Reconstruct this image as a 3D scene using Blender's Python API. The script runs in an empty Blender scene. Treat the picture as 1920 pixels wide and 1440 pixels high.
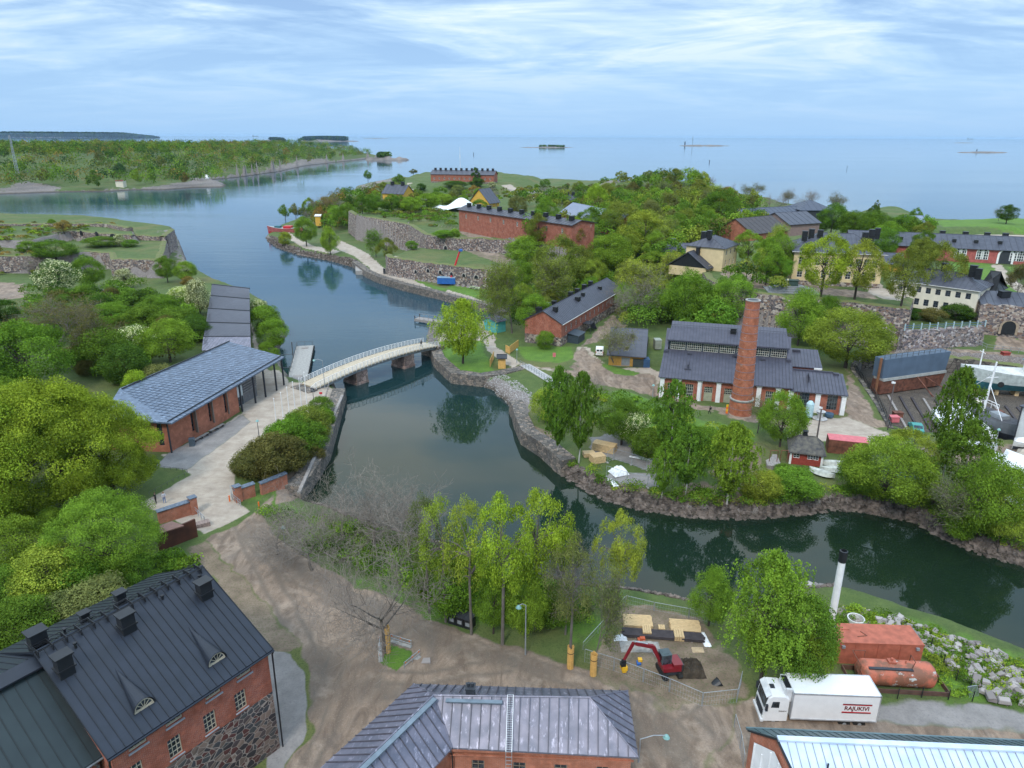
import bpy,bmesh,math,random
import numpy as np
from mathutils import Vector,Matrix
random.seed(7)
SC = bpy.context.scene
COL = SC.collection
rad = math.radians

# ---------------------------------------------------------------- camera
F = 1331.0/1920.0            # focal length as a fraction of the picture width
PITCH,ROLL,HC = rad(19.28),rad(0.21),52.0
_f = np.array([0,math.cos(PITCH),-math.sin(PITCH)]); _r = np.array([1.0,0,0]); _u = np.cross(_r,_f)
CR = math.cos(ROLL)*_r+math.sin(ROLL)*_u
CU =-math.sin(ROLL)*_r+math.cos(ROLL)*_u
CF = _f
cd = bpy.data.cameras.new('camera'); cam = bpy.data.objects.new('camera',cd); COL.objects.link(cam)
cd.sensor_width = 36; cd.lens = 36*F; cd.clip_start = 0.5; cd.clip_end = 80000
cam.matrix_world = Matrix(((CR[0],CU[0],-CF[0],0),(CR[1],CU[1],-CF[1],0),(CR[2],CU[2],-CF[2],HC),(0,0,0,1)))
SC.camera = cam

# ---------------------------------------------------------------- sky, sun, exposure
SUN_EL,SUN_AZ = rad(48),rad(200)      # azimuth measured clockwise from +Y
wd = bpy.data.worlds.new('World'); SC.world = wd; wd.use_nodes = True
nt = wd.node_tree; nt.nodes.clear()
def N(tree,kind,**kw):
 n = tree.nodes.new(kind)
 for k,v in kw.items():setattr(n,k,v)
 return n
out = N(nt,'ShaderNodeOutputWorld'); bg = N(nt,'ShaderNodeBackground'); bg.inputs['Strength'].default_value = 0.12
sky = N(nt,'ShaderNodeTexSky',sky_type='NISHITA'); sky.sun_disc = False
sky.sun_elevation = SUN_EL; sky.sun_rotation = SUN_AZ; sky.air_density = 1.0; sky.dust_density = 1.5
tc = N(nt,'ShaderNodeTexCoord'); sep = N(nt,'ShaderNodeSeparateXYZ'); nt.links.new(tc.outputs['Generated'],sep.inputs[0])
def wm(op,a,b=None):
 n = N(nt,'ShaderNodeMath',operation=op)
 for i,v in enumerate((a,b)):
  if v is None:continue
  if isinstance(v,(int,float)):n.inputs[i].default_value = v
  else:nt.links.new(v,n.inputs[i])
 return n.outputs[0]
zz = wm('ADD',wm('MAXIMUM',sep.outputs['Z'],0.0),0.12)
cx = wm('DIVIDE',sep.outputs['X'],zz); cy = wm('DIVIDE',sep.outputs['Y'],zz)
cmb = N(nt,'ShaderNodeCombineXYZ'); nt.links.new(cx,cmb.inputs[0]); nt.links.new(cy,cmb.inputs[1])
def wnoise(scale,stretch,detail,dist=0.0,off=0.0):
 mp = N(nt,'ShaderNodeMapping'); mp.inputs['Scale'].default_value = stretch; mp.inputs['Location'].default_value = (off,off*.7,off*.3)
 nt.links.new(cmb.outputs[0],mp.inputs['Vector'])
 n = N(nt,'ShaderNodeTexNoise'); n.inputs['Scale'].default_value = scale; n.inputs['Detail'].default_value = detail
 n.inputs['Roughness'].default_value = 0.58; n.inputs['Distortion'].default_value = dist
 nt.links.new(mp.outputs[0],n.inputs['Vector']); return n.outputs['Fac']
def ramp(tree,src,stops,interp='LINEAR'):
 r = N(tree,'ShaderNodeValToRGB'); r.color_ramp.interpolation = interp
 e = r.color_ramp.elements
 while len(e) < len(stops):e.new(0.5)
 for i,(p,c) in enumerate(stops):
  e[i].position = p; e[i].color = (c[0],c[1],c[2],1) if isinstance(c,tuple) else (c,c,c,1)
 if src is not None:tree.links.new(src,r.inputs[0])
 return r.outputs[0]
def wmix(a,b,f,mode='MIX'):
 n = N(nt,'ShaderNodeMix',data_type='RGBA',blend_type=mode)
 for v,s in ((f,n.inputs[0]),(a,n.inputs[6]),(b,n.inputs[7])):
  if isinstance(v,(int,float)):s.default_value = v
  elif isinstance(v,tuple):s.default_value = (*v,1)
  else:nt.links.new(v,s)
 return n.outputs[2]
K = 8.0
def kc(r,g,b):return (r*K,g*K,b*K)
n1 = wnoise(0.9,(0.8,1.1,1),8,0.9,5.3); n2 = wnoise(2.6,(0.6,1.3,1),7,0.7,8.2)
cl = wm('ADD',wm('MULTIPLY',n1,0.74),wm('MULTIPLY',n2,0.26))
cloud = ramp(nt,cl,[(0.40,(0.26,0.42,0.70)),(0.465,(0.38,0.56,0.81)),(0.525,(0.57,0.74,0.91)),(0.60,(0.90,0.97,1.0))])
hz = ramp(nt,sep.outputs['Z'],[(0.0,1.0),(0.05,0.85),(0.16,0.12),(0.3,0.0)])
cloud = wmix(cloud,(0.31,0.53,0.84),hz)
cloudk = wmix(cloud,(K,K,K),1.0,'MULTIPLY')
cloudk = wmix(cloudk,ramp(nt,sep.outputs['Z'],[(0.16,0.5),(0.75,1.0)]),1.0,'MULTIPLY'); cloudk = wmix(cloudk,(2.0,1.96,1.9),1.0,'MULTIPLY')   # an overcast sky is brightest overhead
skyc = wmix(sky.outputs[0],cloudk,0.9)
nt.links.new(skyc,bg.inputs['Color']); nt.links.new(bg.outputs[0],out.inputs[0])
sl = bpy.data.lights.new('sun','SUN'); sl.energy = 1.5; sl.angle = rad(10); sl.color = (1,0.95,0.86)
sun = bpy.data.objects.new('sun',sl); COL.objects.link(sun)
_sd = Vector((math.sin(SUN_AZ)*math.cos(SUN_EL),math.cos(SUN_AZ)*math.cos(SUN_EL),math.sin(SUN_EL)))
sun.rotation_euler = _sd.to_track_quat('Z','Y').to_euler()
SC.view_settings.view_transform = 'Standard'; SC.view_settings.look = 'None'
SC.view_settings.exposure = 0.42; SC.view_settings.gamma = 1.0
SC.cycles.max_bounces = 5; SC.cycles.transparent_max_bounces = 6; SC.cycles.diffuse_bounces = 2; SC.cycles.glossy_bounces = 2

# ---------------------------------------------------------------- pixel of the photograph -> place in the world
def ray(px,py):return CF+CR*((px-960)/1331.0)-CU*((py-720)/1331.0)
def P(px,py,z=0.0):
 d = ray(px,py); t = (z-HC)/d[2]
 return (d[0]*t,d[1]*t,z)
def PJ(x,y,z):
 v = np.array([x,y,z-HC]); w = v @ CF
 return 960+1331*(v @ CR)/w,720-1331*(v @ CU)/w
def PW(pts,z):return [P(p[0],p[1],p[2] if len(p) > 2 else z)[:2] for p in pts]
def ztop_of(x,y,ty):
 lo,hi =-3.0,51.0
 for _ in range(40):
  m = (lo+hi)/2
  if PJ(x,y,m)[1] < ty:hi = m
  else:lo = m
 return lo

# ---------------------------------------------------------------- object helpers
def tag(o,label=None,cat=None,group=None,kind=None):
 if label:o['label'] = label
 if cat:o['category'] = cat
 if group:o['group'] = group
 if kind:o['kind'] = kind
 return o
def empty(name,loc=(0,0,0),rz=0,label=None,cat=None,group=None):
 o = bpy.data.objects.new(name,None); COL.objects.link(o); o.location = loc; o.rotation_euler = (0,0,rz)
 o.empty_display_size = 0.5
 return tag(o,label,cat,group)
def copy_tree(o,parent=None):
 c = o.copy(); COL.objects.link(c)
 if parent is not None:c.parent = parent
 for ch in list(o.children):copy_tree(ch,c)
 return c
class MB:
 """collects simple shapes, then links them as one mesh object"""
 def __init__(s):s.v = []; s.f = []; s.m = []; s.T = None
 def add(s,vs,fs,m=0):
  b = len(s.v)
  if s.T is not None:vs = [tuple(s.T @ Vector(v)) for v in vs]
  s.v += [tuple(v) for v in vs]; s.f += [tuple(i+b for i in f) for f in fs]; s.m += [m]*len(fs); return s
 def box(s,x0,x1,y0,y1,z0,z1,m=0):
  return s.add([(x0,y0,z0),(x1,y0,z0),(x1,y1,z0),(x0,y1,z0),(x0,y0,z1),(x1,y0,z1),(x1,y1,z1),(x0,y1,z1)],
      [(0,3,2,1),(4,5,6,7),(0,1,5,4),(1,2,6,5),(2,3,7,6),(3,0,4,7)],m)
 def cbox(s,c,d,rz=0,m=0,ry=0,rx=0):
  R = Matrix.Rotation(rz,3,'Z') @ Matrix.Rotation(ry,3,'Y') @ Matrix.Rotation(rx,3,'X'); c = Vector(c)
  vs = [c+R @ Vector((sx*d[0]/2,sy*d[1]/2,sz*d[2]/2)) for sz in (-1,1) for sx,sy in ((-1,-1),(1,-1),(1,1),(-1,1))]
  return s.add(vs,[(0,3,2,1),(4,5,6,7),(0,1,5,4),(1,2,6,5),(2,3,7,6),(3,0,4,7)],m)
 def prism(s,poly,z0,z1,m=0):
  n = len(poly); a = sum(poly[i][0]*poly[(i+1) % n][1]-poly[(i+1) % n][0]*poly[i][1] for i in range(n))
  if a < 0:poly = poly[::-1]
  return s.add([(p[0],p[1],z0) for p in poly]+[(p[0],p[1],z1) for p in poly],
      [tuple(range(n))[::-1],tuple(range(n,2*n))]+[(i,(i+1) % n,n+(i+1) % n,n+i) for i in range(n)],m)
 def tube(s,p0,p1,r0,r1=None,n=6,m=0,cap=True):
  r1 = r0 if r1 is None else r1
  p0,p1 = Vector(p0),Vector(p1); d = p1-p0
  if d.length < 1e-6:return s
  d.normalize(); a = d.orthogonal().normalized(); b = d.cross(a)
  vs = []
  for p,r in ((p0,r0),(p1,r1)):
   for i in range(n):
    t = 2*math.pi*i/n; vs.append(p+a*(r*math.cos(t))+b*(r*math.sin(t)))
  fs = [(i,(i+1) % n,n+(i+1) % n,n+i) for i in range(n)]
  if cap:fs += [tuple(range(n))[::-1],tuple(range(n,2*n))]
  return s.add(vs,fs,m)
 def path(s,pts,r,n=5,m=0):
  for a,b in zip(pts[:-1],pts[1:]):s.tube(a,b,r,n=n,m=m)
  return s
 def lathe(s,c,prof,n=16,m=0):
  vs = []; k = len(prof)
  for r,z in prof:
   for i in range(n):
    t = 2*math.pi*i/n; vs.append((c[0]+r*math.cos(t),c[1]+r*math.sin(t),c[2]+z))
  fs = [(j*n+i,j*n+(i+1) % n,(j+1)*n+(i+1) % n,(j+1)*n+i) for j in range(k-1) for i in range(n)]
  fs += [tuple(range(n))[::-1],tuple(range((k-1)*n,k*n))]
  return s.add(vs,fs,m)
 def slab(s,pts,t,m=0):
  """planar polygon thickened straight down"""
  n = len(pts); vs = [tuple(p) for p in pts]+[(p[0],p[1],p[2]-t) for p in pts]
  return s.add(vs,[tuple(range(n)),tuple(range(n,2*n))[::-1]]+[(i,n+i,n+(i+1) % n,(i+1) % n) for i in range(n)],m)
 def ribs(s,pts,step,w=0.04,h=0.05,m=1,inset=0.03):
  """standing seams on a roof plane; pts[0] -> pts[1] is the eave"""
  p = [Vector(q) for q in pts]; e = (p[1]-p[0]).normalized(); nn = (p[1]-p[0]).cross(p[-1]-p[0]).normalized()
  if nn.z < 0:nn =-nn
  up = nn.cross(e); q = [((v-p[0]).dot(e),(v-p[0]).dot(up)) for v in p]
  x0,x1 = min(a for a,b in q),max(a for a,b in q); k = max(1,int((x1-x0)/step)); st = (x1-x0)/k
  for i in range(k+1):
   x = min(max(x0+i*st,x0+.02),x1-.02); ys = []
   for (a,b),(c,d) in zip(q,q[1:]+q[:1]):
    if (a-x)*(c-x) < 0:ys.append(b+(d-b)*(x-a)/(c-a))
   if len(ys) >= 2 and max(ys)-min(ys) > .15:
    A = p[0]+e*x+up*(min(ys)+inset*0); B = p[0]+e*x+up*(max(ys)-inset)
    o = e*(w/2)
    vs = [A-o-nn*.01,A+o-nn*.01,B+o-nn*.01,B-o-nn*.01,A-o+nn*h,A+o+nn*h,B+o+nn*h,B-o+nn*h]
    s.add(vs,[(0,3,2,1),(4,5,6,7),(0,1,5,4),(1,2,6,5),(2,3,7,6),(3,0,4,7)],m)
  return s
 def build(s,name,mats,parent=None,loc=None,rz=0,smooth=False):
  me = bpy.data.meshes.new(name); me.from_pydata(s.v,[],s.f)
  if not isinstance(mats,(list,tuple)):mats = [mats,seam_of(mats)] if s.m and max(s.m) == 1 else [mats]
  for q in mats:me.materials.append(q)
  if len(mats) > 1:me.polygons.foreach_set('material_index',s.m)
  if smooth:me.polygons.foreach_set('use_smooth',[True]*len(me.polygons))
  me.update()
  o = bpy.data.objects.new(name,me); COL.objects.link(o)
  if parent is not None:o.parent = parent
  if loc is not None:o.location = loc
  if rz:o.rotation_euler = (0,0,rz)
  return o

# ---------------------------------------------------------------- materials
MATS = {}; SEAM = {}
def seam_of(m):
 c = SEAM.get(m.name,(.05,.055,.07)); return plain('seam_'+m.name,tuple(x*.45 for x in c),.6,var=.3)
def newmat(name,rough=0.8,metal=0.0):
 m = bpy.data.materials.new(name); m.use_nodes = True; t = m.node_tree; b = t.nodes['Principled BSDF']
 b.inputs['Roughness'].default_value = rough; b.inputs['Metallic'].default_value = metal
 MATS[name] = m; return m,t,b
def tmix(t,a,b,f,mode='MIX'):
 n = N(t,'ShaderNodeMix',data_type='RGBA',blend_type=mode)
 for v,s in ((f,n.inputs[0]),(a,n.inputs[6]),(b,n.inputs[7])):
  if isinstance(v,(int,float)):s.default_value = v
  elif isinstance(v,tuple):s.default_value = (v[0],v[1],v[2],1)
  else:t.links.new(v,s)
 return n.outputs[2]
def tmath(t,op,a,b=0.0,clamp=False):
 n = N(t,'ShaderNodeMath',operation=op); n.use_clamp = clamp
 for i,v in enumerate((a,b)):
  if isinstance(v,(int,float)):n.inputs[i].default_value = v
  else:t.links.new(v,n.inputs[i])
 return n.outputs[0]
def tnoise(t,scale,detail=4,stretch=None,vec=None,rough=0.55,dist=0.0):
 n = N(t,'ShaderNodeTexNoise'); n.inputs['Scale'].default_value = scale; n.inputs['Detail'].default_value = detail
 n.inputs['Roughness'].default_value = rough; n.inputs['Distortion'].default_value = dist
 if vec is None:vec = N(t,'ShaderNodeTexCoord').outputs['Object']
 if stretch:
  mp = N(t,'ShaderNodeMapping'); mp.inputs['Scale'].default_value = stretch; t.links.new(vec,mp.inputs['Vector']); vec = mp.outputs[0]
 t.links.new(vec,n.inputs['Vector']); return n.outputs['Fac']
def tbump(t,b,h,strength=0.3,dist=0.05):
 n = N(t,'ShaderNodeBump'); n.inputs['Strength'].default_value = strength; n.inputs['Distance'].default_value = dist
 t.links.new(h,n.inputs['Height']); t.links.new(n.outputs[0],b.inputs['Normal'])
def plain(name,c,rough=0.7,metal=0.0,var=0.25,scale=1.5,c2=None,stretch=None,bump=0.0):
 """one surface colour worn by two scales of noise"""
 if name in MATS:return MATS[name]
 m,t,b = newmat(name,rough,metal)
 d = tuple(x*(1-var) for x in c) if c2 is None else c2
 n = tnoise(t,scale,5,stretch); f = ramp(t,n,[(0.35,0.0),(0.65,1.0)])
 col = tmix(t,d,c,f)
 t.links.new(col,b.inputs['Base Color'])
 if bump:tbump(t,b,tnoise(t,scale*6,4,stretch),bump)
 return m
def brick(name,c1,c2,mortar=(0.35,0.31,0.27),patch=None,patch_amt=0.5,bw=0.28):
 m,t,b = newmat(name,0.9)
 o = N(t,'ShaderNodeTexCoord').outputs['Object']; s = N(t,'ShaderNodeSeparateXYZ'); t.links.new(o,s.inputs[0])
 c = N(t,'ShaderNodeCombineXYZ'); t.links.new(tmath(t,'ADD',s.outputs[0],s.outputs[1]),c.inputs[0]); t.links.new(s.outputs[2],c.inputs[1])
 k = N(t,'ShaderNodeTexBrick'); t.links.new(c.outputs[0],k.inputs['Vector'])
 k.inputs['Scale'].default_value = 1.0; k.inputs['Brick Width'].default_value = bw; k.inputs['Row Height'].default_value = bw*0.32
 k.inputs['Mortar Size'].default_value = 0.006; k.inputs['Color1'].default_value = (*c1,1); k.inputs['Color2'].default_value = (*c2,1)
 k.inputs['Mortar'].default_value = (*mortar,1)
 col = tmix(t,k.outputs['Color'],tuple(x*0.55 for x in c1),tmath(t,'MULTIPLY',ramp(t,tnoise(t,0.6,8,rough=.65),[(0.4,0.0),(0.62,1.0)]),0.75))
 col = tmix(t,col,tuple(min(1,x*1.5+.02) for x in c1),tmath(t,'MULTIPLY',ramp(t,tnoise(t,1.7,6),[(0.5,0.0),(0.75,1.0)]),0.5))
 if patch:col = tmix(t,col,patch,ramp(t,tnoise(t,0.35,8,rough=0.7),[(0.60-.1*patch_amt,0.0),(0.64-.1*patch_amt,1.0)]))
 t.links.new(col,b.inputs['Base Color']); tbump(t,b,k.outputs['Fac'],-0.3,0.02); return m
def rubble(name,scale=1.3,cols=None,mortar=(0.25,0.2,0.17),mw=0.06):
 m,t,b = newmat(name,0.9)
 o = N(t,'ShaderNodeTexCoord').outputs['Object']
 mp = N(t,'ShaderNodeMapping'); mp.inputs['Scale'].default_value = (1,1,1.35); t.links.new(o,mp.inputs[0])
 v = N(t,'ShaderNodeTexVoronoi'); v.inputs['Scale'].default_value = scale; t.links.new(mp.outputs[0],v.inputs['Vector'])
 e = N(t,'ShaderNodeTexVoronoi',feature='DISTANCE_TO_EDGE'); e.inputs['Scale'].default_value = scale; t.links.new(mp.outputs[0],e.inputs['Vector'])
 s = N(t,'ShaderNodeSeparateColor'); t.links.new(v.outputs['Color'],s.inputs[0])
 cols = cols or [(0.05,0.045,0.05),(0.12,0.10,0.10),(0.22,0.16,0.14),(0.09,0.08,0.09),(0.33,0.27,0.22),(0.17,0.10,0.07),(0.4,0.35,0.31)]
 col = ramp(t,s.outputs[0],[(i/len(cols),c) for i,c in enumerate(cols)],'CONSTANT')
 col = tmix(t,col,(0.5,0.5,0.5),tmath(t,'MULTIPLY',tnoise(t,9,3),0.25),'OVERLAY')
 f = ramp(t,e.outputs['Distance'],[(mw*.5,1.0),(mw,0.0)])
 col = tmix(t,col,mortar,f)
 col = tmix(t,col,tuple(x*.35 for x in mortar),tmath(t,'MULTIPLY',ramp(t,tnoise(t,0.15,5),[(0.5,0.0),(0.75,1.0)]),0.45))
 t.links.new(col,b.inputs['Base Color']); tbump(t,b,e.outputs['Distance'],0.6,0.15); return m
BRICK_RED = brick('brick_red',(0.36,0.10,0.055),(0.28,0.075,0.04),patch=(0.45,0.32,0.26),patch_amt=-.35)
BRICK_OLD = brick('brick_old',(0.34,0.085,0.04),(0.24,0.055,0.03),patch=(0.46,0.31,0.22),patch_amt=-0.45)
BRICK_PALE = brick('brick_pale',(0.42,0.14,0.075),(0.34,0.11,0.06))
BRICK_CLEAN = brick('brick_clean',(0.40,0.145,0.085),(0.36,0.13,0.075),mortar=(0.33,0.15,0.1))
BRICK_CHIM = brick('brick_chimney',(0.42,0.12,0.05),(0.27,0.075,0.04),patch=(0.5,0.36,0.28),patch_amt=-1.1)
BRICK_ROSE = brick('plaster_rose',(0.42,0.11,0.10),(0.40,0.105,0.095),mortar=(0.4,0.11,0.1))
RUBBLE = rubble('rubble_stone',1.7,mw=.05)
RUBBLE_BIG = rubble('fieldstone',1.75,cols=[(0.035,0.03,0.032),(0.07,0.05,0.05),(0.05,0.05,0.055),(0.14,0.10,0.08),(0.2,0.14,0.11),(0.09,0.03,0.025),(0.06,0.06,0.06)],mortar=(0.33,0.27,0.23),mw=0.05)
QUAY = rubble('quay_stone',1.5,cols=[(0.10,0.09,0.08),(0.16,0.14,0.12),(0.2,0.17,0.14),(0.13,0.12,0.11),(0.25,0.2,0.16)],mortar=(0.05,0.045,0.04))
def roofmat(name,c,c2,rough=0.45,streak=True,metal=0.3):
 m,t,b = newmat(name,rough,metal); SEAM[name] = c
 n = tnoise(t,0.8,6,(1,1,1)); col = tmix(t,c2,c,ramp(t,n,[(0.35,0.0),(0.7,1.0)]))
 if streak:col = tmix(t,col,tuple(min(1,x*2.2+0.05) for x in c),ramp(t,tnoise(t,3.0,7,(1,.35,.35),rough=.7),[(0.56,0.0),(0.68,0.7)]))
 t.links.new(col,b.inputs['Base Color']); return m
ROOF_BLACK = roofmat('roof_black_metal',(0.020,0.026,0.040),(0.015,0.020,0.030),0.45,False,0.2)
ROOF_GREEN = roofmat('roof_dark_green_metal',(0.020,0.032,0.034),(0.015,0.025,0.027),0.48,False,0.2)
ROOF_ZINC = roofmat('roof_weathered_zinc',(0.21,0.20,0.25),(0.12,0.125,0.165),0.5)
ROOF_SLATE = roofmat('roof_slate_grey',(0.085,0.09,0.115),(0.058,0.062,0.082),0.5,False)
ROOF_FACT = roofmat('roof_factory_grey',(0.085,0.085,0.115),(0.062,0.065,0.09),0.5,False)
ROOF_WHITE = roofmat('roof_bare_aluminium',(0.64,0.71,0.80),(0.50,0.59,0.72),0.4,False,0.3)
ROOF_TEAL = roofmat('roof_teal_metal',(0.13,0.19,0.21),(0.09,0.14,0.16),0.4,False)
WHITE = plain('white_paint',(0.78,0.78,0.78),0.5,var=0.12)
CREAM = plain('cream_plaster',(0.66,0.52,0.30),0.85,var=0.15,scale=.5)
IVORY = plain('ivory_plaster',(0.74,0.68,0.55),0.85,var=0.12,scale=.5)
YELLOW = plain('yellow_boards',(0.50,0.27,0.06),0.8,var=0.3,scale=2)
OCHRE = plain('ochre_plaster',(0.62,0.36,0.06),0.85,var=0.15)
BLACKM = plain('black_metal',(0.02,0.022,0.026),0.45,0.2)
DARK = plain('dark_paint',(0.03,0.035,0.045),0.6)
GREYM = plain('galvanised_steel',(0.42,0.46,0.5),0.45,0.5)
GREYP = plain('grey_paint',(0.26,0.28,0.3),0.6)
GRANITE = plain('granite',(0.32,0.24,0.21),0.85,var=.5,scale=4,bump=.3)
CONC = plain('concrete',(0.36,0.35,0.33),0.9,var=.3,scale=2)
WOOD_NEW = plain('sawn_timber',(0.66,0.47,0.25),0.8,var=.35,scale=3,stretch=(1,6,1))
WOOD_OLD = plain('weathered_timber',(0.33,0.30,0.28),0.9,var=.4,scale=2,stretch=(4,1,1))
WOOD_DARK = plain('dark_timber',(0.06,0.05,0.055),0.85,var=.4,scale=2)
RUST = plain('rusty_steel',(0.20,0.075,0.045),0.8,var=.6,scale=1.2)
CORTEN = plain('corten_steel',(0.10,0.032,0.018),0.7,var=.45,scale=.7)
ORANGE = plain('faded_orange_paint',(0.44,0.125,0.075),0.7,scale=1.6,c2=(0.30,0.085,0.05))
PINK = plain('faded_pink_paint',(0.62,0.16,0.18),0.65,var=.2)
REDP = plain('red_paint',(0.32,0.05,0.035),0.7,var=.35,scale=3)
RED = plain('bright_red_paint',(0.55,0.02,0.03),0.4,var=.15)
BLUE = plain('blue_paint',(0.02,0.12,0.42),0.5,var=.2)
TARP = plain('white_tarpaulin',(0.80,0.82,0.84),0.5,var=.15,scale=.6)
YEL = plain('signal_yellow',(0.75,0.42,0.02),0.5,var=.1)
ORP = plain('signal_orange',(0.8,0.16,0.02),0.5,var=.1)
RUBBER = plain('black_rubber',(0.018,0.018,0.018),0.9)
TEALP = plain('teal_paint',(0.05,0.28,0.26),0.5)
def glassmat():
 m,t,b = newmat('window_glass',0.08); b.inputs['Base Color'].default_value = (0.02,0.028,0.036,1); b.inputs['Specular IOR Level'].default_value = 0.7
 n = tnoise(t,1.5,2); t.links.new(tmix(t,(0.012,0.016,0.02),(0.06,0.08,0.1),ramp(t,n,[(0.4,0.0),(0.7,1.0)])),b.inputs['Base Color']); return m
GLASS = glassmat()

# ---------------------------------------------------------------- terrain
_tab = np.random.RandomState(5).rand(256,256)
def vnoise(x,y):
 xi = np.floor(x).astype(int); yi = np.floor(y).astype(int); fx = x-xi; fy = y-yi
 fx = fx*fx*(3-2*fx); fy = fy*fy*(3-2*fy)
 a = _tab[xi % 256,yi % 256]; b = _tab[(xi+1) % 256,yi % 256]; c = _tab[xi % 256,(yi+1) % 256]; d = _tab[(xi+1) % 256,(yi+1) % 256]
 return (a*(1-fx)+b*fx)*(1-fy)+(c*(1-fx)+d*fx)*fy-0.5
def fbm(x,y,o=4):
 s = 0; a = 1.0
 for k in range(o):s = s+a*vnoise(x*2**k+17.3*k,y*2**k+9.1*k); a *= 0.5
 return s
def sdist(x,y,poly,marg=60.0):
 """signed distance to a polygon, positive inside"""
 q = np.array(poly,float); out_ = np.full(x.shape,-1e3)
 m = (x > q[:,0].min()-marg) & (x < q[:,0].max()+marg) & (y > q[:,1].min()-marg) & (y < q[:,1].max()+marg)
 if not m.any():return out_
 X = x[m]; Y = y[m]; d2 = np.full(X.shape,1e12); ins = np.zeros(X.shape,bool)
 for i in range(len(q)):
  ax,ay = q[i]; bx,by = q[(i+1) % len(q)]; ex,ey = bx-ax,by-ay
  t = np.clip(((X-ax)*ex+(Y-ay)*ey)/(ex*ex+ey*ey+1e-9),0,1)
  d2 = np.minimum(d2,(X-ax-t*ex)**2+(Y-ay-t*ey)**2)
  if abs(ey) > 1e-9:
   c = ((ay > Y) != (by > Y)) & (X < ex*(Y-ay)/ey+ax); ins ^= c
 d = np.sqrt(d2); out_[m] = np.where(ins,d,-d); return out_
SHORE_A = PW([(-500,408),(60,406),(212,413),(325,430),(338,460),(350,490),(362,505),(405,528),(470,553),(500,572),(532,602),(536,632),(522,655),(530,690),(546,716),(575,724),
    (622,716),(642,748),(610,862),(592,895),(572,920),(556,938),(585,948),(630,964),(700,990),(777,1012),(850,1032),(960,1075),(1080,1106),(1180,1114),(1300,1140),(1380,1150),
    (1440,1140),(1490,1112),(1555,1106),(1620,1120),(1700,1151),(1780,1174),(1860,1204),(1925,1230),(2080,1300)],0)+[(140,40),(140,-60),(-260,-60),(-420,120),(-450,330)]
SHORE_B = PW([(498,446),(510,456),(525,464),(560,476),(620,487),(668,503),(690,520),(712,530),(760,545),(830,562),(880,577),(930,588),(938,600),(920,610),(860,614),(812,622),(806,650),(820,688),(852,718),
    (902,723),(925,733),(950,755),(968,780),(972,802),(985,832),(1020,855),(1042,875),(1072,900),(1130,933),(1200,953),(1300,967),(1400,971),(1500,962),(1560,953),(1620,957),(1720,977),(1762,1003),(1830,1033),(1925,1060),(2150,1130)],0) +[(230,90),(330,160),(520,330),(480,470)]+PW([(1920,411),(1740,409),(1640,401),(1500,389),(1400,362),(1310,341),(1200,333),(1100,331),(1000,328),(900,323),(750,326),(692,334)],6)+PW([(668,352),(655,366),(600,395),(530,424)],0)
SHORE_C = PW([(-700,372),(-200,366),(0,364),(110,360),(200,359),(255,356),(310,356),(360,352),(420,351),(423,346),(380,338),(430,334),(520,322),(570,311),(620,305),(680,299)],0)+[(-330,1950),(-900,2300),(-1900,2200),(-1900,900)]
LANDS = [(SHORE_A,2.3,1.1),(SHORE_B,2.3,1.1),(SHORE_C,3.0,8.0)]
# (outline, height, width of the slope outside it)
PLATS = [
 (PW([(-500,640),(60,560),(220,545),(350,560),(380,650),(225,730),(0,760),(-500,900)],5),5.5,14),
 (PW([(-500,452),(0,481),(75,480),(160,473),(210,475),(212,486),(296,489),(300,470),(306,448),(250,441),(100,437),(-500,420)],8.5),8.5,1.0),
 (PW([(-500,412),(205,417),(245,427),(250,441),(197,438),(137,433),(105,437),(60,450),(-500,452)],12),12,2.0),
 (PW([(252,441),(306,444),(322,431),(255,429)],10),10,1.0),
 # rising ground of the second island
 (PW([(640,395),(700,352),(900,340),(1300,350),(1700,412),(1920,418),(2300,440),(2300,560),(1850,575),(1640,560),(1460,545),(1300,500),(1100,470),(960,440),(700,400)],9),9,30),
 (PW([(668,405),(767,421),(812,423),(862,431),(960,447),(1060,465),(1200,430),(1150,385),(900,372),(700,385)],14),14,1.2),
 (PW([(767,421),(800,441),(855,448),(897,446),(960,450),(862,431),(812,423)],13),13,1.2),
 (PW([(732,482),(792,491),(850,498),(890,503),(955,505),(990,480),(897,470),(780,464)],9),9,1.2),
 (PW([(1310,500),(1330,525),(1380,545),(1460,556),(1560,565),(1640,572),(1696,580),(1702,562),(1840,566),(1925,575),(2300,590),(2300,440),(1500,440),(1340,460)],12.5),12.5,1.5),
 (PW([(1696,618),(1840,612),(1840,566),(1702,562)],8),8,1.0),
 (PW([(1836,650),(1925,655),(2200,660),(2200,690),(1836,672),(1700,668),(1640,668),(1645,655)],4),4,1.5),
 # hills at the far end
 (PW([(700,345),(800,325),(930,322),(1000,330),(930,345),(760,352)],14),14,25),
 (PW([(1150,338),(1200,332),(1250,333),(1240,345)],18),17,25),
 (PW([(1250,340),(1290,337),(1310,341),(1290,350)],18),17,25),
 (PW([(1640,392),(1675,386),(1700,400),(1660,408)],16),16,20),
 (PW([(1740,412),(1925,410),(2300,410),(2300,428),(1740,425)],12),12,12),
 # knoll in front of the factory
 (PW([(1165,735),(1230,760),(1320,800),(1400,830),(1330,850),(1220,810),(1150,770)],4.5),4.6,7),
 # dry dock
 (PW([(1598,690),(1640,745),(1672,800),(1700,812),(1925,832),(2300,860),(2300,700),(1925,692),(1760,678),(1625,668)],1.5),0.35,0.5),
 # hills of the wooded island
 (PW([(-700,330),(0,325),(200,320),(330,318),(420,312),(520,300),(600,292),(660,290),(500,283),(300,272),(-700,275)],10),24,170),
 # foreground, slightly higher than the quay
 ([(-60,25),(60,25),(60,46),(10,60),(-22,66),(-60,80)],3.0,14),
]
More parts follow.
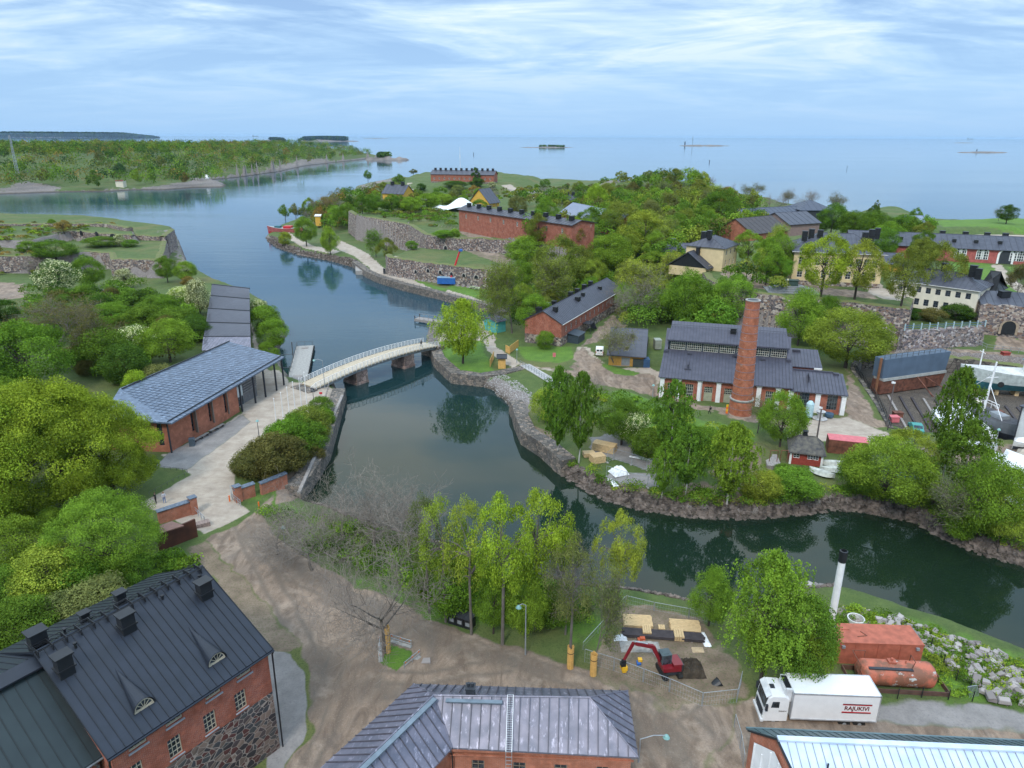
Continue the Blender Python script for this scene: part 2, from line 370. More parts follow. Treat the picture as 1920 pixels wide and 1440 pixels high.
def height(x,y):
 z = np.full(x.shape,-3.0)
 wob = fbm(x/3.0,y/3.0,3)
 for poly,zt,w in LANDS:
  d = sdist(x,y,poly)+wob*(0.5 if w < 3 else 4.0)
  zi = np.where(d > 0,zt*(1-np.exp(-d/w)),np.maximum(-3,d*1.2)); z = np.maximum(z,zi)
 land = z > 0.3
 for poly,zt,w in PLATS:
  d = sdist(x,y,poly,200); t = np.clip((d+w)/w,0,1); t = t*t*(3-2*t)
  z = np.where(land,z+(zt-z)*t,z)
 dC = sdist(x,y,SHORE_C,250); z = np.where(dC > 0,np.minimum(z,2.5+dC*0.16+wob*2),z)
 dB = sdist(x,y,SHORE_B,100); z = np.where((dB > 0) & (y > 330),np.minimum(z,2.5+dB*0.5+wob),z)
 far = np.clip((y-260)/200,0,1)
 flat = np.clip((z-1.0)/3.0,0,1)
 z = z+np.where(land,fbm(x/26,y/26,4)*3.2*far*flat+fbm(x/5,y/5,3)*0.22,0)
 return z
def GZ(x,y):return float(height(np.array([float(x)]),np.array([float(y)]))[0])
_tt = np.concatenate([np.linspace(0.0,1.0,260)])
def G(px,py):
 """where the line of sight through a pixel first meets the ground"""
 d = ray(px,py); zs = 32*(1-_tt); t = (zs-HC)/d[2]; x = d[0]*t; y = d[1]*t
 h = np.maximum(height(x,y),0.0); k = np.argmax(h >= zs); return (float(x[k]),float(y[k]),float(h[k]))

GRAVEL,PAVE,ASPH,ROCK,SOIL,LAWN,TRACK = range(7)
COVER = [  # (outline in pixels, height, class, edge softness, edge wobble)
 (GRAVEL,PW([(385,1010),(440,985),(480,955),(500,985),(560,1040),(640,1085),(760,1140),(880,1195),(1000,1230),(1130,1270),(1230,1300),(1400,1330),(1430,1350),(1400,1440),(1500,1700),(560,1700),(535,1440),(578,1400),(588,1330),(578,1270),(560,1220),(500,1140),(420,1050)],2.6),.5,.35),
 (TRACK,PW([(440,1000),(480,985),(540,1035),(640,1100),(760,1160),(900,1215),(1050,1255),(1050,1280),(880,1245),(740,1190),(620,1130),(520,1060)],2.6),1.6,.5),
 (TRACK,PW([(545,1235),(600,1225),(720,1245),(700,1265),(620,1262),(590,1320),(560,1400),(530,1440),(505,1440),(560,1340),(565,1280)],2.6),1.8,.8),
 (TRACK,PW([(1190,1340),(1230,1345),(1300,1410),(1330,1460),(1260,1460),(1215,1400)],2.6),1.5,.8),
 (TRACK,PW([(600,1290),(700,1275),(800,1290),(760,1310),(650,1320),(600,1370),(585,1350)],2.6),1.5,1.2),
 (GRAVEL,PW([(1400,1320),(1640,1345),(1925,1360),(2300,1370),(2300,1460),(1300,1500)],2.6),1.0,.8),
 (ASPH,PW([(1630,1330),(1800,1325),(1925,1345),(2300,1370),(2300,1400),(1640,1360)],2.6),.8,.5),
 (PAVE,PW([(560,716),(605,722),(640,722),(640,745),(590,760),(560,800),(520,830),(470,850),(440,880),(437,930),(468,960),(385,1005),(300,960),(262,945),(360,890),(300,850),(315,850),(455,775),(530,735),(535,715)],2.3),.4,.2),
 (PAVE,PW([(455,778),(440,745),(470,700),(525,690),(540,712),(545,740),(500,770)],2.3),.4,.2),
 (ASPH,PW([(315,850),(455,778),(470,790),(400,845),(350,880),(290,875)],2.3),.4,.2),
 (SOIL,PW([(385,1010),(420,1050),(500,1140),(560,1220),(520,1240),(495,1215),(430,1130),(370,1070),(350,1030)],2.6),.8,.6),
 (ASPH,PW([(505,1225),(545,1232),(570,1270),(579,1330),(568,1400),(535,1440),(480,1700),(500,1500)],2.6),.25,.12),
 (GRAVEL,PW([(606,780),(640,745),(612,862),(590,895),(552,935),(500,950),(480,960),(540,890),(580,850)],2.3),.5,.3),
 (PAVE,PW([(905,640),(935,660),(975,680),(1030,690),(1110,705),(1160,715),(1230,745),(1240,700),(1215,690),(1140,690),(1100,650),(1080,650),(1080,700),(985,690),(925,665),(905,640)],2.3),.5,.5),
 (GRAVEL,PW([(960,680),(1050,695),(1110,720),(1200,735),(1240,750),(1330,770),(1400,790),(1480,800),(1590,815),(1660,800),(1600,720),(1585,690),(1590,780),(1480,788),(1240,745),(1225,700),(1150,700),(1090,650),(1180,620),(1150,590),(1100,640),(1080,660),(1075,695),(1000,685)],2.3),.8,.8),
 (PAVE,PW([(1480,790),(1590,782),(1650,805),(1700,830),(1640,835),(1560,830),(1480,828)],2.3),.8,.5),
 (PAVE,PW([(690,500),(720,530),(760,545),(830,562),(935,588),(945,577),(880,555),(760,520),(715,500),(690,475),(660,460),(635,450),(625,460),(640,470),(665,480)],2.3),.4,.3),
 (PAVE,PW([(545,450),(570,465),(625,475),(640,470),(590,462),(560,448),(540,435)],2.3),.4,.3),
 (PAVE,PW([(900,590),(940,590),(925,620),(900,640),(815,640),(815,625),(895,620)],2.3),.4,.3),
 (PAVE,PW([(905,640),(925,625),(930,650),(975,680),(960,690),(920,662)],2.3),.4,.3),
 (SOIL,PW([(868,468),(925,490),(950,497),(960,485),(905,460),(800,465)],9),.6,.5),
 (GRAVEL,PW([(860,465),(915,495),(940,495),(905,462)],6),.6,.4),
 (SOIL,PW([(1000,870),(1040,880),(1130,935),(1300,965),(1420,968),(1440,930),(1400,850),(1330,905),(1230,925),(1130,905),(1060,860),(1010,855)],2),1.0,1.2),
 (ASPH,PW([(1105,820),(1150,820),(1240,855),(1235,872),(1210,880),(1155,862),(1110,850)],2.3),.4,.3),
 (ASPH,PW([(1150,885),(1235,888),(1238,912),(1165,905),(1140,892)],2.3),.3,.3),
 (SOIL,PW([(978,800),(990,790),(1040,815),(1060,850),(1020,850),(990,830)],2.3),.8,.6),
 (SOIL,PW([(1165,1140),(1300,1150),(1340,1200),(1390,1290),(1380,1330),(1280,1330),(1120,1275),(1100,1220),(1150,1180)],2.6),1.0,1.0),
 (ROCK,PW([(905,724),(930,715),(975,745),(1010,770),(975,800),(968,780),(940,748)],0.8),.6,.5),
 (ROCK,PW([(1590,1170),(1610,1160),(1640,1165),(1700,1180),(1800,1230),(1925,1270),(1925,1320),(1830,1300),(1740,1220),(1660,1190)],2),.8,1.2),
 (GRAVEL,PW([(1370,528),(1440,545),(1500,545),(1560,555),(1640,560),(1640,548),(1560,540),(1480,530),(1400,512),(1340,500)],12.5),.8,.8),
 (PAVE,PW([(1610,535),(1650,560),(1700,565),(1710,555),(1660,540),(1640,520),(1630,505)],12.5),.8,.6),
 (PAVE,PW([(1855,495),(1870,520),(1900,545),(1925,560),(1925,540),(1890,515),(1880,497)],12.5),.8,.6),
 (PAVE,PW([(1770,432),(1840,435),(1925,440),(2200,440),(2200,450),(1770,447)],12.5),1.5,1.5),
 (GRAVEL,PW([(1860,655),(1925,660),(1925,640),(1885,628),(1870,640)],4),.5,.5),
 (GRAVEL,PW([(1598,690),(1640,745),(1672,800),(1700,812),(1925,832),(2300,860),(2300,700),(1925,692),(1760,678),(1625,668)],.5),.8,.3),
 (GRAVEL,PW([(1700,840),(1800,835),(1925,830),(2200,840),(2200,930),(1900,900),(1830,880),(1750,860)],2.3),1.2,1.0),
 (PAVE,PW([(958,347),(985,352),(1012,364),(1005,366),(975,356),(940,349)],12),.8,.5),(PAVE,PW([(762,348),(775,347),(765,352),(780,360),(792,362),(792,366),(770,360)],12),.8,.5),
 (PAVE,PW([(470,600),(482,640),(500,690),(530,715),(520,720),(485,690),(474,640)],2.5),.4,.3),
 (LAWN,PW([(1780,485),(1860,495),(1870,520),(1925,560),(1925,580),(1830,560),(1790,530)],12.5),1,.5),(LAWN,PW([(1890,500),(1925,500),(1925,530),(1895,512)],12.5),1,.5),
 (LAWN,PW([(1740,412),(1925,412),(1925,435),(1840,430),(1770,428)],11),1,1),
 (LAWN,PW([(830,550),(850,530),(945,545),(945,570),(880,555),(760,518)],2.3),.5,.4),(LAWN,PW([(815,640),(900,640),(930,700),(900,715),(855,712),(825,680)],2.3),.5,.4),
 (LAWN,PW([(250,1065),(320,1040),(350,1070),(300,1085)],2.3),1,.6),(LAWN,PW([(710,1245),(735,1210),(775,1225),(770,1240),(745,1262)],2.8),.2,.1),
 (LAWN,PW([(480,900),(520,960),(640,1050),(780,1130),(900,1180),(1100,1200),(1150,1150),(950,1100),(800,1050),(600,990)],2.3),1.5,2),
 (LAWN,PW([(1560,1180),(1590,1130),(1700,1160),(1925,1250),(1925,1340),(1760,1320),(1740,1240)],2.3),1.5,1.5),
 (LAWN,PW([(1150,730),(1240,770),(1420,800),(1400,840),(1300,860),(1150,800)],3),1.5,1),(LAWN,PW([(970,650),(1070,650),(1080,670),(1050,680),(985,675)],2.3),.5,.4),(LAWN,PW([(1125,680),(1200,700),(1190,705),(1150,702)],2.3),.5,.4),
 (ROCK,PW([(150,362),(260,358),(430,355),(430,336),(370,340),(300,350),(200,354)],2),6,6),(ROCK,PW([(380,342),(430,338),(520,326),(620,309),(690,301),(600,296),(560,300),(500,312),(430,325),(380,332)],8),8,8),(ROCK,PW([(0,366),(110,362),(110,352),(50,350),(0,356)],2),5,5),(ROCK,PW([(655,372),(668,345),(700,335),(740,345),(730,360),(690,372)],6),5,6),(ROCK,PW([(306,448),(325,431),(340,460),(350,490),(330,480)],4),3,4),(ROCK,PW([(165,545),(240,540),(240,552),(200,560)],5.5),1,1),(ROCK,PW([(1110,345),(1160,350),(1150,360),(1080,357)],12),6,8),(ROCK,PW([(965,350),(1030,352),(1040,362),(960,358)],12),5,8),
 (GRAVEL,PW([(-300,515),(0,515),(45,520),(50,545),(0,560),(-300,570)],5),2,2),
]
def bandpoly(line,off,w,z=2.6):
 W = [P(a,b,z)[:2] for a,b in line]; L_,R_ = [],[]
 for i in range(len(W)):
  a,b = W[max(0,i-1)],W[min(len(W)-1,i+1)]; dx,dy = b[0]-a[0],b[1]-a[1]; l = math.hypot(dx,dy); nx,ny =-dy/l,dx/l; L_.append((W[i][0]+nx*(off-w/2),W[i][1]+ny*(off-w/2))); R_.append((W[i][0]+nx*(off+w/2),W[i][1]+ny*(off+w/2)))
 return L_+R_[::-1]
for _l,_o in (([(455,975),(500,1030),(560,1078),(640,1122),(780,1180),(920,1222),(1050,1262),(1140,1290),(1210,1335),(1290,1410)],(-1.5,.3,1.2,3.0)),([(455,985),(490,1060),(535,1140),(575,1230),(568,1330),(515,1440)],(-1.0,.9)),
    ([(760,1180),(690,1200),(630,1250),(600,1330),(545,1440)],(-.9,.9,2.2)),([(700,1275),(800,1280),(880,1262),(960,1255)],(-.8,.8)),([(1300,1320),(1250,1350),(1230,1400),(1250,1460)],(-.9,.9))):
 for _k in _o:COVER.append((TRACK,bandpoly(_l,_k,.5),.35,.15))
def build_ground():
 ys = np.concatenate([np.linspace(-50,30,30),30+(np.exp(np.linspace(0,1,760))-1)/(math.e-1)*0])[:30]
 g = 31*np.exp(np.linspace(0,math.log(2300/31.0),780)); ys = np.concatenate([ys,g])
 us = np.linspace(-1,1,801)
 Y,Uu = np.meshgrid(ys,us,indexing='ij'); X = Uu*(0.86*np.maximum(Y,0)+26+np.where(Y < 30,(30-Y)*.6,0))
 x = X.ravel(); y = Y.ravel(); z = height(x,y)
 w1 = fbm(x/2.2,y/2.2,4); w2 = fbm(x/2.2+50,y/2.2+80,4)
 M = np.zeros((7,x.size))
 for cls,poly,soft,wob in COVER:
  d = sdist(x+w1*wob*2,y+w2*wob*2,poly,8); t = np.clip(d/soft+0.5,0,1)
  if cls != TRACK:
   for k in range(6):M[k] = M[k]*(1-t)
  M[cls] = np.maximum(M[cls],t)
 nr,nc = Y.shape; i = np.arange(nr*nc).reshape(nr,nc)
 fq = np.stack([i[:-1,:-1],i[:-1,1:],i[1:,1:],i[1:,:-1]],-1).reshape(-1,4)
 fq = fq[(z[fq].max(1) >-2.9)]
 use = np.unique(fq); re = np.full(nr*nc,-1); re[use] = np.arange(use.size); fq = re[fq]
 x,y,z,M = x[use],y[use],z[use],M[:,use]
 me = bpy.data.meshes.new('ground'); me.vertices.add(x.size); me.vertices.foreach_set('co',np.stack([x,y,z],1).ravel())
 me.loops.add(fq.size); me.loops.foreach_set('vertex_index',fq.ravel().astype(np.int32)); me.polygons.add(len(fq))
 me.polygons.foreach_set('loop_start',np.arange(0,fq.size,4,dtype=np.int32)); me.polygons.foreach_set('use_smooth',np.ones(len(fq),bool)); me.update(calc_edges=True)
 for nm,ks in (('cover_a',(0,1,2)),('cover_b',(3,4,5)),('cover_c',(6,6,6))):
  ca = me.color_attributes.new(nm,'FLOAT_COLOR','POINT')
  ca.data.foreach_set('color',np.stack([M[ks[0]],M[ks[1]],M[ks[2]],np.ones(x.size)],1).astype(np.float32).ravel())
 m,t,b = newmat('ground_cover',0.95)
 def att(nm):
  a = N(t,'ShaderNodeAttribute',attribute_name=nm); s = N(t,'ShaderNodeSeparateColor'); t.links.new(a.outputs['Color'],s.inputs[0]); return s.outputs
 A,B,Cc = att('cover_a'),att('cover_b'),att('cover_c')
 big = tnoise(t,0.05,6); mid = tnoise(t,0.45,6,rough=.65); fine = tnoise(t,5.0,5,rough=.7); vf = tnoise(t,22,3)
 r2 = lambda s,a,c:ramp(t,s,[(a,0.0),(c,1.0)])
 gr = tmix(t,(0.048,0.085,0.016),(0.088,0.128,0.03),r2(mid,.35,.65)); gr = tmix(t,gr,(0.16,0.13,0.05),tmath(t,'MULTIPLY',r2(big,.5,.7),.7))
 gr = tmix(t,gr,(0.03,0.06,0.01),tmath(t,'MULTIPLY',r2(fine,.5,.62),.7)); gr = tmix(t,gr,(0.2,0.25,0.05),tmath(t,'MULTIPLY',r2(vf,.55,.7),.4))
 lawn = tmix(t,(0.07,0.15,0.014),(0.11,0.21,0.02),r2(mid,.35,.65)); lawn = tmix(t,lawn,(0.035,0.08,0.01),tmath(t,'MULTIPLY',r2(fine,.5,.65),.65))
 str_ = tnoise(t,0.5,7,(1.0,.35,1),rough=.65,dist=1.5)
 dirt = tmix(t,(0.145,0.105,0.077),(0.29,0.215,0.158),r2(str_,.38,.62)); dirt = tmix(t,dirt,(0.37,0.295,0.23),tmath(t,'MULTIPLY',r2(mid,.52,.7),.7)); dirt = tmix(t,dirt,(0.10,0.085,0.07),tmath(t,'MULTIPLY',r2(fine,.52,.72),.5))
 wet = tnoise(t,0.16,5,(1,.45,1),rough=.6,dist=2.2)
 dirt = tmix(t,dirt,(0.15,0.13,0.115),tmath(t,'MULTIPLY',r2(wet,.52,.68),.4)); dirt = tmix(t,dirt,(0.10,0.085,0.07),tmath(t,'MULTIPLY',tmath(t,'MULTIPLY',Cc[0],r2(str_,.3,.6)),.75))
 vo = N(t,'ShaderNodeTexVoronoi'); vo.inputs['Scale'].default_value = 7.0; t.links.new(N(t,'ShaderNodeNewGeometry').outputs['Position'],vo.inputs['Vector']); dirt = tmix(t,dirt,(0.42,0.37,0.33),tmath(t,'MULTIPLY',ramp(t,vo.outputs['Distance'],[(0.1,1.0),(0.2,0.0)]),.5))
 pave = tmix(t,(0.32,0.262,0.208),(0.45,0.385,0.315),r2(mid,.35,.65)); pave = tmix(t,pave,(0.25,0.2,0.16),tmath(t,'MULTIPLY',r2(tnoise(t,.8,6,(.35,1,1),rough=.7),.53,.68),.6)); pave = tmix(t,pave,(0.2,0.18,0.17),tmath(t,'MULTIPLY',r2(vf,.5,.7),.45))
 asp = tmix(t,(0.19,0.178,0.17),(0.28,0.262,0.25),r2(mid,.35,.65)); asp = tmix(t,asp,(0.12,0.12,0.13),tmath(t,'MULTIPLY',r2(fine,.5,.7),.5))
 rock = tmix(t,(0.13,0.11,0.10),(0.34,0.30,0.28),r2(fine,.4,.62)); rock = tmix(t,rock,(0.05,0.045,0.04),r2(vf,.52,.62))
 soil = tmix(t,(0.13,0.095,0.065),(0.24,0.18,0.13),r2(mid,.35,.65)); soil = tmix(t,soil,(0.07,0.09,0.025),tmath(t,'MULTIPLY',r2(fine,.5,.62),.6))
 col = tmix(t,gr,lawn,B[2]);
 edge = tmath(t,'MULTIPLY',tmath(t,'SUBTRACT',mid,.5),.8)
 for c,f in ((dirt,A[0]),(pave,A[1]),(asp,A[2]),(rock,B[0]),(soil,B[1])):
  ff = ramp(t,tmath(t,'ADD',f,tmath(t,'MULTIPLY',edge,tmath(t,'MULTIPLY',f,tmath(t,'SUBTRACT',1.0,f)))),[(0.25,0.0),(0.75,1.0)]); col = tmix(t,col,c,ff)
 ge = N(t,'ShaderNodeNewGeometry'); sp = N(t,'ShaderNodeSeparateXYZ'); t.links.new(ge.outputs['True Normal'],sp.inputs[0]); pz = N(t,'ShaderNodeSeparateXYZ'); t.links.new(ge.outputs['Position'],pz.inputs[0])
 steep = ramp(t,tmath(t,'ADD',sp.outputs[2],tmath(t,'MULTIPLY',edge,.25)),[(0.72,1.0),(0.86,0.0)]); col = tmix(t,col,rock,steep)
 low = ramp(t,tmath(t,'ADD',tmath(t,'MULTIPLY',pz.outputs[2],.25),tmath(t,'MULTIPLY',edge,.3)),[(0.10,1.0),(0.28,0.0)]); col = tmix(t,col,tmix(t,(0.035,0.03,0.022),(0.13,0.105,0.085),r2(fine,.4,.6)),low)
 t.links.new(col,b.inputs['Base Color']); tbump(t,b,tmath(t,'ADD',fine,tmath(t,'MULTIPLY',vf,.4)),0.6,0.12)
 me.materials.append(m); o = bpy.data.objects.new('ground',me); COL.objects.link(o); o['kind'] = 'structure'; o['label'] = 'grassy, gravelled and rocky ground of the sea fortress islands'
 return o
ground = build_ground()

# ---------------------------------------------------------------- sea
def build_water():
 mb = MB(); Rr = 30000.0
 n = 96; rings = [0,60,150,400,1000,2500,6000,14000,Rr]
 vs = [(0,0,0)]; fs = []
 for r in rings[1:]:vs += [(r*math.cos(2*math.pi*i/n),r*math.sin(2*math.pi*i/n),0) for i in range(n)]
 fs += [(0,1+i,1+(i+1) % n) for i in range(n)]
 for k in range(len(rings)-2):
  a = 1+k*n; c = a+n; fs += [(a+i,c+i,c+(i+1) % n,a+(i+1) % n) for i in range(n)]
 mb.add(vs,fs); m,t,b = newmat('sea_water',0.03); b.inputs['IOR'].default_value = 1.333
 p = N(t,'ShaderNodeNewGeometry').outputs['Position']
 col = tmix(t,(0.009,0.020,0.011),(0.010,0.024,0.020),ramp(t,tnoise(t,0.02,3,vec=p),[(0.4,0.0),(0.65,1.0)]))
 sx = N(t,'ShaderNodeSeparateXYZ'); t.links.new(p,sx.inputs[0])
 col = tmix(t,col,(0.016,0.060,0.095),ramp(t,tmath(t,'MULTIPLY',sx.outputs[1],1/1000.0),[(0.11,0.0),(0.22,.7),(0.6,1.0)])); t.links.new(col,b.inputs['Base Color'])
 open_ = ramp(t,tmath(t,'MULTIPLY',sx.outputs[1],1/1000.0),[(0.13,0.03),(0.22,0.25),(0.5,0.35),(1.0,0.22)])   # sheltered basin -> open sea
 lanes = ramp(t,tnoise(t,0.006,4,(.22,1.6,1),vec=p,dist=.6),[(0.42,0.35),(0.6,1.0)])
 h = tmath(t,'ADD',tmath(t,'MULTIPLY',tnoise(t,0.55,3,(.45,1.3,1),vec=p),1.0),tmath(t,'MULTIPLY',tnoise(t,0.12,3,(.4,1.3,1),vec=p),2.0))
 bn = N(t,'ShaderNodeBump'); bn.inputs['Distance'].default_value = 0.16; t.links.new(tmath(t,'MULTIPLY',open_,lanes),bn.inputs['Strength']); t.links.new(h,bn.inputs['Height']); t.links.new(bn.outputs[0],b.inputs['Normal'])
 t.links.new(tmath(t,'ADD',0.025,tmath(t,'MULTIPLY',tmath(t,'MULTIPLY',open_,lanes),0.16)),b.inputs['Roughness'])
 o = mb.build('sea',m); o['kind'] = 'structure'; o['label'] = 'calm blue sea and dark green sheltered basin'
build_water()

# ---------------------------------------------------------------- vegetation
def leafmat(name,base=None,trans=0.2):
 m = bpy.data.materials.new(name); m.use_nodes = True; t = m.node_tree; t.nodes.clear()
 o = N(t,'ShaderNodeOutputMaterial'); oi = N(t,'ShaderNodeObjectInfo'); tc_ = N(t,'ShaderNodeTexCoord')
 c = oi.outputs['Color'] if base is None else None
 nz = tnoise(t,7.0,3,vec=tc_.outputs['Object']); nf = tnoise(t,60.0,2,vec=tc_.outputs['Object'])
 if base is None:src = c
 else:
  rgb = N(t,'ShaderNodeRGB'); rgb.outputs[0].default_value = (*base,1); src = rgb.outputs[0]
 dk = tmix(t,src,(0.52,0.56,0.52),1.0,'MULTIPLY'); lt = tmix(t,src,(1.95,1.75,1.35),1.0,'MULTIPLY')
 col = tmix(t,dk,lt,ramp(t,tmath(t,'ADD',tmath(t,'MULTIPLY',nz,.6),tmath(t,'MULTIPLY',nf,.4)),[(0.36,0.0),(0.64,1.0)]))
 d = N(t,'ShaderNodeBsdfDiffuse'); tr = N(t,'ShaderNodeBsdfTranslucent'); mx = N(t,'ShaderNodeMixShader'); mx.inputs[0].default_value = trans
 t.links.new(col,d.inputs[0]); t.links.new(tmix(t,col,(1.15,1.2,0.7),1.0,'MULTIPLY'),tr.inputs[0]); t.links.new(d.outputs[0],mx.inputs[1]); t.links.new(tr.outputs[0],mx.inputs[2]); t.links.new(mx.outputs[0],o.inputs[0])
 MATS[name] = m; return m
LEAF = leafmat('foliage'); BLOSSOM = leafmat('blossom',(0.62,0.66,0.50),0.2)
BARK = plain('bark_grey',(0.17,0.15,0.13),0.95,var=.4,scale=6); BARK_D = plain('bark_dark',(0.07,0.055,0.045),0.95,var=.4,scale=6); BIRCHB = plain('bark_birch',(0.6,0.58,0.54),0.9,var=.6,scale=5)
TWIG = plain('twigs_pale',(0.23,0.195,0.165),0.95,var=.3,scale=4)
def mesh_np(name,V,Q,mats,mi=None):
 me = bpy.data.meshes.new(name); me.vertices.add(len(V)); me.vertices.foreach_set('co',np.asarray(V,np.float32).ravel())
 k = Q.shape[1]; me.loops.add(Q.size); me.loops.foreach_set('vertex_index',Q.ravel().astype(np.int32)); me.polygons.add(len(Q))
 me.polygons.foreach_set('loop_start',np.arange(0,Q.size,k,dtype=np.int32))
 for q in mats:me.materials.append(q)
 if mi is not None:me.polygons.foreach_set('material_index',mi.astype(np.int32))
 me.update(calc_edges=True); return me
def leaves(rs,pos,nrm,size,aspect=0.8):
 n = len(pos); nr = nrm+rs.normal(0,.75,(n,3)); nr /= np.linalg.norm(nr,axis=1)[:,None]+1e-9
 a = np.cross(nr,rs.normal(0,1,(n,3))); a /= np.linalg.norm(a,axis=1)[:,None]+1e-9; b = np.cross(nr,a)
 s = size*rs.uniform(.6,1.35,n)[:,None]*.5; a = a*s; b = b*s*aspect
 V = np.stack([pos-a,pos-b*.9,pos+a,pos+b],1).reshape(-1,3); Q = np.arange(4*n).reshape(-1,4); return V,Q
def skeleton(seed,levels=4,trunk=0.36,r0=0.016,spread=0.65,up=0.35,kids=2,lean=0.04,total=1.0):
 rs = random.Random(seed); segs = []; tips = []
 def grow(p,d,L,r,lv):
  n = 3 if lv else 4; q = p
  for i in range(n):
   d = (d+Vector((rs.gauss(0,.13),rs.gauss(0,.13),up*.25 if lv else rs.gauss(0,.03)))).normalized(); e = q+d*(L/n); ra = r*(1-.75*i/n) if lv else r*(1-.4*i/n); rb = r*(1-.75*(i+1)/n) if lv else r*(1-.4*(i+1)/n)
   segs.append((q,e,ra,rb,lv)); q = e
   if lv < levels and (lv > 0 or i >= 2):
    for k in range(kids+(0 if lv else 1) if lv or i < n-1 else kids+2):
     ax = Vector((rs.gauss(0,1),rs.gauss(0,1),rs.gauss(0,.35))); ax = (ax-d*ax.dot(d)).normalized()
     nd = (d*(1-spread*rs.uniform(.6,1.1))+ax*spread).normalized()
     grow(q,nd,L*rs.uniform(.5,.78) if lv else (total-trunk)*rs.uniform(.5,.72),rb*rs.uniform(.5,.75),lv+1)
  if lv >= levels-1:tips.append(q)
 grow(Vector((0,0,0)),Vector((rs.gauss(0,lean),rs.gauss(0,lean),1)).normalized(),trunk,r0,0)
 mz = max(s[1].z for s in segs); k = total/mz
 xs = sorted(math.hypot(s[1].x,s[1].y) for s in segs); rr = xs[int(len(xs)*.98)]; kx = 0.5/rr
 f = lambda v:Vector((v.x*kx,v.y*kx,v.z*k))
 return [(f(a),f(b),c,d,l) for a,b,c,d,l in segs],[f(t_) for t_ in tips]
def skel_mesh(name,segs,mat,minr=0.0):
 mb = MB()
 for a,b,r,q,l in segs:mb.tube(a,b,max(r,minr),max(q,minr),n=6 if l == 0 else (4 if l == 1 else 3),cap=False)
 me = bpy.data.meshes.new(name); me.from_pydata(mb.v,[],mb.f); me.materials.append(mat); me.update(); return me
PROTO = {}
def pr_broad(key,seed,nl,nleaf,size,cb=0.22,wide=1.0,lr=(0.10,0.18),mats=None,blossom=0.0,bark=None,top=1.0,inner=0.12):
 rs = np.random.RandomState(seed); cs = []; rr = []
 cz = (cb+1)/2; hz_ = (1-cb)/2
 for _ in range(nl):
  d = rs.normal(0,1,3); d[2] = d[2]*1.05-.05; d /= np.linalg.norm(d); r = rs.uniform(*lr); k = rs.uniform(.45,1.0)**.5
  sh = 1-.35*max(0,d[2])*top
  cs.append((d[0]*(.5-r)*k*sh*wide,d[1]*(.5-r)*k*sh*wide,cz+d[2]*(hz_-r*.8)*k)); rr.append(r)
 cs = np.array(cs); rr = np.array(rr); p = rr**2/(rr**2).sum(); idx = rs.choice(nl,nleaf,p=p)
 out_ = cs-np.array([0,0,cz-.1]); out_ /= np.linalg.norm(out_,axis=1)[:,None]+1e-6
 d = rs.normal(0,1,(nleaf,3)); d /= np.linalg.norm(d,axis=1)[:,None]; bias = out_[idx]+np.array([0,0,.5])
 flip = (d*bias).sum(1) <-.35; d[flip] *=-1
 pos = cs[idx]+d*rr[idx][:,None]*rs.uniform(.55,1.12,nleaf)[:,None]*np.array([1,1,.85])
 V,Q = leaves(rs,pos,d,size); V[:,2] = np.maximum(V[:,2],.01)
 mi = None; ms = [LEAF]
 if blossom > 0:
  ms = [LEAF,BLOSSOM]; g = np.sin(pos[:,0]*31+seed)+np.sin(pos[:,1]*37)+np.sin(pos[:,2]*29); mi = ((rs.rand(nleaf) < blossom) & (g >-1.2)).astype(int)
 crown = mesh_np('crown',V,Q,ms,mi)
 mb = MB(); b0 = Vector((0,0,0)); k = max(cb+.1,.12); b1 = Vector((rs.normal(0,.012),rs.normal(0,.012),k)); r0 = 0.018; mb.tube(b0,b1,r0*1.25,r0,n=7,cap=False)
 b2 = b1+Vector((rs.normal(0,.02),rs.normal(0,.02),(1-k)*.4)); mb.tube(b1,b2,r0,r0*.55,n=6,cap=False)
 for c in cs[:min(nl,16)]:
  f = rs.uniform(0,1); s = b1.lerp(b2,f); mid = s.lerp(Vector(c),.55)+Vector((0,0,.015)); mb.tube(s,mid,r0*.45,r0*.3,n=4,cap=False); mb.tube(mid,Vector(c),r0*.3,r0*.1,n=3,cap=False)
 tr = bpy.data.meshes.new('trunk'); tr.from_pydata(mb.v,[],mb.f); tr.materials.append(bark or BARK_D); tr.update(); PROTO[key] = (tr,crown)
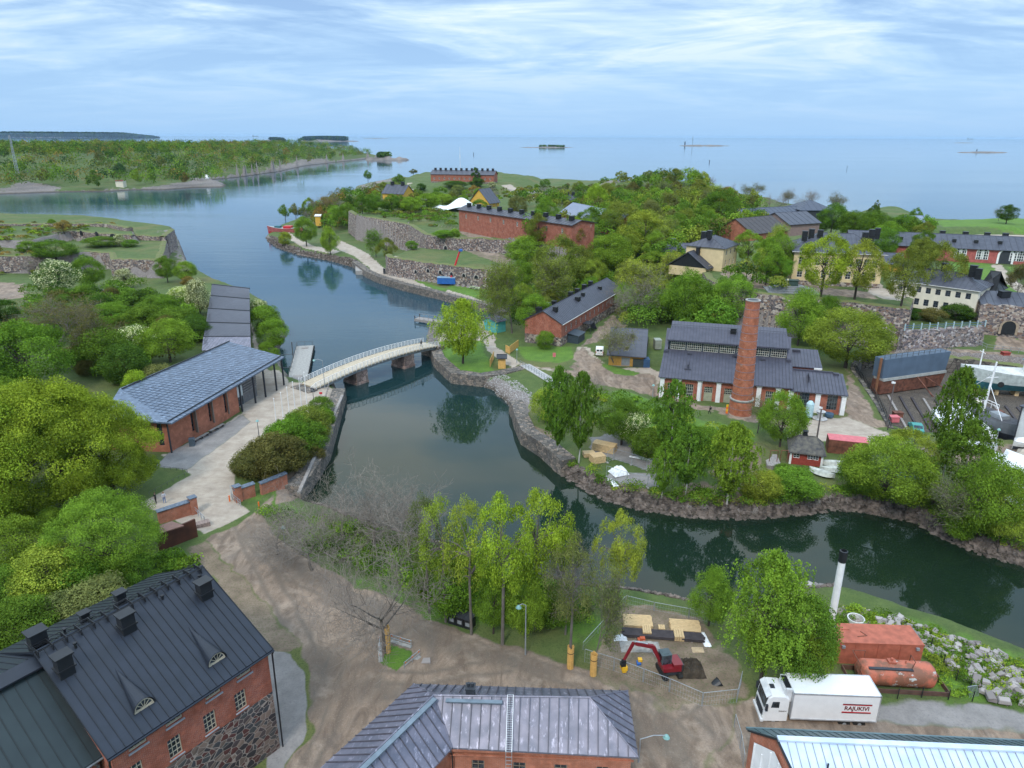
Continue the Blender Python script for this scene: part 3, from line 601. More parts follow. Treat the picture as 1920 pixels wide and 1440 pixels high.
def pr_weep(key,seed,ns,nl,size,cb=0.12,narrow=1.0,drop=(.08,.2),bark=None,wide_low=True):
 rs = np.random.RandomState(seed); pos = []; segs = []
 zt = rs.uniform(cb+.12,1.0,ns); clump = rs.normal(0,1,(26,3))
 for z in zt:
  f = (z-cb)/(1-cb); rmax = (.5*(np.sin(np.pi*min(1,(1-f)*1.15+.02))**.7 if not wide_low else min(1,(1-f)*2.1+.06)*(1-.25*max(0,.35-f)/.35)))*narrow
  a = rs.uniform(0,2*np.pi); wob = .62+.38*math.sin(a*3+z*17+seed)*math.cos(a*2-z*23); r = rmax*wob*rs.uniform(.35,1.0)**.5
  L = rs.uniform(*drop); k = rs.randint(int(nl*.6),nl+1); tt = rs.uniform(0,1,k); x = r*math.cos(a); y = r*math.sin(a)
  pos.append(np.stack([x*(1+.06*tt)+rs.normal(0,.009,k),y*(1+.06*tt)+rs.normal(0,.009,k),z-tt*L+rs.normal(0,.006,k)],1)); segs.append((x,y,z))
 pos = np.concatenate(pos); nr = pos*np.array([1,1,0]); nr /= np.linalg.norm(nr,axis=1)[:,None]+1e-6
 V,Q = leaves(rs,pos,nr,size,.7); V[:,2] = np.maximum(V[:,2],.01); crown = mesh_np('crown',V,Q,[LEAF])
 mb = MB(); p = Vector((0,0,0))
 for i in range(6):
  q = Vector((rs.normal(0,.008),rs.normal(0,.008),.9*(i+1)/6)); mb.tube(p,q,.015*(1-i/7),.015*(1-(i+1)/7),n=6,cap=False); p = q
 nf = len(mb.f)
 for x,y,z in segs[:50]:
  s = Vector((0,0,max(.1,z-.15))); mb.tube(s,Vector((x,y,z)),.0032,.0012,n=3,cap=False)
 tr = bpy.data.meshes.new('trunk'); tr.from_pydata(mb.v,[],mb.f); tr.materials.append(bark or BIRCHB); tr.materials.append(BARK_D); tr.polygons.foreach_set('material_index',[0]*nf+[1]*(len(tr.polygons)-nf)); tr.update(); PROTO[key] = (tr,crown)
def pr_skel(key,seed,nleaf=0,size=.02,twig=None,levels=4,per=6,spread=.62,trunk=.36,up=.35,r0=.016,hang=0.0):
 segs,tips = skeleton(seed,levels,trunk,r0,spread,up); rs = np.random.RandomState(seed)
 tr = skel_mesh('trunk',[s for s in segs if s[4] <= 1],BARK)
 tw = [s for s in segs if s[4] > 1]; me = skel_mesh('twigs',tw,twig or TWIG,.0008)
 if nleaf:
  V0 = np.zeros(len(me.vertices)*3,np.float32); me.vertices.foreach_get('co',V0); V0 = V0.reshape(-1,3); Q0 = np.array([tuple(p.vertices) for p in me.polygons])
  T = np.array([tuple(t_) for t_ in tips]); idx = rs.choice(len(T),nleaf); pos = T[idx]+rs.normal(0,.018,(nleaf,3)); pos[:,2] -= hang*rs.rand(nleaf)
  V,Q = leaves(rs,pos,rs.normal(0,1,(nleaf,3))+np.array([0,0,.6]),size); me = mesh_np('crown',np.concatenate([V0,V]),np.concatenate([Q0,Q+len(V0)]),[twig or TWIG,LEAF],np.concatenate([np.zeros(len(Q0)),np.ones(len(Q))]))
 PROTO[key] = (tr,me)
pr_broad('broad',1,64,34000,.0155,cb=.06,lr=(.09,.16)); pr_broad('huge',12,110,80000,.0098,cb=.04,lr=(.06,.125)); pr_broad('broad_b',2,42,27000,.0165,cb=.05,lr=(.11,.2)); pr_broad('round',3,36,24000,.017,cb=.12,top=.6)
pr_broad('airy',4,50,18000,.016,cb=.12,lr=(.07,.13)); pr_broad('high',13,46,12500,.0145,cb=.34,lr=(.06,.12),bark=BARK); pr_broad('high_b',14,46,6500,.0145,cb=.32,lr=(.06,.12),bark=BARK)
pr_broad('tall',5,44,22000,.014,cb=.15,lr=(.08,.15),top=1.6)
pr_broad('bush',6,26,15000,.023,cb=0.0,lr=(.14,.24),top=.4); pr_broad('bush_b',7,20,13000,.026,cb=0.0,lr=(.15,.26),top=.7); pr_broad('blossom',8,24,15000,.023,cb=0.02,lr=(.14,.24),blossom=.42,top=.5)
pr_broad('small',9,22,2200,.05,cb=.12,lr=(.12,.22)); pr_broad('small_b',10,16,1800,.055,cb=.05,lr=(.14,.25),top=.5); pr_broad('conifer',11,26,2200,.045,cb=.08,lr=(.06,.13),top=2.4,wide=.8)
pr_weep('birch',21,1000,22,.022,narrow=.95,wide_low=False,drop=(.03,.09)); pr_weep('birch_b',22,900,22,.022,cb=.12,narrow=1.0,wide_low=False,drop=(.03,.08)); pr_weep('willow',23,950,38,.016,cb=.14,narrow=1.05,drop=(.06,.18),bark=BARK_D,wide_low=False)
pr_skel('bare',31); pr_skel('bare_b',34,spread=.72,trunk=.28); pr_skel('sparse',32,5200,.015,trunk=.46); pr_skel('sparse_b',37,7000,.0155,trunk=.46,spread=.55); pr_skel('leafy',33,17000,.0155,trunk=.42); pr_skel('thicket',35,spread=.7,trunk=.1,r0=.008)
NAMES = {'broad':'maple_tree','huge':'maple_tree','high':'maple_tree','high_b':'young_tree','broad_b':'maple_tree','round':'deciduous_tree','airy':'deciduous_tree','tall':'deciduous_tree','bush':'bush','bush_b':'bush','blossom':'flowering_bush','small':'deciduous_tree','small_b':'bush',
   'conifer':'conifer_tree','birch':'birch_tree','birch_b':'birch_tree','willow':'willow_tree','bare':'bare_tree','bare_b':'bare_tree','sparse':'budding_tree','sparse_b':'budding_tree','leafy':'deciduous_tree','thicket':'bare_thicket'}
TC = dict(b=(0.135,0.235,0.034),m=(0.088,0.17,0.028),d=(0.05,0.105,0.022),y=(0.20,0.30,0.035),o=(0.145,0.185,0.04),q=(0.19,0.28,0.035),u=(0.02,0.05,0.06),g=(0.12,0.15,0.06),w=(0.14,0.20,0.07),r=(0.20,0.15,0.05),l=(0.20,0.27,0.045),k=(0.10,0.105,0.04),c=(0.035,0.08,0.03),a=(0.105,0.205,0.03))  # u: far woods, with the blue of distant haze put into the leaf colour
_vr = random.Random(99)
def plant(kind,x,y,z,h,w,c,label,group=None,parts=True,rz=None):
 col = TC[c]; k = _vr.uniform(.86,1.16); col = (col[0]*k*_vr.uniform(.92,1.1),col[1]*k,col[2]*k,1)
 cat = 'bush' if 'bush' in NAMES[kind] or 'thicket' in NAMES[kind] else 'tree'; rz = _vr.uniform(0,6.28) if rz is None else rz
 tr,cr = PROTO[kind]
 if kind not in ('small','small_b','conifer','bush','bush_b'):parts = True
 if parts:
  o = empty(NAMES[kind],(x,y,z-.1),rz,label,cat,group); o.scale = (w,w,h)
  for nm,me in (('trunk',tr),('crown',cr)):
   p = bpy.data.objects.new(nm,me); COL.objects.link(p); p.parent = o; p.color = col
 else:
  o = bpy.data.objects.new(NAMES[kind],cr); COL.objects.link(o); o.location = (x,y,z-.1); o.rotation_euler = (0,0,rz); o.scale = (w,w,h); o.color = col; tag(o,label,cat,group)
 return o
def tree(kind,px,pb,pt,wpx,c,label,group=None,z=None):
 """placed by its foot, its top and its width as measured in the photograph"""
 if z is None:x,y,z = G(px,pb)
 else:x,y,z = P(px,pb,z)
 h = max(ztop_of(x,y,pt)-z,1.0)*1.03; dep = np.array([x,y,z-HC]) @ CF; w = wpx*dep/1331*1.22
 return plant(kind,x,y,z,h,w,c,label,group)
def scatter(poly,z,n,kinds,cols,hr,label,group,mind=4.0,wr=(.8,1.2),parts=False,seed=1,name=None):
 q = np.array(PW(poly,z)); rs = random.Random(seed); pts = []; tries = 0
 while len(pts) < n and tries < n*60:
  tries += 1; x = rs.uniform(q[:,0].min(),q[:,0].max()); y = rs.uniform(q[:,1].min(),q[:,1].max())
  if any((x-a)**2+(y-b)**2 < mind**2 for a,b in pts):continue
  if sdist(np.array([x]),np.array([y]),q)[0] <= 0:continue
  pts.append((x,y))
 if not pts:return
 hs = height(np.array([p[0] for p in pts]),np.array([p[1] for p in pts]))
 for (x,y),zz_ in zip(pts,hs):
  if zz_ < .4:continue
  h = rs.uniform(*hr); plant(rs.choice(kinds),x,y,zz_,h,h*rs.uniform(*wr),rs.choice(cols),label,group,parts)

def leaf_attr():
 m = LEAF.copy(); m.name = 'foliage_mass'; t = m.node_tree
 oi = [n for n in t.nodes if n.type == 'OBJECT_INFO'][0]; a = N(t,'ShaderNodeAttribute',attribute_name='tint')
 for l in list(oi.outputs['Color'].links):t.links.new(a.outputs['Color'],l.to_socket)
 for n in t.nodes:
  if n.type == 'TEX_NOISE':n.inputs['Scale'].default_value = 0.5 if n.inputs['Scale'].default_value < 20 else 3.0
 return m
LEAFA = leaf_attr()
def wood_mass(name,label,poly,z,n,hr,cols,seed,per=90,size=1.3,wr=(.7,1.0),w=None):
 """a wood that reads as one mass: every crown a clump of leaf faces, all in one object"""
 q = np.array(w if w is not None else PW(poly,z)); rs = np.random.RandomState(seed); X = rs.uniform(q[:,0].min(),q[:,0].max(),n*12); Y = rs.uniform(q[:,1].min(),q[:,1].max(),n*12)
 k = (sdist(X,Y,q) > 0); X,Y = X[k][:n],Y[k][:n]; Z = height(X,Y); k = Z > 1.2; X,Y,Z = X[k],Y[k],Z[k]; n = len(X)
 H = rs.uniform(*hr,n); R = H*rs.uniform(*wr,n)*.5; C = np.array([TC[c] for c in cols]); ci = C[rs.randint(0,len(C),n)]*rs.uniform(.8,1.2,(n,1))
 idx = np.repeat(np.arange(n),per); d = rs.normal(0,1,(n*per,3)); d /= np.linalg.norm(d,axis=1)[:,None]; d[:,2] = np.where(d[:,2] <-.3,-d[:,2],d[:,2])
 rr = rs.uniform(.75,1.05,n*per)*(1+.22*np.sin(d[:,0]*5+idx)*np.cos(d[:,1]*6+idx*2))
 pos = np.stack([X[idx]+d[:,0]*R[idx]*rr,Y[idx]+d[:,1]*R[idx]*rr,Z[idx]+H[idx]*(.52+.46*d[:,2]*rr)],1)
 V,Q = leaves(rs,pos,d,size); me = mesh_np(name,V,Q,[LEAFA]); ca = me.color_attributes.new('tint','FLOAT_COLOR','POINT')
 cc = np.repeat(ci[idx],4,axis=0); ca.data.foreach_set('color',np.concatenate([cc,np.ones((len(cc),1))],1).astype(np.float32).ravel())
 o = bpy.data.objects.new(name,me); COL.objects.link(o); tag(o,label,'wood',kind='stuff'); return o

# ---- each tree that can be told apart: kind, foot x, foot y, top y, width, colour, label
TREES = [
 # far left mass
 ('huge',20,985,735,250,'q','huge olive-green maple at the left edge of the photo, below the bright round maple'),
 ('huge',120,960,705,240,'q','huge olive-green maple left of the brick visitor centre, second from the left edge'),
 ('huge',215,930,745,175,'q','tall olive maple covering the left end of the visitor centre roof'),
 ('airy',168,935,720,130,'q','olive maple squeezed between the two huge olive maples and the visitor centre'),
 ('huge',210,1075,925,195,'b','round fresh-green maple standing against the rusty steel gate wall'),
 ('round',62,735,598,160,'a','bright green domed maple at the left edge above the olive maples'),
 ('round',30,800,705,110,'b','small bright green maple at the left edge just under the domed maple'),
 ('bush',40,1060,965,90,'b','bright green bush left of the fresh-green maple, in the shady hollow'),
 ('bush',100,1130,1020,130,'l','yellow-green bush between the black-roofed building and the hollow'),
 ('bush_b',150,1125,1050,110,'a','fresh green bush behind the yellow-green bush near the black roof'),
 ('bush',20,1140,1060,80,'m','green bush at the left edge beside the shady hollow'),
 ('bush',195,1165,1085,130,'g','grey-green bush touching the back eave of the black roof'),
 ('bush_b',130,1175,1110,110,'g','grey-green bush behind the small vents of the black roof'),
 ('bush',45,1225,1125,130,'m','dense green bush at the left edge behind the black roof'),
 ('bush_b',85,1180,1120,90,'a','green bush between the two grey-green bushes and the left edge'),
 ('bush_b',265,1110,1040,70,'m','low green bush at the foot of the rusty steel wall'),
 # hillside behind visitor centre
 ('blossom',112,552,484,78,'d','large round blossoming whitebeam in front of the left fort wall'),
 ('blossom',238,540,502,38,'g','small pale blossoming whitebeam at the foot of the left bastion'),
 ('blossom',376,590,520,42,'g','pale whitebeam beside the far end of the stepped grey roof'),
 ('blossom',345,565,535,50,'l','cream-flowered bush on the rocky slope left of the stepped roof'),
 ('round',110,505,447,80,'m','dark green tree above the round blossoming whitebeam'),
 ('round',172,545,475,56,'a','bright green tree right of the round blossoming whitebeam'),
 ('round',315,530,478,40,'a','green tree at the right foot of the left bastion'),
 ('round',350,530,488,42,'b','light green tree on the shore right of the left bastion'),
 ('small_b',352,538,515,25,'r','brownish small bush below the light green shore tree'),
 ('bare_b',55,515,470,55,'g','white-budding bare bush in front of the leftmost fort wall'),
 ('bush',190,463,442,60,'m','dark green bush under the far rampart of the left fort'),
 ('blossom',225,462,438,22,'g','tiny white blossoming bush by the arch of the left fort'),
 ('bush',245,463,448,30,'a','light green bush right of the white blossoming bush in the left fort'),
 ('small',122,443,411,30,'r','rusty brown shrub on top of the far left rampart'),
 ('bush',52,473,450,36,'a','round light green bush on the left fort terrace'),
 ('bush',98,424,409,14,'b','tiny bright green bush on the farthest left rampart'),
 ('sparse',110,650,545,130,'k','grey-olive spreading tree on the slope above the domed maple'),
 ('sparse_b',165,690,560,110,'k','grey-brown budding tree in the middle of the green slope'),
 ('round',320,680,595,95,'b','bright yellow-green maple behind the visitor centre roof'),
 ('blossom',258,665,608,70,'m','white-flowering bush left of the bright maple behind the visitor centre'),
 ('bush',240,720,640,80,'d','dark green bush below the white-flowering bush'),
 ('bush',200,700,610,90,'m','dense mid-green bush in the centre of the green slope'),
 ('bush_b',270,620,570,80,'m','green bush on the slope above the white-flowering bush'),
 ('bush',330,620,575,85,'m','wide green bush left of the middle of the stepped roof'),
 ('bush',370,640,590,60,'d','dark green bush against the near end of the stepped roof'),
 ('bush_b',265,575,543,55,'d','dark green bush beside the pale rock on the slope'),
 ('bush',300,590,550,70,'m','green bush right of the pale rocks on the slope'),
 ('bush',210,600,565,70,'a','light green bush under the pale rocks on the slope'),
 ('bush',145,565,540,60,'d','dark bush right below the round whitebeam'),
 ('bush',265,770,690,50,'y','low yellow-green bush poking over the back edge of the visitor centre roof'),
 ('bush',300,735,680,70,'g','grey-green bush behind the middle of the visitor centre roof'),
 ('bush_b',15,600,560,50,'d','dark green bush at the left edge below the mown field'),
 ('bush',500,620,570,60,'a','green bush on the shore right of the stepped grey roof'),
 ('blossom',485,595,560,45,'m','pale flowering bush at the far shore end right of the stepped roof'),
 ('bush',515,650,595,55,'b','bright green bush overhanging the water by the stepped roof'),
 ('bush_b',505,680,640,40,'b','green bush between the shore path and the left pontoon'),
 # hedge by the square
 ('bush',582,830,758,80,'o','olive-brown hedge bush nearest the bridge'),('bush',545,855,785,90,'a','bright green bush in the middle of the olive hedge'),
 ('bush_b',590,850,790,60,'m','green hedge bush closest to the quay promenade'),('bush',520,890,810,100,'k','brownish olive bush in the middle of the hedge'),
 ('bush',478,895,835,80,'k','brown-olive hedge bush at the end by the brick wall'),('bush_b',552,880,820,70,'k','dark olive bush at the quay side of the hedge end'),
 ('bush_b',524,815,785,16,'m','tiny dark bush at the foot of the first flagpole'),
 ('bush',505,900,850,60,'k','low brown-olive hedge bush right behind the short brick gate wall'),('bush_b',610,800,762,40,'a','small green hedge bush on the bank under the bridge end'),('bush',560,840,770,60,'m','dark green hedge bush beside the flagpoles'),('bush',455,893,858,40,'k','small olive bush at the square end of the hedge'),('bush_b',590,870,830,40,'k','low olive hedge bush along the promenade kerb'),
 ('leafy',1262,540,468,80,'l','light green tree in front of the gabled cream house, left one'),('broad_b',1300,545,484,66,'a','green maple in front of the gabled cream house, right one'),('round',900,400,372,30,'m','green tree peeping over the long red barracks'),('broad_b',770,400,368,40,'b','light green tree left of the white tent roof'),('round',735,398,362,34,'m','green tree right of the yellow house on the western rise'),('broad',700,400,362,40,'a','green tree left of the yellow house on the western rise'),('airy',680,402,366,30,'m','grey-green tree on the western rise by the bastion corner'),
 ('bush',604,778,742,44,'m','dark green hedge bush nearest the bridge railing'),('bush_b',572,812,772,44,'k','brownish hedge bush at the foot of the farthest flagpoles'),('bush',598,822,780,44,'o','olive hedge bush on the promenade edge'),('bush_b',520,862,812,50,'a','small bright green bush on the square side of the hedge'),
 # bare trees along the shore
 ('thicket',640,1005,868,190,'g','broad bare grey thicket at the corner of the quay wall'),('thicket',580,1000,880,150,'g','bare thicket left of the broad grey thicket, over the brick wall end'),
 ('bare_b',700,1020,880,170,'g','bare grey tree on the bank, third from the quay corner'),('bare',765,1040,895,150,'g','slim bare tree reaching over the water in the middle of the bank'),
 ('bare_b',585,1070,935,180,'k','dark-trunked leaning bare tree beside the road bend'),('bare_b',520,1040,940,120,'g','bare bush-like tree nearest the paved square'),
 ('bare_b',725,1225,930,225,'g','large bare tree wrapped in planks on the green traffic island'),
 ('high_b',805,1150,925,85,'g','slender budding tree just left of the forked bare tree on the verge'),('high_b',836,1168,925,100,'l','forked tree with first yellow-green leaves left of the black bins'),
 ('high_b',884,1190,930,105,'l','half-bare yellow-green tree right next to the black bins'),
 ('high',942,1210,925,125,'y','tall yellow-green maple with a bare straight trunk right of the bins'),('high',1002,1180,915,140,'y','tallest yellow-green maple on the water bank'),
 ('broad_b',925,1190,1060,70,'b','bright green young maple under the yellow-green maples'),('broad_b',985,1195,1050,85,'b','bright green young maple left of the street lamp'),
 ('high_b',1068,1248,995,105,'g','half-bare tree with a plank-wrapped foot left of the construction fence'),('sparse_b',1112,1262,1030,90,'g','grey half-bare tree with a plank-wrapped foot inside the fence corner'),
 ('high',1155,1165,955,90,'l','slim yellow-green tree beside the fenced dig'),('bare',1060,1190,970,110,'g','bare grey tree behind the half-bare plank-wrapped tree'),
 ('bush',860,1150,1020,110,'a','green undergrowth bush behind the forked tree'),('bush_b',1040,1170,1100,90,'m','dark green undergrowth bush by the street lamp'),
 ('bush',800,1120,1060,60,'m','small green bush at the foot of the slender bare tree'),
 ('willow',1425,1282,1040,182,'b','big drooping light green tree behind the white truck'),('broad_b',1328,1175,1062,80,'b','green maple on the bank left of the big drooping tree'),
 ('round',1490,1290,1115,130,'m','green tree between the drooping tree and the orange container'),('bush',1515,1290,1170,80,'b','bright green bush touching the left end of the orange container'),
 # second island, lower shore
 ('willow',868,682,562,118,'y','golden-green willow on the lawn at the right end of the bridge'),
 ('birch',1045,862,690,75,'m','tall weeping birch nearest the rounded sea wall'),('birch_b',1085,870,700,80,'m','weeping birch right beside the timber stacks'),('bush',1025,790,725,60,'l','yellow-green bush behind the tall weeping birch'),
 ('bare_b',1115,745,690,60,'g','small bare tree beside the gravel crossing'),('round',1165,835,745,85,'m','green tree left of the white-flowering bush on the knoll'),('blossom',1192,835,770,62,'m','white-flowering bush on the knoll in front of the factory'),
 ('birch_b',1255,870,715,85,'m','tall birch in front of the left corner of the factory'),('birch',1285,930,800,100,'m','birch with white trunk on the stony bank, left of its neighbour'),('birch_b',1240,940,830,60,'b','small birch at the right end of the white sheeting'),
 ('birch',1362,952,795,110,'b','broad light green birch on the stony bank, right of its neighbour'),('bush',1320,845,800,70,'a','green bush on the slope behind the bank birches'),('bush',1215,860,800,70,'m','dark bush in the shade left of the bank birches'),
 ('broad',1462,838,728,80,'b','bright green maple in front of the factory wing'),('sparse',1420,812,735,60,'g','thin half-bare tree at the foot of the brick chimney'),
 ('bush',1425,938,880,75,'l','yellow-green bush on the point of the stony bank'),('bush',1485,935,875,95,'a','dense green bush below the little red shed'),('bush_b',1470,890,870,40,'m','small green bush in front of the red shed'),
 ('broad',1655,950,818,150,'b','wide green maple overhanging the water right of the red shed'),('bush',1605,930,855,70,'a','green bush left under the wide overhanging maple'),('airy',1700,900,805,110,'l','yellow-green maple beside the gravel yard and the birch'),
 ('birch',1765,905,692,95,'m','tallest birch in front of the dry dock'),('birch_b',1795,940,790,120,'m','green birch right of the tallest dock birch'),('sparse',1790,1000,860,130,'g','half-bare grey tree leaning on the bank under the dock birches'),
 ('broad',1835,1015,850,120,'b','bright green maple hanging over the right bank'),('round',1868,1025,900,90,'l','pale yellow-green tree at the right bank by the timber pile'),('airy',1885,960,880,90,'g','open grey-green rowan in front of the white tent roofs'),
 ('bush',1800,1010,940,70,'b','bright green bush low on the right bank'),('bush_b',1745,960,900,60,'m','green bush beside the green rowing boat'),
 # around the factory and the middle
 ('broad',1585,690,572,138,'l','big yellow-green maple right of the factory'),('broad_b',1495,648,538,86,'b','bright green maple behind the right part of the factory'),('tall',1545,640,555,70,'a','green tree between the bright maple and the big yellow-green maple'),
 ('broad',1368,605,512,86,'b','round bright green maple behind the brick chimney'),('blossom',1335,610,562,40,'m','pale blossoming bush left of the round maple behind the factory'),('broad_b',1285,612,505,90,'b','bright green maple behind the left end of the factory'),
 ('round',1245,600,540,70,'a','green maple behind the grey spreading tree'),('bare_b',1198,598,492,125,'g','big bare grey tree behind the yellow warehouse'),('leafy',1180,575,480,90,'l','yellow-green tree behind the bare grey tree'),
 ('sparse',1152,685,590,80,'g','bare gnarled tree in front of the yellow warehouse'),('airy',1230,530,470,80,'b','light green tree above the bare grey tree'),
 ('leafy',960,625,488,90,'o','tall olive tree behind the blue-green kiosk'),('leafy',1010,590,478,100,'o','tall olive tree behind the near end of the brick warehouse'),('airy',1045,560,440,90,'o','olive tree rising over the brick warehouse roof'),
 ('tall',1085,545,460,70,'o','slim olive tree right behind the brick warehouse'),('broad',1140,520,432,82,'b','dense bright green maple above the brick warehouse'),('broad_b',990,505,440,85,'b','bright green maple in front of the small grey-roofed house'),
 ('bush',975,600,545,50,'m','dark green bush by the kiosk lawn'),('bush',1022,655,618,34,'a','green bush at the stone gable of the brick warehouse'),
 ('tall',1205,480,394,100,'l','wide yellow-green maple crown in the middle of the island'),('broad',1165,455,375,80,'o','olive maple left of the wide yellow-green crown'),('leafy',1255,470,405,70,'o','olive tree right of the wide yellow-green crown'),
 ('broad_b',1025,425,368,45,'a','green tree left of the blue-roofed barracks'),('round',970,410,365,40,'g','grey-green tree behind the long red barracks'),('tall',1075,470,412,50,'r','brownish tree at the right end of the long red barracks'),
 ('airy',1320,440,385,55,'b','light green tree left of the long black hall'),('broad',1345,430,350,70,'m','green tree on the skyline left of the bare row'),('broad_b',1310,370,335,34,'o','olive tree on the skyline in the middle'),('tall',1360,400,350,50,'r','olive-brown tree left of the bare skyline trees'),
 ('leafy',1290,480,440,70,'b','light green tree just left of the cream house with many chimneys'),('airy',1350,450,405,60,'l','yellowish tree behind the cream house'),
 ('airy',1435,535,445,66,'b','light green maple on the square left of the monument'),('leafy',1462,525,440,60,'b','light green tree in front of the yellow mansion left end'),('airy',1400,500,430,60,'b','light green tree right of the cream house'),
 ('airy',1538,560,436,96,'y','tall pale yellow-green lime before the yellow mansion'),('airy',1602,562,448,86,'l','tall lime at the right end of the yellow mansion'),('airy',1688,580,460,78,'o','olive lime in front of the ivory house, left one'),('airy',1752,582,452,80,'o','olive lime in front of the ivory house, right one'),
 ('broad_b',1662,470,415,62,'b','bright green round tree before the rose-red barracks'),('small',1625,462,430,30,'g','grey-green small tree left of the bright round tree by the red barracks'),('leafy',1905,560,490,50,'k','dark budding tree at the right edge by the winding path'),
 ('round',1886,420,382,36,'d','solitary round dark tree on the far right lawn'),('bare',1872,415,382,22,'g','bare tree leaning behind the solitary round tree'),('round',1557,440,378,50,'m','round mid-green tree right of the black hall roofs'),('round',1540,440,402,34,'d','dark round tree at the corner of the black hall'),
 ('round',1600,445,393,60,'m','green tree in the clump behind the rose-red barracks, left one'),('round',1640,440,393,60,'m','green tree in the clump behind the rose-red barracks, middle one'),('round',1690,440,400,55,'a','green tree in the clump behind the rose-red barracks, right one'),
 ('small',1715,420,388,24,'m','small green tree standing alone left of the far lawn'),('small',1730,435,412,24,'k','small brownish tree beside the tiny blue roof'),('conifer',1643,395,374,12,'g','slim grey tree beside the grassy mound'),
 # west tip
 ('round',575,462,404,42,'b','round green tree on the western point, left of two'),('broad_b',620,478,423,34,'b','round green tree on the western point, right of two'),('small',535,412,382,22,'m','small green tree at the water on the western point'),('small',555,410,380,20,'g','grey-green small tree on the western point'),
 ('airy',580,405,370,24,'b','light green tree behind the western point'),('bare',590,405,362,20,'g','bare grey tree on the skyline of the western point'),('sparse',625,405,357,40,'r','reddish budding tree on the western skyline'),('small',603,420,385,24,'r','reddish-brown tree above the little orange kiosk'),
 ('broad_b',628,425,385,34,'b','bright green tree right of the little orange kiosk'),('round',655,425,378,38,'m','green tree left of the great stone bastion'),('bush',535,460,433,24,'l','yellow-green bush beside the beached red ship'),('leafy',705,482,428,42,'a','light green tree in front of the great bastion wall, left one'),('airy',725,492,445,40,'o','olive tree in front of the great bastion wall, right one'),
 ('bush',772,468,450,24,'a','green bush at the foot of the great bastion corner'),('bush',832,447,430,40,'a','green bushes clump on the ledge of the great bastion'),('bush_b',852,447,428,22,'b','bright green bush beside the red barracks corner'),('round',740,365,340,24,'w','whitish round blossoming tree near the far rocks'),
 ('small',748,352,325,24,'m','green tree behind the whitish round tree'),('bush_b',790,357,343,20,'d','dark round bush by the far winding path'),('small',690,340,318,16,'m','small tree on the cape rocks'),('small',775,328,316,16,'k','lone dark round tree on the far ridge'),
 ('bush',855,353,338,44,'d','dark bush in front of the far red fort'),('conifer',892,345,313,22,'d','dark pointed tree in front of the far red fort'),('bush_b',895,352,334,30,'d','dark bush under the pointed tree'),('blossom',923,352,340,16,'g','tiny pale blossoming bush right of the far red fort'),
 ('bush',858,365,345,24,'w','pale green bush on the meadow before the far red fort'),('round',800,392,361,50,'b','bright green rounded tree beside the white tent roof'),('round',830,388,362,44,'b','bright green tree behind the white tent roof'),
 # terrace by the gate
 ('bush_b',1715,600,578,26,'d','dark bush on the terrace above the dock, leftmost'),('bush',1745,602,576,50,'k','olive bush on the terrace behind the blue fence'),('bush_b',1790,600,568,60,'d','wide dark bush on the terrace beside the gate bastion'),
]
for t_ in TREES:tree(*t_)

# masses in which no tree can be told from the next
scatter([(-80,362),(200,356),(420,348),(440,335),(560,315),(680,300),(600,290),(400,288),(200,285),(-80,285)],8,170,['small','small','small','conifer','small_b'],list('mmmmdoobkrgac'),(11,19),'one of the mixed green trees massed on the wooded island across the channel','trees of the wooded island',mind=13,wr=(.75,1.15),seed=3)
_q = [(640,395),(760,395),(830,372),(960,365),(1100,372),(1250,400),(1300,372),(1250,350),(1000,345),(960,352),(780,362),(700,355),(660,375)]
scatter(_q,12,85,['small','small','small_b','small_b','bare'],list('mmadogkrbw'),(4,10),'one of the small mixed trees and shrubs scattered over the far rocky meadows','trees of the far meadows',mind=9,seed=4,wr=(.8,1.4))
scatter([(1080,420),(1150,370),(1300,365),(1420,400),(1400,450),(1290,470),(1120,450)],10,60,['small','small','leafy','broad_b','tall'],list('mooklabgby'),(10,16),'one of the olive and green trees filling the wood in the middle of the island','trees of the middle wood',mind=8,seed=5)
scatter([(1280,370),(1420,390),(1560,398),(1600,392),(1500,378),(1380,360)],10,16,['bare','bare_b','sparse'],list('gk'),(10,14),'one of the bare grey trees in the row on the right skyline','bare trees on the skyline',mind=9,seed=6)
scatter([(940,560),(1000,600),(1100,530),(1180,570),(1300,600),(1380,590),(1280,500),(1100,460),(1000,470)],9,30,['tall','airy','small','broad'],list('mobla'),(8,13),'one of the green trees closing the grove behind the brick warehouse','trees of the grove',mind=8,seed=8)
scatter([(100,560),(250,560),(380,600),(370,650),(230,720),(140,700),(100,620)],6,26,['bush','bush_b'],list('mmdakm'),(3.5,6),'one of the low green bushes knit together on the slope behind the visitor centre','bushes of the slope',mind=5.5,seed=9,wr=(1.3,1.8))
scatter([(-150,1000),(120,960),(130,1080),(240,1090),(200,1160),(0,1230),(-150,1230)],3,16,['bush','bush_b'],list('mabd'),(2,4),'one of the low green bushes in the hollow behind the black-roofed building','bushes of the hollow',mind=3,seed=10,wr=(1.2,1.7))
scatter([(-300,1000),(-100,700),(40,760),(40,960),(-40,1000)],4,9,['broad','broad_b'],list('qqm'),(11,14),'olive-green maple beyond the left edge of the photo','maples beyond the left edge',mind=8,seed=12)
scatter([(560,400),(640,420),(660,400),(640,385),(570,390)],5,12,['small','small_b','bare'],list('mgrb'),(6,9),'one of the small trees closing the wood on the western point','trees of the western point',mind=7,seed=13)
scatter([(1560,420),(1720,425),(1740,450),(1600,452)],12,12,['small','round'],list('mad'),(7,10),'one of the green trees filling the clump behind the rose-red barracks','trees behind the red barracks',mind=7,seed=14)

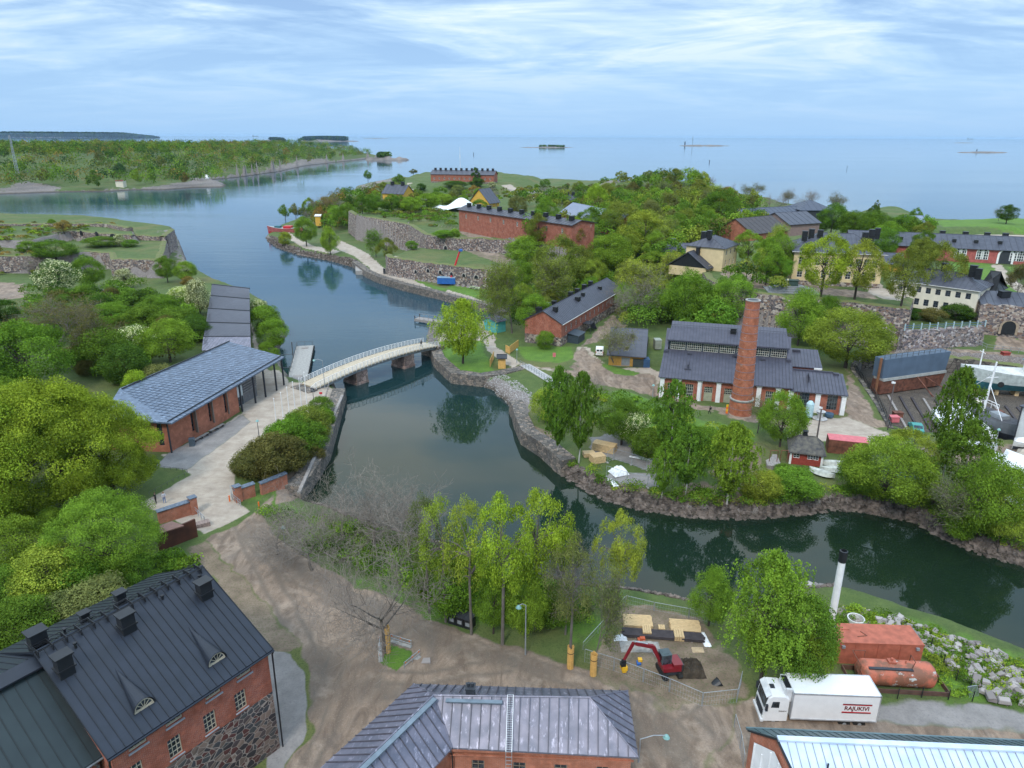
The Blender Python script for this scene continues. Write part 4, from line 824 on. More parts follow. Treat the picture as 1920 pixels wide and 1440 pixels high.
wood_mass('wood','dense mixed wood covering the island across the channel',None,0,4600,(11,20),'mmmdooobkragdmccd',41,per=75,size=1.5,w=[(-1000,500),(-700,580),(-444,640),(-340,660),(-290,700),(-300,900),(-290,1200),(-310,1500),(-300,1800),(-420,1850),(-700,1500),(-1100,1300),(-1500,900)])
wood_mass('thicket','green thicket and young wood filling the middle of the second island',[(1100,400),(1180,365),(1290,362),(1420,395),(1440,430),(1380,450),(1300,480),(1180,480),(1110,450)],10,320,(7,12),'mmoodklab',42,per=260,size=.75)
wood_mass('thicket','green thicket behind the long red barracks and the blue-roofed barracks',[(930,392),(1050,372),(1160,368),(1150,392),(1080,410),(1050,405),(960,402)],13,80,(5,9),'mmoodka',50,per=200,size=.8)
wood_mass('thicket','green thicket between the western point and the stone bastion',[(600,425),(640,432),(662,410),(700,372),(760,378),(650,372),(580,398)],6,90,(4,9),'mmokdra',51,per=180,size=.7)
wood_mass('undergrowth','undergrowth of the grove behind the brick warehouse',[(950,560),(1000,610),(1090,540),(1170,580),(1230,600),(1440,600),(1480,570),(1330,550),(1280,500),(1100,460),(1000,475)],7,150,(3.5,7),'mmodkma',43,per=420,size=.5,wr=(1,1.4))
wood_mass('slope_scrub','low green scrub covering the slope behind the visitor centre',[(60,560),(250,545),(370,590),(372,650),(240,730),(100,720),(20,650)],5,150,(2,4.2),'mmdakm',44,per=420,size=.42,wr=(1.3,1.8))
wood_mass('bank_scrub','low green weeds and scrub along the near bank',[(490,960),(560,1020),(640,1060),(760,1120),(900,1175),(1100,1190),(1150,1130),(1000,1100),(850,1050),(700,1000),(600,980)],2.3,260,(.5,1.6),'mmabd',45,per=160,size=.22,wr=(1.5,2.4))
wood_mass('bank_scrub','weeds and shrubs along the stony bank of the second island',[(1010,850),(1060,880),(1130,915),(1230,935),(1420,950),(1500,945),(1620,940),(1740,960),(1850,1010),(1925,1040),(1925,1020),(1800,960),(1600,915),(1400,925),(1200,920),(1080,870)],2,230,(.5,1.8),'mmabl',53,per=130,size=.22,wr=(1.2,2.2))
wood_mass('bank_scrub','tufts of weed hanging over the stones of the second island bank',[(1060,893),(1130,925),(1230,948),(1420,962),(1500,955),(1620,950),(1740,975),(1850,1025),(1925,1050),(1925,1040),(1740,962),(1600,938),(1400,950),(1200,938)],1,150,(.4,1.3),'mmaoblk',54,per=120,size=.2,wr=(1.3,2.6))
wood_mass('knoll_scrub','low green scrub on the knoll before the factory and along its bank',[(1120,740),(1230,775),(1420,830),(1400,880),(1320,890),(1150,820),(1060,770)],3,90,(.6,1.8),'mmabl',46,per=200,size=.28,wr=(1.5,2.2))
wood_mass('hollow_scrub','leafy ground cover in the hollow behind the black-roofed building',[(-150,1080),(120,1060),(260,1060),(350,1050),(380,1075),(250,1100),(150,1200),(-150,1300)],2.3,320,(.5,1.4),'maabb',47,per=160,size=.22,wr=(1.5,2.4))
wood_mass('bastion_scrub','rough grass and shrubs on top of the great bastion',[(672,402),(767,417),(860,426),(850,400),(760,392),(700,392)],14,170,(.7,2.4),'mmoka',55,per=100,size=.5,wr=(1.3,2.6))
wood_mass('fort_scrub','rough grass and scrub on the terraces of the left fort',[(-100,425),(200,424),(240,432),(120,438),(60,470),(-100,475)],11,160,(.6,1.8),'omkyr',52,per=90,size=.5,wr=(1.5,3))
wood_mass('far_scrub','rough scrub on the far rocky meadows',_q,12,500,(1.5,4),'mmookgd',48,per=60,size=.9,wr=(1.2,2))
wood_mass('rubble_weeds','weeds growing between the stone blocks on the near right bank',[(1560,1180),(1590,1130),(1700,1165),(1925,1260),(1925,1340),(1760,1320),(1740,1240)],2.3,200,(.3,.9),'mmbly',49,per=120,size=.16,wr=(1.5,2.6))

scatter([(1060,480),(1180,445),(1340,440),(1420,455),(1340,470),(1250,485),(1240,505),(1120,510)],10,22,['broad','broad_b','tall','leafy'],list('boablm'),(9,14),'one of the fresh green trees crowding round the cream houses','trees round the cream houses',mind=8,seed=21)
scatter([(1410,500),(1480,470),(1500,540),(1430,548)],12.5,7,['broad','leafy','airy'],list('bla'),(8,12),'one of the light green trees on the square before the yellow mansion','trees of the square',mind=8,seed=22)
scatter([(1640,475),(1720,470),(1750,475),(1740,505),(1650,500)],12.5,5,['leafy','round','airy'],list('omb'),(8,12),'one of the trees on the lawn before the rose-red barracks','trees before the red barracks',mind=9,seed=23)
scatter([(690,395),(800,375),(870,368),(960,372),(900,392),(800,402),(720,408)],13,24,['small','small_b','broad_b'],list('mabko'),(4,8),'one of the small green trees and shrubs behind the great bastion','trees behind the great bastion',mind=8,seed=24)

# ---------------------------------------------------------------- building kit
def wall(mb,a,b,z0,z1,ops=(),m=0,depth=0.22):
 """upright wall from a to b (outside on the right hand) with real openings (u, z, w, h)"""
 a,b = Vector((a[0],a[1],0)),Vector((b[0],b[1],0)); L = (b-a).length; e = (b-a)/L; n = Vector((e.y,-e.x,0))
 us = sorted({0.0,L} | {min(max(v,0),L) for o in ops for v in (o[0],o[0]+o[2])}); zs = sorted({z0,z1} | {min(max(v,z0),z1) for o in ops for v in (o[1],o[1]+o[3])})
 pt = lambda u,z,d=0:a+e*u-n*d+Vector((0,0,z))
 for u0,u1 in zip(us,us[1:]):
  for w0,w1 in zip(zs,zs[1:]):
   if u1-u0 < 1e-5 or w1-w0 < 1e-5:continue
   uc,wc = (u0+u1)/2,(w0+w1)/2
   if any(o[0] < uc < o[0]+o[2] and o[1] < wc < o[1]+o[3] for o in ops):continue
   mb.add([pt(u0,w0),pt(u1,w0),pt(u1,w1),pt(u0,w1)],[(0,1,2,3)],m)
 for o in ops:
  u0,w0,u1,w1 = o[0],o[1],o[0]+o[2],o[1]+o[3]
  q = [(u0,w0),(u1,w0),(u1,w1),(u0,w1)]
  for (c,d),(f,g) in zip(q,q[1:]+q[:1]):mb.add([pt(c,d),pt(f,g),pt(f,g,depth),pt(c,d,depth)],[(0,3,2,1)],m)
_WC = {}
def window(parent,a,b,o,nx=2,nz=3,fm=None,depth=0.16,bar=0.05,label=None,name='window',arch=False,proud=False):
 w,h = round(o[2],2),round(o[3],2); fm = fm or WHITE; key = (w,h,nx,nz,fm.name,bar,arch)
 if key not in _WC:
  f = MB(); fr = max(.07,bar)
  if arch:
   r = w/2; zs = h-r; pts = [(-r,0),(r,0)]+[(r*math.cos(t),zs+r*math.sin(t)) for t in [math.pi*i/10 for i in range(11)]]; pin = [(p[0]*.8,.06+p[1]*.9) for p in pts]; k = len(pts)
   for i in range(k):
    p,q,s,u = pts[i],pts[(i+1) % k],pin[(i+1) % k],pin[i]
    if abs(p[0]-q[0])+abs(p[1]-q[1]) < 1e-4:continue
    f.add([(p[0],-.04,p[1]),(q[0],-.04,q[1]),(s[0],-.04,s[1]),(u[0],-.04,u[1]),(p[0],.05,p[1]),(q[0],.05,q[1]),(s[0],.05,s[1]),(u[0],.05,u[1])],[(0,1,2,3),(0,4,5,1),(3,2,6,7)])
   pb = MB(); pb.add([(p[0],.02,p[1]) for p in pin[:2]+pin[2:]],[tuple(range(k))])
  else:
   f.box(-w/2,w/2,-.03,.05,0,fr); f.box(-w/2,w/2,-.03,.05,h-fr,h); f.box(-w/2,-w/2+fr,-.03,.05,fr,h-fr); f.box(w/2-fr,w/2,-.03,.05,fr,h-fr)
   pb = MB(); pb.box(-w/2+.01,w/2-.01,.02,.045,.01,h-.01)
  for i in range(1,nx):x =-w/2+w*i/nx; f.box(x-bar/2,x+bar/2,-.02,.018,.07,h-.07)
  for i in range(1,nz):z = h*i/nz; f.box(-w/2+.07,w/2-.07,-.024,.016,z-bar/2,z+bar/2)
  A = f.build('window',fm); B = pb.build('pane',GLASS); _WC[key] = (A.data,B.data); bpy.data.objects.remove(A); bpy.data.objects.remove(B)
 a,b = Vector((a[0],a[1],0)),Vector((b[0],b[1],0)); e = (b-a).normalized(); n = Vector((e.y,-e.x,0))
 A = bpy.data.objects.new(name,_WC[key][0]); COL.objects.link(A); A.parent = parent
 A.location = a+e*(o[0]+o[2]/2)+Vector((0,0,o[1]))+n*(.05 if proud else -depth); A.rotation_euler = (0,0,math.atan2(e.y,e.x))
 B = bpy.data.objects.new('pane',_WC[key][1]); COL.objects.link(B); B.parent = A
 if label:A['label'] = label
 return A
def house(name,label,cat,A,ang,L,W,z0,ze,zr,wm,rm,ops=None,hip=(0,0),ry=None,over=0.4,step=0.6,win=None,base=None,chim=(),group=None,wthick=.14,trim=None,rib=.05):
 root = empty(name,(A[0],A[1],0),rad(ang),label,cat,group); ops = ops or {}; win = win or {}
 ry = W/2 if ry is None else ry; cs = {'f':((0,0),(L,0)),'r':((L,0),(L,W)),'b':((L,W),(0,W)),'l':((0,W),(0,0))}
 mb = MB()
 for k,(a,b) in cs.items():
  oo = [o for o in ops.get(k,[])]
  if base:
   zb,bm_ = base; up = [o for o in oo if o[1]+o[3] > zb]; wall(mb,a,b,zb,ze,[(o[0],max(o[1],zb),o[2],o[3]-max(0,zb-o[1])) for o in up],0); wall(mb,a,b,z0,zb,[(o[0],o[1],o[2],min(o[3],zb-o[1])) for o in oo if o[1] < zb],1)
  else:wall(mb,a,b,z0,ze,oo)
  kw = dict(win.get('*',{})); kw.update(win.get(k,{}))
  for o in oo:
   if len(o) > 4 and o[4] == 'door':door(root,a,b,o)
   else:window(root,a,b,o,**kw)
 x0,x1 = hip[0],L-hip[1]
 if hip[0] == 0:mb.add([(0,W,ze),(0,0,ze),(0,ry,zr)],[(0,1,2)])
 if hip[1] == 0:mb.add([(L,0,ze),(L,W,ze),(L,ry,zr)],[(0,1,2)])
 mb.build('wall',[wm,base[1]] if base else wm,root)
 sf = (zr-ze)/max(ry,.1); sb = (zr-ze)/max(W-ry,.1); t = .12; zt = zr+t
 F0,F1 = (-over,-over,ze-over*sf+t),(L+over,-over,ze-over*sf+t); B0,B1 = (-over,W+over,ze-over*sb+t),(L+over,W+over,ze-over*sb+t)
 R0 = (x0 if hip[0] else -over,ry,zt); R1 = (x1 if hip[1] else L+over,ry,zt)
 r = MB()
 for pl in ([F0,F1,R1,R0],[B1,B0,R0,R1]):r.slab(pl,wthick); r.ribs(pl,step,rib,rib)
 if hip[0]:pl = [B0,F0,R0]; r.slab(pl,wthick); r.ribs(pl,step,rib,rib)
 if hip[1]:pl = [F1,B1,R1]; r.slab(pl,wthick); r.ribs(pl,step,rib,rib)
 r.tube((R0[0],ry,zt+.02),(R1[0],ry,zt+.02),.09,n=6)
 for rr_,qq in ((R0,(F0,B0)),(R1,(F1,B1))):
  if (hip[0] if rr_ is R0 else hip[1]):
   for q in qq:r.tube(rr_,q,.07,n=5)
 ro = r.build('roof',rm,root)
 g = MB(); g.tube((F0[0],F0[1]-.07,F0[2]-.12),(F1[0],F1[1]-.07,F1[2]-.12),.08,n=6); g.build('gutter',rm if trim is None else trim,ro)
 for c in chim:
  x,y,w,d,h = c[:5]; zb = zr-abs(y-ry)*(sf if y < ry else sb); chimney(ro,x,y,zb,w,d,h,c[5] if len(c) > 5 else BLACKM)
 if trim is not None:
  q = MB(); q.box(-.05,L+.05,-.05,-.003,ze-.35,ze-.02); q.build('cornice',trim,root)
 return root,ro
def chimney(ro,x,y,zb,w,d,h,mat):
 c = MB(); c.box(x-w/2,x+w/2,y-d/2,y+d/2,zb-.5,zb+h); c.box(x-w/2-.1,x+w/2+.1,y-d/2-.1,y+d/2+.1,zb+h*.35,zb+h*.35+.12)
 c.box(x-w/2-.12,x+w/2+.12,y-d/2-.12,y+d/2+.12,zb+h+.003,zb+h+.1); return c.build('chimney',mat,ro)
def door(root,a,b,o,mat=None):
 a3,b3 = Vector((a[0],a[1],0)),Vector((b[0],b[1],0)); e = (b3-a3).normalized(); n = Vector((e.y,-e.x,0)); ob = MB(); w,h = o[2],o[3]
 ob.box(-w/2+.003,w/2-.003,0,.06,0,h-.003); ob.box(-.02,.02,-.02,-.002,.1,h-.1)
 for zc in (h*.3,h*.7):ob.box(-w/2+.1,w/2-.1,-.025,-.004,zc-.05,zc+.05)
 d = ob.build('door',mat or GREYP,root); d.location = a3+e*(o[0]+w/2)+Vector((0,0,o[1]))-n*.14; d.rotation_euler = (0,0,math.atan2(e.y,e.x))
 hb = MB(); hb.box(w*.1,w*.13,-.08,-.03,h*.45,h*.5); hb.build('handle',GREYM,d); return d
def rowops(x0,x1,n,z,w,h):return [(x0+(x1-x0)*(i+.5)/n-w/2,z,w,h) for i in range(n)]
def frame_of(pa,pb,z):
 a,b = P(*pa,z),P(*pb,z); return (a[0],a[1]),math.degrees(math.atan2(b[1]-a[1],b[0]-a[0])),math.hypot(b[0]-a[0],b[1]-a[1])
def stonewall(name,label,cat,pts,z0,zt,mat,thick=1.4,batter=0.08,side=1,group=None,rough=.18,cap=None,step=1.6,extra=()):
 """wall along world points; side=+1: the thickness goes to the left of the line. zt may vary per point"""
 zts = zt if isinstance(zt,(list,tuple)) else [zt]*len(pts); z0s = z0 if isinstance(z0,(list,tuple)) else [z0]*len(pts)
 q = [];
 for (a,b,za,zb,ya,yb) in zip(pts,pts[1:],zts,zts[1:],z0s,z0s[1:]):
  L = math.hypot(b[0]-a[0],b[1]-a[1]); k = max(1,int(L/step))
  for i in range(k):f = i/k; q.append((a[0]+(b[0]-a[0])*f,a[1]+(b[1]-a[1])*f,ya+(yb-ya)*f,za+(zb-za)*f))
 q.append((*pts[-1],z0s[-1],zts[-1])); n = len(q); rs = random.Random(len(pts)*7+int(pts[0][0])); vs = []
 for i in range(n):
  a,b = q[max(0,i-1)],q[min(n-1,i+1)]; dx,dy = b[0]-a[0],b[1]-a[1]; l = math.hypot(dx,dy)+1e-9; nx,ny =-dy/l*side,dx/l*side
  x,y,zb,zz_ = q[i]; zz_ += rs.uniform(-rough,rough); h = zz_-zb; bt = batter*h
  vs += [(x,y,zb),(x+nx*bt,y+ny*bt,zz_),(x+nx*(bt+thick),y+ny*(bt+thick),zz_+rs.uniform(-rough,rough)*.5),(x+nx*(bt+thick),y+ny*(bt+thick),zb)]
 fs = []
 for i in range(n-1):
  for k in range(3):fs.append((i*4+k,i*4+4+k,i*4+5+k,i*4+1+k))
 fs += [(0,1,2,3),(n*4-4,n*4-1,n*4-2,n*4-3)]
 mb = MB(); mb.add(vs,fs)
 root = empty(name,(pts[0][0],pts[0][1],z0s[0]),0,label,cat,group); mb.v = [(v[0]-pts[0][0],v[1]-pts[0][1],v[2]-z0s[0]) for v in mb.v]
 mb.build('masonry',mat,root)
 if cap:
  c = MB(); cm,ch = cap
  cv = []
  for i in range(n):
   p1,p2 = vs[i*4+1],vs[i*4+2]; cv += [(p1[0]-pts[0][0],p1[1]-pts[0][1],p1[2]-z0s[0]+.01),(p2[0]-pts[0][0],p2[1]-pts[0][1],p2[2]-z0s[0]+.01)]
   m_ = ((p1[0]+p2[0])/2-pts[0][0],(p1[1]+p2[1])/2-pts[0][1],p1[2]-z0s[0]+ch); cv.append(m_)
  c.add(cv,[f for i in range(n-1) for f in ((i*3,i*3+3,i*3+5,i*3+2),(i*3+2,i*3+5,i*3+4,i*3+1))]); c.build('capping',cm,root)
 return root
def dark_arch(root,loc,rz,w,h,mat=None,name='embrasure',rim=None):  # opening is a dark plate on the wall; its inner shade is painted
 mb = MB(); r = w/2; pts = [(-r,0),(r,0)]+[(r*math.cos(t),h-r+r*math.sin(t)) for t in [math.pi*i/8 for i in range(9)]]; k = len(pts)
 mb.add([(p[0],-.06,p[1]) for p in pts]+[(p[0],.1,p[1]) for p in pts],[tuple(range(k))]+[(i,k+i,k+(i+1) % k,(i+1) % k) for i in range(k)]); o = mb.build(name,mat or BLACKM,root)
 o.location = loc; o.rotation_euler = (0,0,rz)
 if rim:
  q = MB(); po = [(p[0]*1.35,p[1]+(.18 if p[1] > .1 else 0)) for p in pts]
  for i in range(1,k):j = (i+1) % k; q.add([(pts[i][0],-.1,pts[i][1]),(pts[j][0],-.1,pts[j][1]),(po[j][0],-.1,po[j][1]),(po[i][0],-.1,po[i][1]),(pts[i][0],.05,pts[i][1]),(pts[j][0],.05,pts[j][1])],[(0,3,2,1),(0,1,5,4)])
  q.build('surround',rim,o)
 return o
def text_obj(txt,size,mat,parent,loc,rot,name='lettering',bold=0.0,xs=1.0):
 c = bpy.data.curves.new('lettering','FONT'); c.body = txt; c.size = size; c.extrude = .01; c.offset = bold; c.align_x = 'CENTER'; c.align_y = 'CENTER'; o = bpy.data.objects.new('tmp',c); COL.objects.link(o)
 bpy.context.view_layer.update(); me = bpy.data.meshes.new_from_object(o.evaluated_get(bpy.context.evaluated_depsgraph_get())); bpy.data.objects.remove(o); me.name = name; me.materials.clear(); me.materials.append(mat)
 t_ = bpy.data.objects.new(name,me); COL.objects.link(t_); t_.parent = parent; t_.location = loc; t_.rotation_euler = rot; t_.scale = (xs,1,1); return t_

# ================================================================ buildings of the near shore
# black-roofed granary (brick over fieldstone)
gA,gang = (-26.65,36.4),54.9
low = [(x-.6,12.15,1.25,.55) for x in (1.75,4.4,7.5,10.15)]; tall_ = [(x-.5,9.3,1.0,1.75) for x in (1.3,4.15,6.95,9.6)]
gran,groof = house('granary_building','large brick and fieldstone building with a black metal roof and two eyebrow dormers','building',gA,gang,12.4,16.8,1.5,13.2,17.4,BRICK_OLD,ROOF_BLACK,
 ops={'f':low+tall_,'r':rowops(1,16,4,10,1,1.6)},win={'*':dict(nx=3,nz=4,fm=plain('window_cream_frame',(0.50,0.44,0.33),.6),bar=.05)},base=(9.0,RUBBLE_BIG),ry=8.3,over=.35,step=.62,
 chim=[(11.3,6.0,1.0,.8,1.5),(5.3,6.6,1.0,.8,1.5),(.55,6.0,1.0,.8,1.6),(.4,9.4,1.1,.9,1.5),(6.6,10.0,.7,.6,1.2),(4.0,10.4,.6,.5,.9)])
for x in (3.1,8.8):     # eyebrow dormers
 d = MB(); n = 12; f0,f1 = 1.1,4.6; z_ = lambda y:13.32+y*.506; vs = []
 for i in range(n+1):
  a = math.pi*i/n; vs.append((x-.75*math.cos(a),f0,z_(f0)+.85*math.sin(a)))
 vs.append((x,f1,z_(f1))); d.add(vs,[(i,i+1,n+1) for i in range(n)])
 vs2 = [(v[0]+(v[0]-x)*.08,f0-.12,v[2]+.04) for v in vs[:n+1]]; d.add([*vs[:n+1],*vs2],[(i,n+1+i,n+2+i,i+1) for i in range(n)]); dm = d.build('dormer',ROOF_BLACK,groof)
 p = MB(); k = vs[:n+1]; p.add([(v[0]*.92+x*.08,f0+.05,z_(f0)+(v[2]-z_(f0))*.92) for v in k],[tuple(range(n+1))]); p.build('pane',GLASS,dm)
 p = MB()
 for i in range(1,n,2):p.tube((x,f0+.03,z_(f0)+.08),(x+(k[i][0]-x)*.9,f0+.03,z_(f0)+(k[i][2]-z_(f0))*.9),.03,n=4)
 for i in range(n):p.tube((x+(k[i][0]-x)*.88,f0+.02,z_(f0)+(k[i][2]-z_(f0))*.88),(x+(k[i+1][0]-x)*.88,f0+.02,z_(f0)+(k[i+1][2]-z_(f0))*.88),.045,n=4)
 p.box(x-.7,x+.7,f0-.02,f0+.08,z_(f0),z_(f0)+.1); p.build('window',MATS['window_cream_frame'],dm)
r = MB()     # roof walkway along the ridge
for dy in (-.55,.5):r.tube((-.3,8.3+dy,17.75),(12.6,8.3+dy,17.75),.03,n=4)
for i in range(14):r.box(i*.96-.25,i*.96-.21,7.7,8.85,17.3,17.8)
r.box(-.3,12.6,8.0,8.02,17.62,17.66); r.box(-.3,12.6,8.5,8.52,17.62,17.66); r.build('ridge_walkway',BLACKM,groof)
r = MB()
for x,y in ((1.9,7.2),(5.2,7.4),(8.6,7.4),(11.9,7.5),(2.2,9.5)):r.tube((x,y,16.4),(x,y,17.3),.09,n=6); r.tube((x,y,17.3),(x,y,17.42),.15,n=6)
r.build('roof_vents',BLACKM,groof)
r = MB(); r.path([(12.75,-.35,13.0),(12.75,-.1,12.5),(12.6,-.12,3)],.07); r.build('downpipe',BLACKM,gran); r = MB(); r.path([(-.2,-.3,13.0),(-.2,-.15,12.4),(-.2,-.15,3)],.08); r.build('downpipe',BLACKM,gran)
SILL = plain('sill_grey',(.32,.33,.36),.7)
for o in low:r = MB(); r.box(o[0]-.1,o[0]+o[2]+.1,-.12,.1,o[1]-.12,o[1]-.02); r.build('window_sill',SILL,gran)
for o in tall_:r = MB(); r.box(o[0]-.08,o[0]+o[2]+.08,-.1,.1,o[1]-.08,o[1]-.01); r.build('window_sill',SILL,gran)

r = MB(); pl = [(0,17.15,13.15),(-12.8,17.15,13.15),(-12.8,8.6,17.0),(0,8.6,17.0)]; r.slab(pl,.14); r.ribs(pl,.62,.05,.05); pl = [(-12.8,7.6,16.6),(0,7.6,16.6),(0,8.6,17.0),(-12.8,8.6,17.0)]; r.slab(pl,.14); r.build('rear_roof',ROOF_BLACK,gran); w = MB(); wall(w,(0,16.8),(-12.6,16.8),1.5,13.1); w.build('wall',BRICK_OLD,gran)
# its lower annex with a dark green roof
ann,aroof = house('annex_building','lower brick annex with a dark green metal roof joined to the black-roofed building','building',(gA[0]-13*math.cos(rad(gang))-1.7*math.sin(rad(gang)),gA[1]-13*math.sin(rad(gang))+1.7*math.cos(rad(gang))),gang,12.85,13.0,1.5,12.2,16.3,BRICK_OLD,ROOF_GREEN,
 ops={'f':rowops(0,12,4,8.6,1,1.6)},win={'*':dict(nx=2,nz=4,fm=MATS['window_cream_frame'])},ry=6.5,over=.35,step=.75,trim=plain('gutter_grey',(.2,.22,.24),.5,.4))
r = MB(); r.path([(12.4,-.35,11.9),(12.7,-.2,11.4),(12.5,-.12,10.9),(12.5,-.12,3)],.09); r.build('downpipe',MATS['gutter_grey'],ann)

# zinc-roofed L-shaped house, bottom centre
def zinc_house():
 A = (-8.29,48.53); ang =-2.2; root = empty('brick_house',(A[0],A[1],0),rad(ang),'low brick house with an L-shaped weathered grey hip roof and a roof ladder','building')
 B0,B1,F1,V = (0,0,8.0),(18.15,0,8.0),(18.15,-6.8,8.0),(4.1,-6.5,8.0); W0,W1 = (-10.2,-16.5,8.0),(-3.9,-19.6,8.0)
 R0,R1 = (2.4,-4.0,10.6),(14.6,-3.7,10.6); RW = (-6.3,-18.2,10.6)
 r = MB(); planes = [[B1,B0,R0,R1],[V,F1,R1,R0],[F1,B1,R1],[B0,W0,RW,R0],[W1,V,R0,RW]]
 for p in planes:r.slab(p,.14); r.ribs(p,.72,.06,.08)
 r.tube(R0,R1,.08); r.tube(R0,RW,.09); r.tube(R1,F1,.06); r.tube(R1,B1,.06); r.tube(R0,B0,.06); r.tube(R0,V,.07)
 ro = r.build('roof',ROOF_ZINC,root)
 w = MB(); i = .45; poly = [(i,-i),(18.15-i,-i),(18.15-i,-6.8+i),(3.9,-6.5+i),(-4.0,-19),(-9.9,-16.3)]
 ops = {1:[],2:[(1.2,4.6,1.0,1.6),(4.4,4.6,1.0,1.6),(7.6,4.6,1.0,1.6),(10.6,4.6,1.0,1.6)]}
 pp = poly[::-1]
 for k in range(len(pp)):
  a,b = pp[k],pp[(k+1) % len(pp)]
  L = math.hypot(b[0]-a[0],b[1]-a[1]); oo = rowops(.5,L-.5,max(1,int(L/3.2)),4.9,1.0,1.5)
  wall(w,a,b,1.5,7.85,oo)
  for o in oo:window(root,a,b,o,nx=2,nz=3,fm=plain('frame_brown',(.25,.2,.15),.7))
 w.build('wall',BRICK_PALE,root)
 r = MB(); r.box(3.9,17.9,-6.42,-6.3,7.1,7.2); r.box(3.9,17.9,-6.45,-6.3,7.55,7.8); r.build('cornice',BRICK_PALE,root)
 r = MB(); r.tube(V,(3.6,-6.7,7.7),.06); r.path([(4.0,-6.7,7.8),(4.05,-6.4,7.2),(4.05,-6.2,2)],.06); r.build('downpipe',BLACKM,root)
 r = MB(); r.box(4.9,5.6,-3.9,-3.2,10.1,11.1); r.box(4.85,5.65,-3.95,-3.15,11.1,11.2); r.tube((5.1,-3.55,11.2),(5.1,-3.55,11.5),.13); r.tube((5.4,-3.55,11.2),(5.4,-3.55,11.5),.13); r.build('chimney',DARK,ro)
 la = MB()
 for dx in (0,.45):la.path([(8.2+dx,-3.9,10.8),(8.2+dx,-7.0,8.3),(8.2+dx,-7.25,3)],.03,n=4)
 for k in range(26):
  t = k/25; y =-3.9-t*3.1 if t < .999 else -7; la.tube((8.2,y,10.8-2.5*t),(8.65,y,10.8-2.5*t),.022,n=4)
 for k in range(14):la.tube((8.2,-7.2,8.0-k*.35),(8.65,-7.2,8.0-k*.35),.022,n=4)
 la.build('roof_ladder',GREYM,ro)
 g = MB(); g.cbox((5.6,-4.45,10.55),(4.4,.35,.1));
 d = Vector(RW)-Vector(R0); c = (Vector(RW)+Vector(R0))/2; g.cbox(c+Vector((.35,-.2,.12)),(d.length*.96,.4,.12),math.atan2(d.y,d.x)); g.build('roof_walkway',plain('walkway_blue_steel',(.17,.22,.27),.5,.3),ro)
 return root
zinc_house()

# metal-roofed hall with brick gable, bottom right
def hall():
 A = (18.98,44.86); root = empty('metal_roof_hall',(A[0],A[1],0),rad(-3.1),'brick-gabled hall with one dull teal and one shining bare metal roof slope','building')
 L = 30; B0,B1 = (0,0,7.0),(L,0,7.0); R0,R1 = (1.3,-3.2,9.3),(L,-3.2,9.3); F0,F1 = (3.3,-11,6.6),(L,-11,6.6)
 r = MB(); p = [B1,B0,R0,R1]; r.slab(p,.12); r.ribs(p,.62,.04,.04); r.box(0,L,-.04,.1,6.85,7.06); r.build('back_roof',ROOF_TEAL,root)
 r = MB(); p = [F0,F1,R1,R0]; r.slab(p,.12); r.ribs(p,.6,.05,.06); r.box(R0[0]-.05,L,R0[1]-.25,R0[1]+.2,9.26,9.42); fr = r.build('front_roof',ROOF_WHITE,root)
 w = MB(); w.add([(.3,-.3,1.5),(.3,-.3,6.9),(1.5,-3.2,9.1),(3.4,-10.8,6.5),(3.4,-10.8,1.5)],[(0,1,2,3,4)])
 w.add([(.3,-.3,1.5),(L,-.3,1.5),(L,-.3,6.9),(.3,-.3,6.9)],[(0,3,2,1)]); w.add([(3.4,-10.8,1.5),(L,-10.8,1.5),(L,-10.8,6.5),(3.4,-10.8,6.5)],[(0,1,2,3)]); w.build('wall',BRICK_PALE,root)
 w = MB(); w.add([(.4,-1.0,2.5),(.4,-1.0,6.6),(1.1,-3.4,8.2),(2.32,-7.5,6.3),(2.32,-7.5,2.5)],[(0,1,2,3,4)]);
 for i in range(7):w.tube((.42+i*.28,-1.2-i*.95,2.4),(.42+i*.28,-1.2-i*.95,6.6+(1.2 if 1 < i < 4 else 0)),.06,n=5)
 w.build('tarpaulin',TARP,root)
 w = MB()
 w.tube((.1,-.2,6.95),(1.25,-3.2,9.2),.08); w.tube((1.25,-3.2,9.2),(3.2,-11,6.5),.1); w.build('verge_board',BLACKM,root)
 w = MB()
 for i in range(17):
  x = 8.2+i*1.2; w.box(x,x+.05,-7.6,-7.0,8.0,8.45)
 for y,z in ((-7.6,8.42),(-7.3,8.45),(-7.0,8.5)):w.box(8,28,y-.03,y+.03,z,z+.05)
 w.build('snow_guard',BLACKM,fr)
 w = MB(); w.tube((4.2,-5.4,8.6),(4.2,-5.4,9.4),.07); w.box(2.9,4.6,-6.9,-6.8,8.25,8.35); w.tube((3.0,-6.8,8.3),(3.0,-6.8,8.9),.04); w.tube((4.5,-6.8,8.3),(4.5,-6.8,8.9),.04); w.build('roof_vents',BLACKM,fr)
hall()

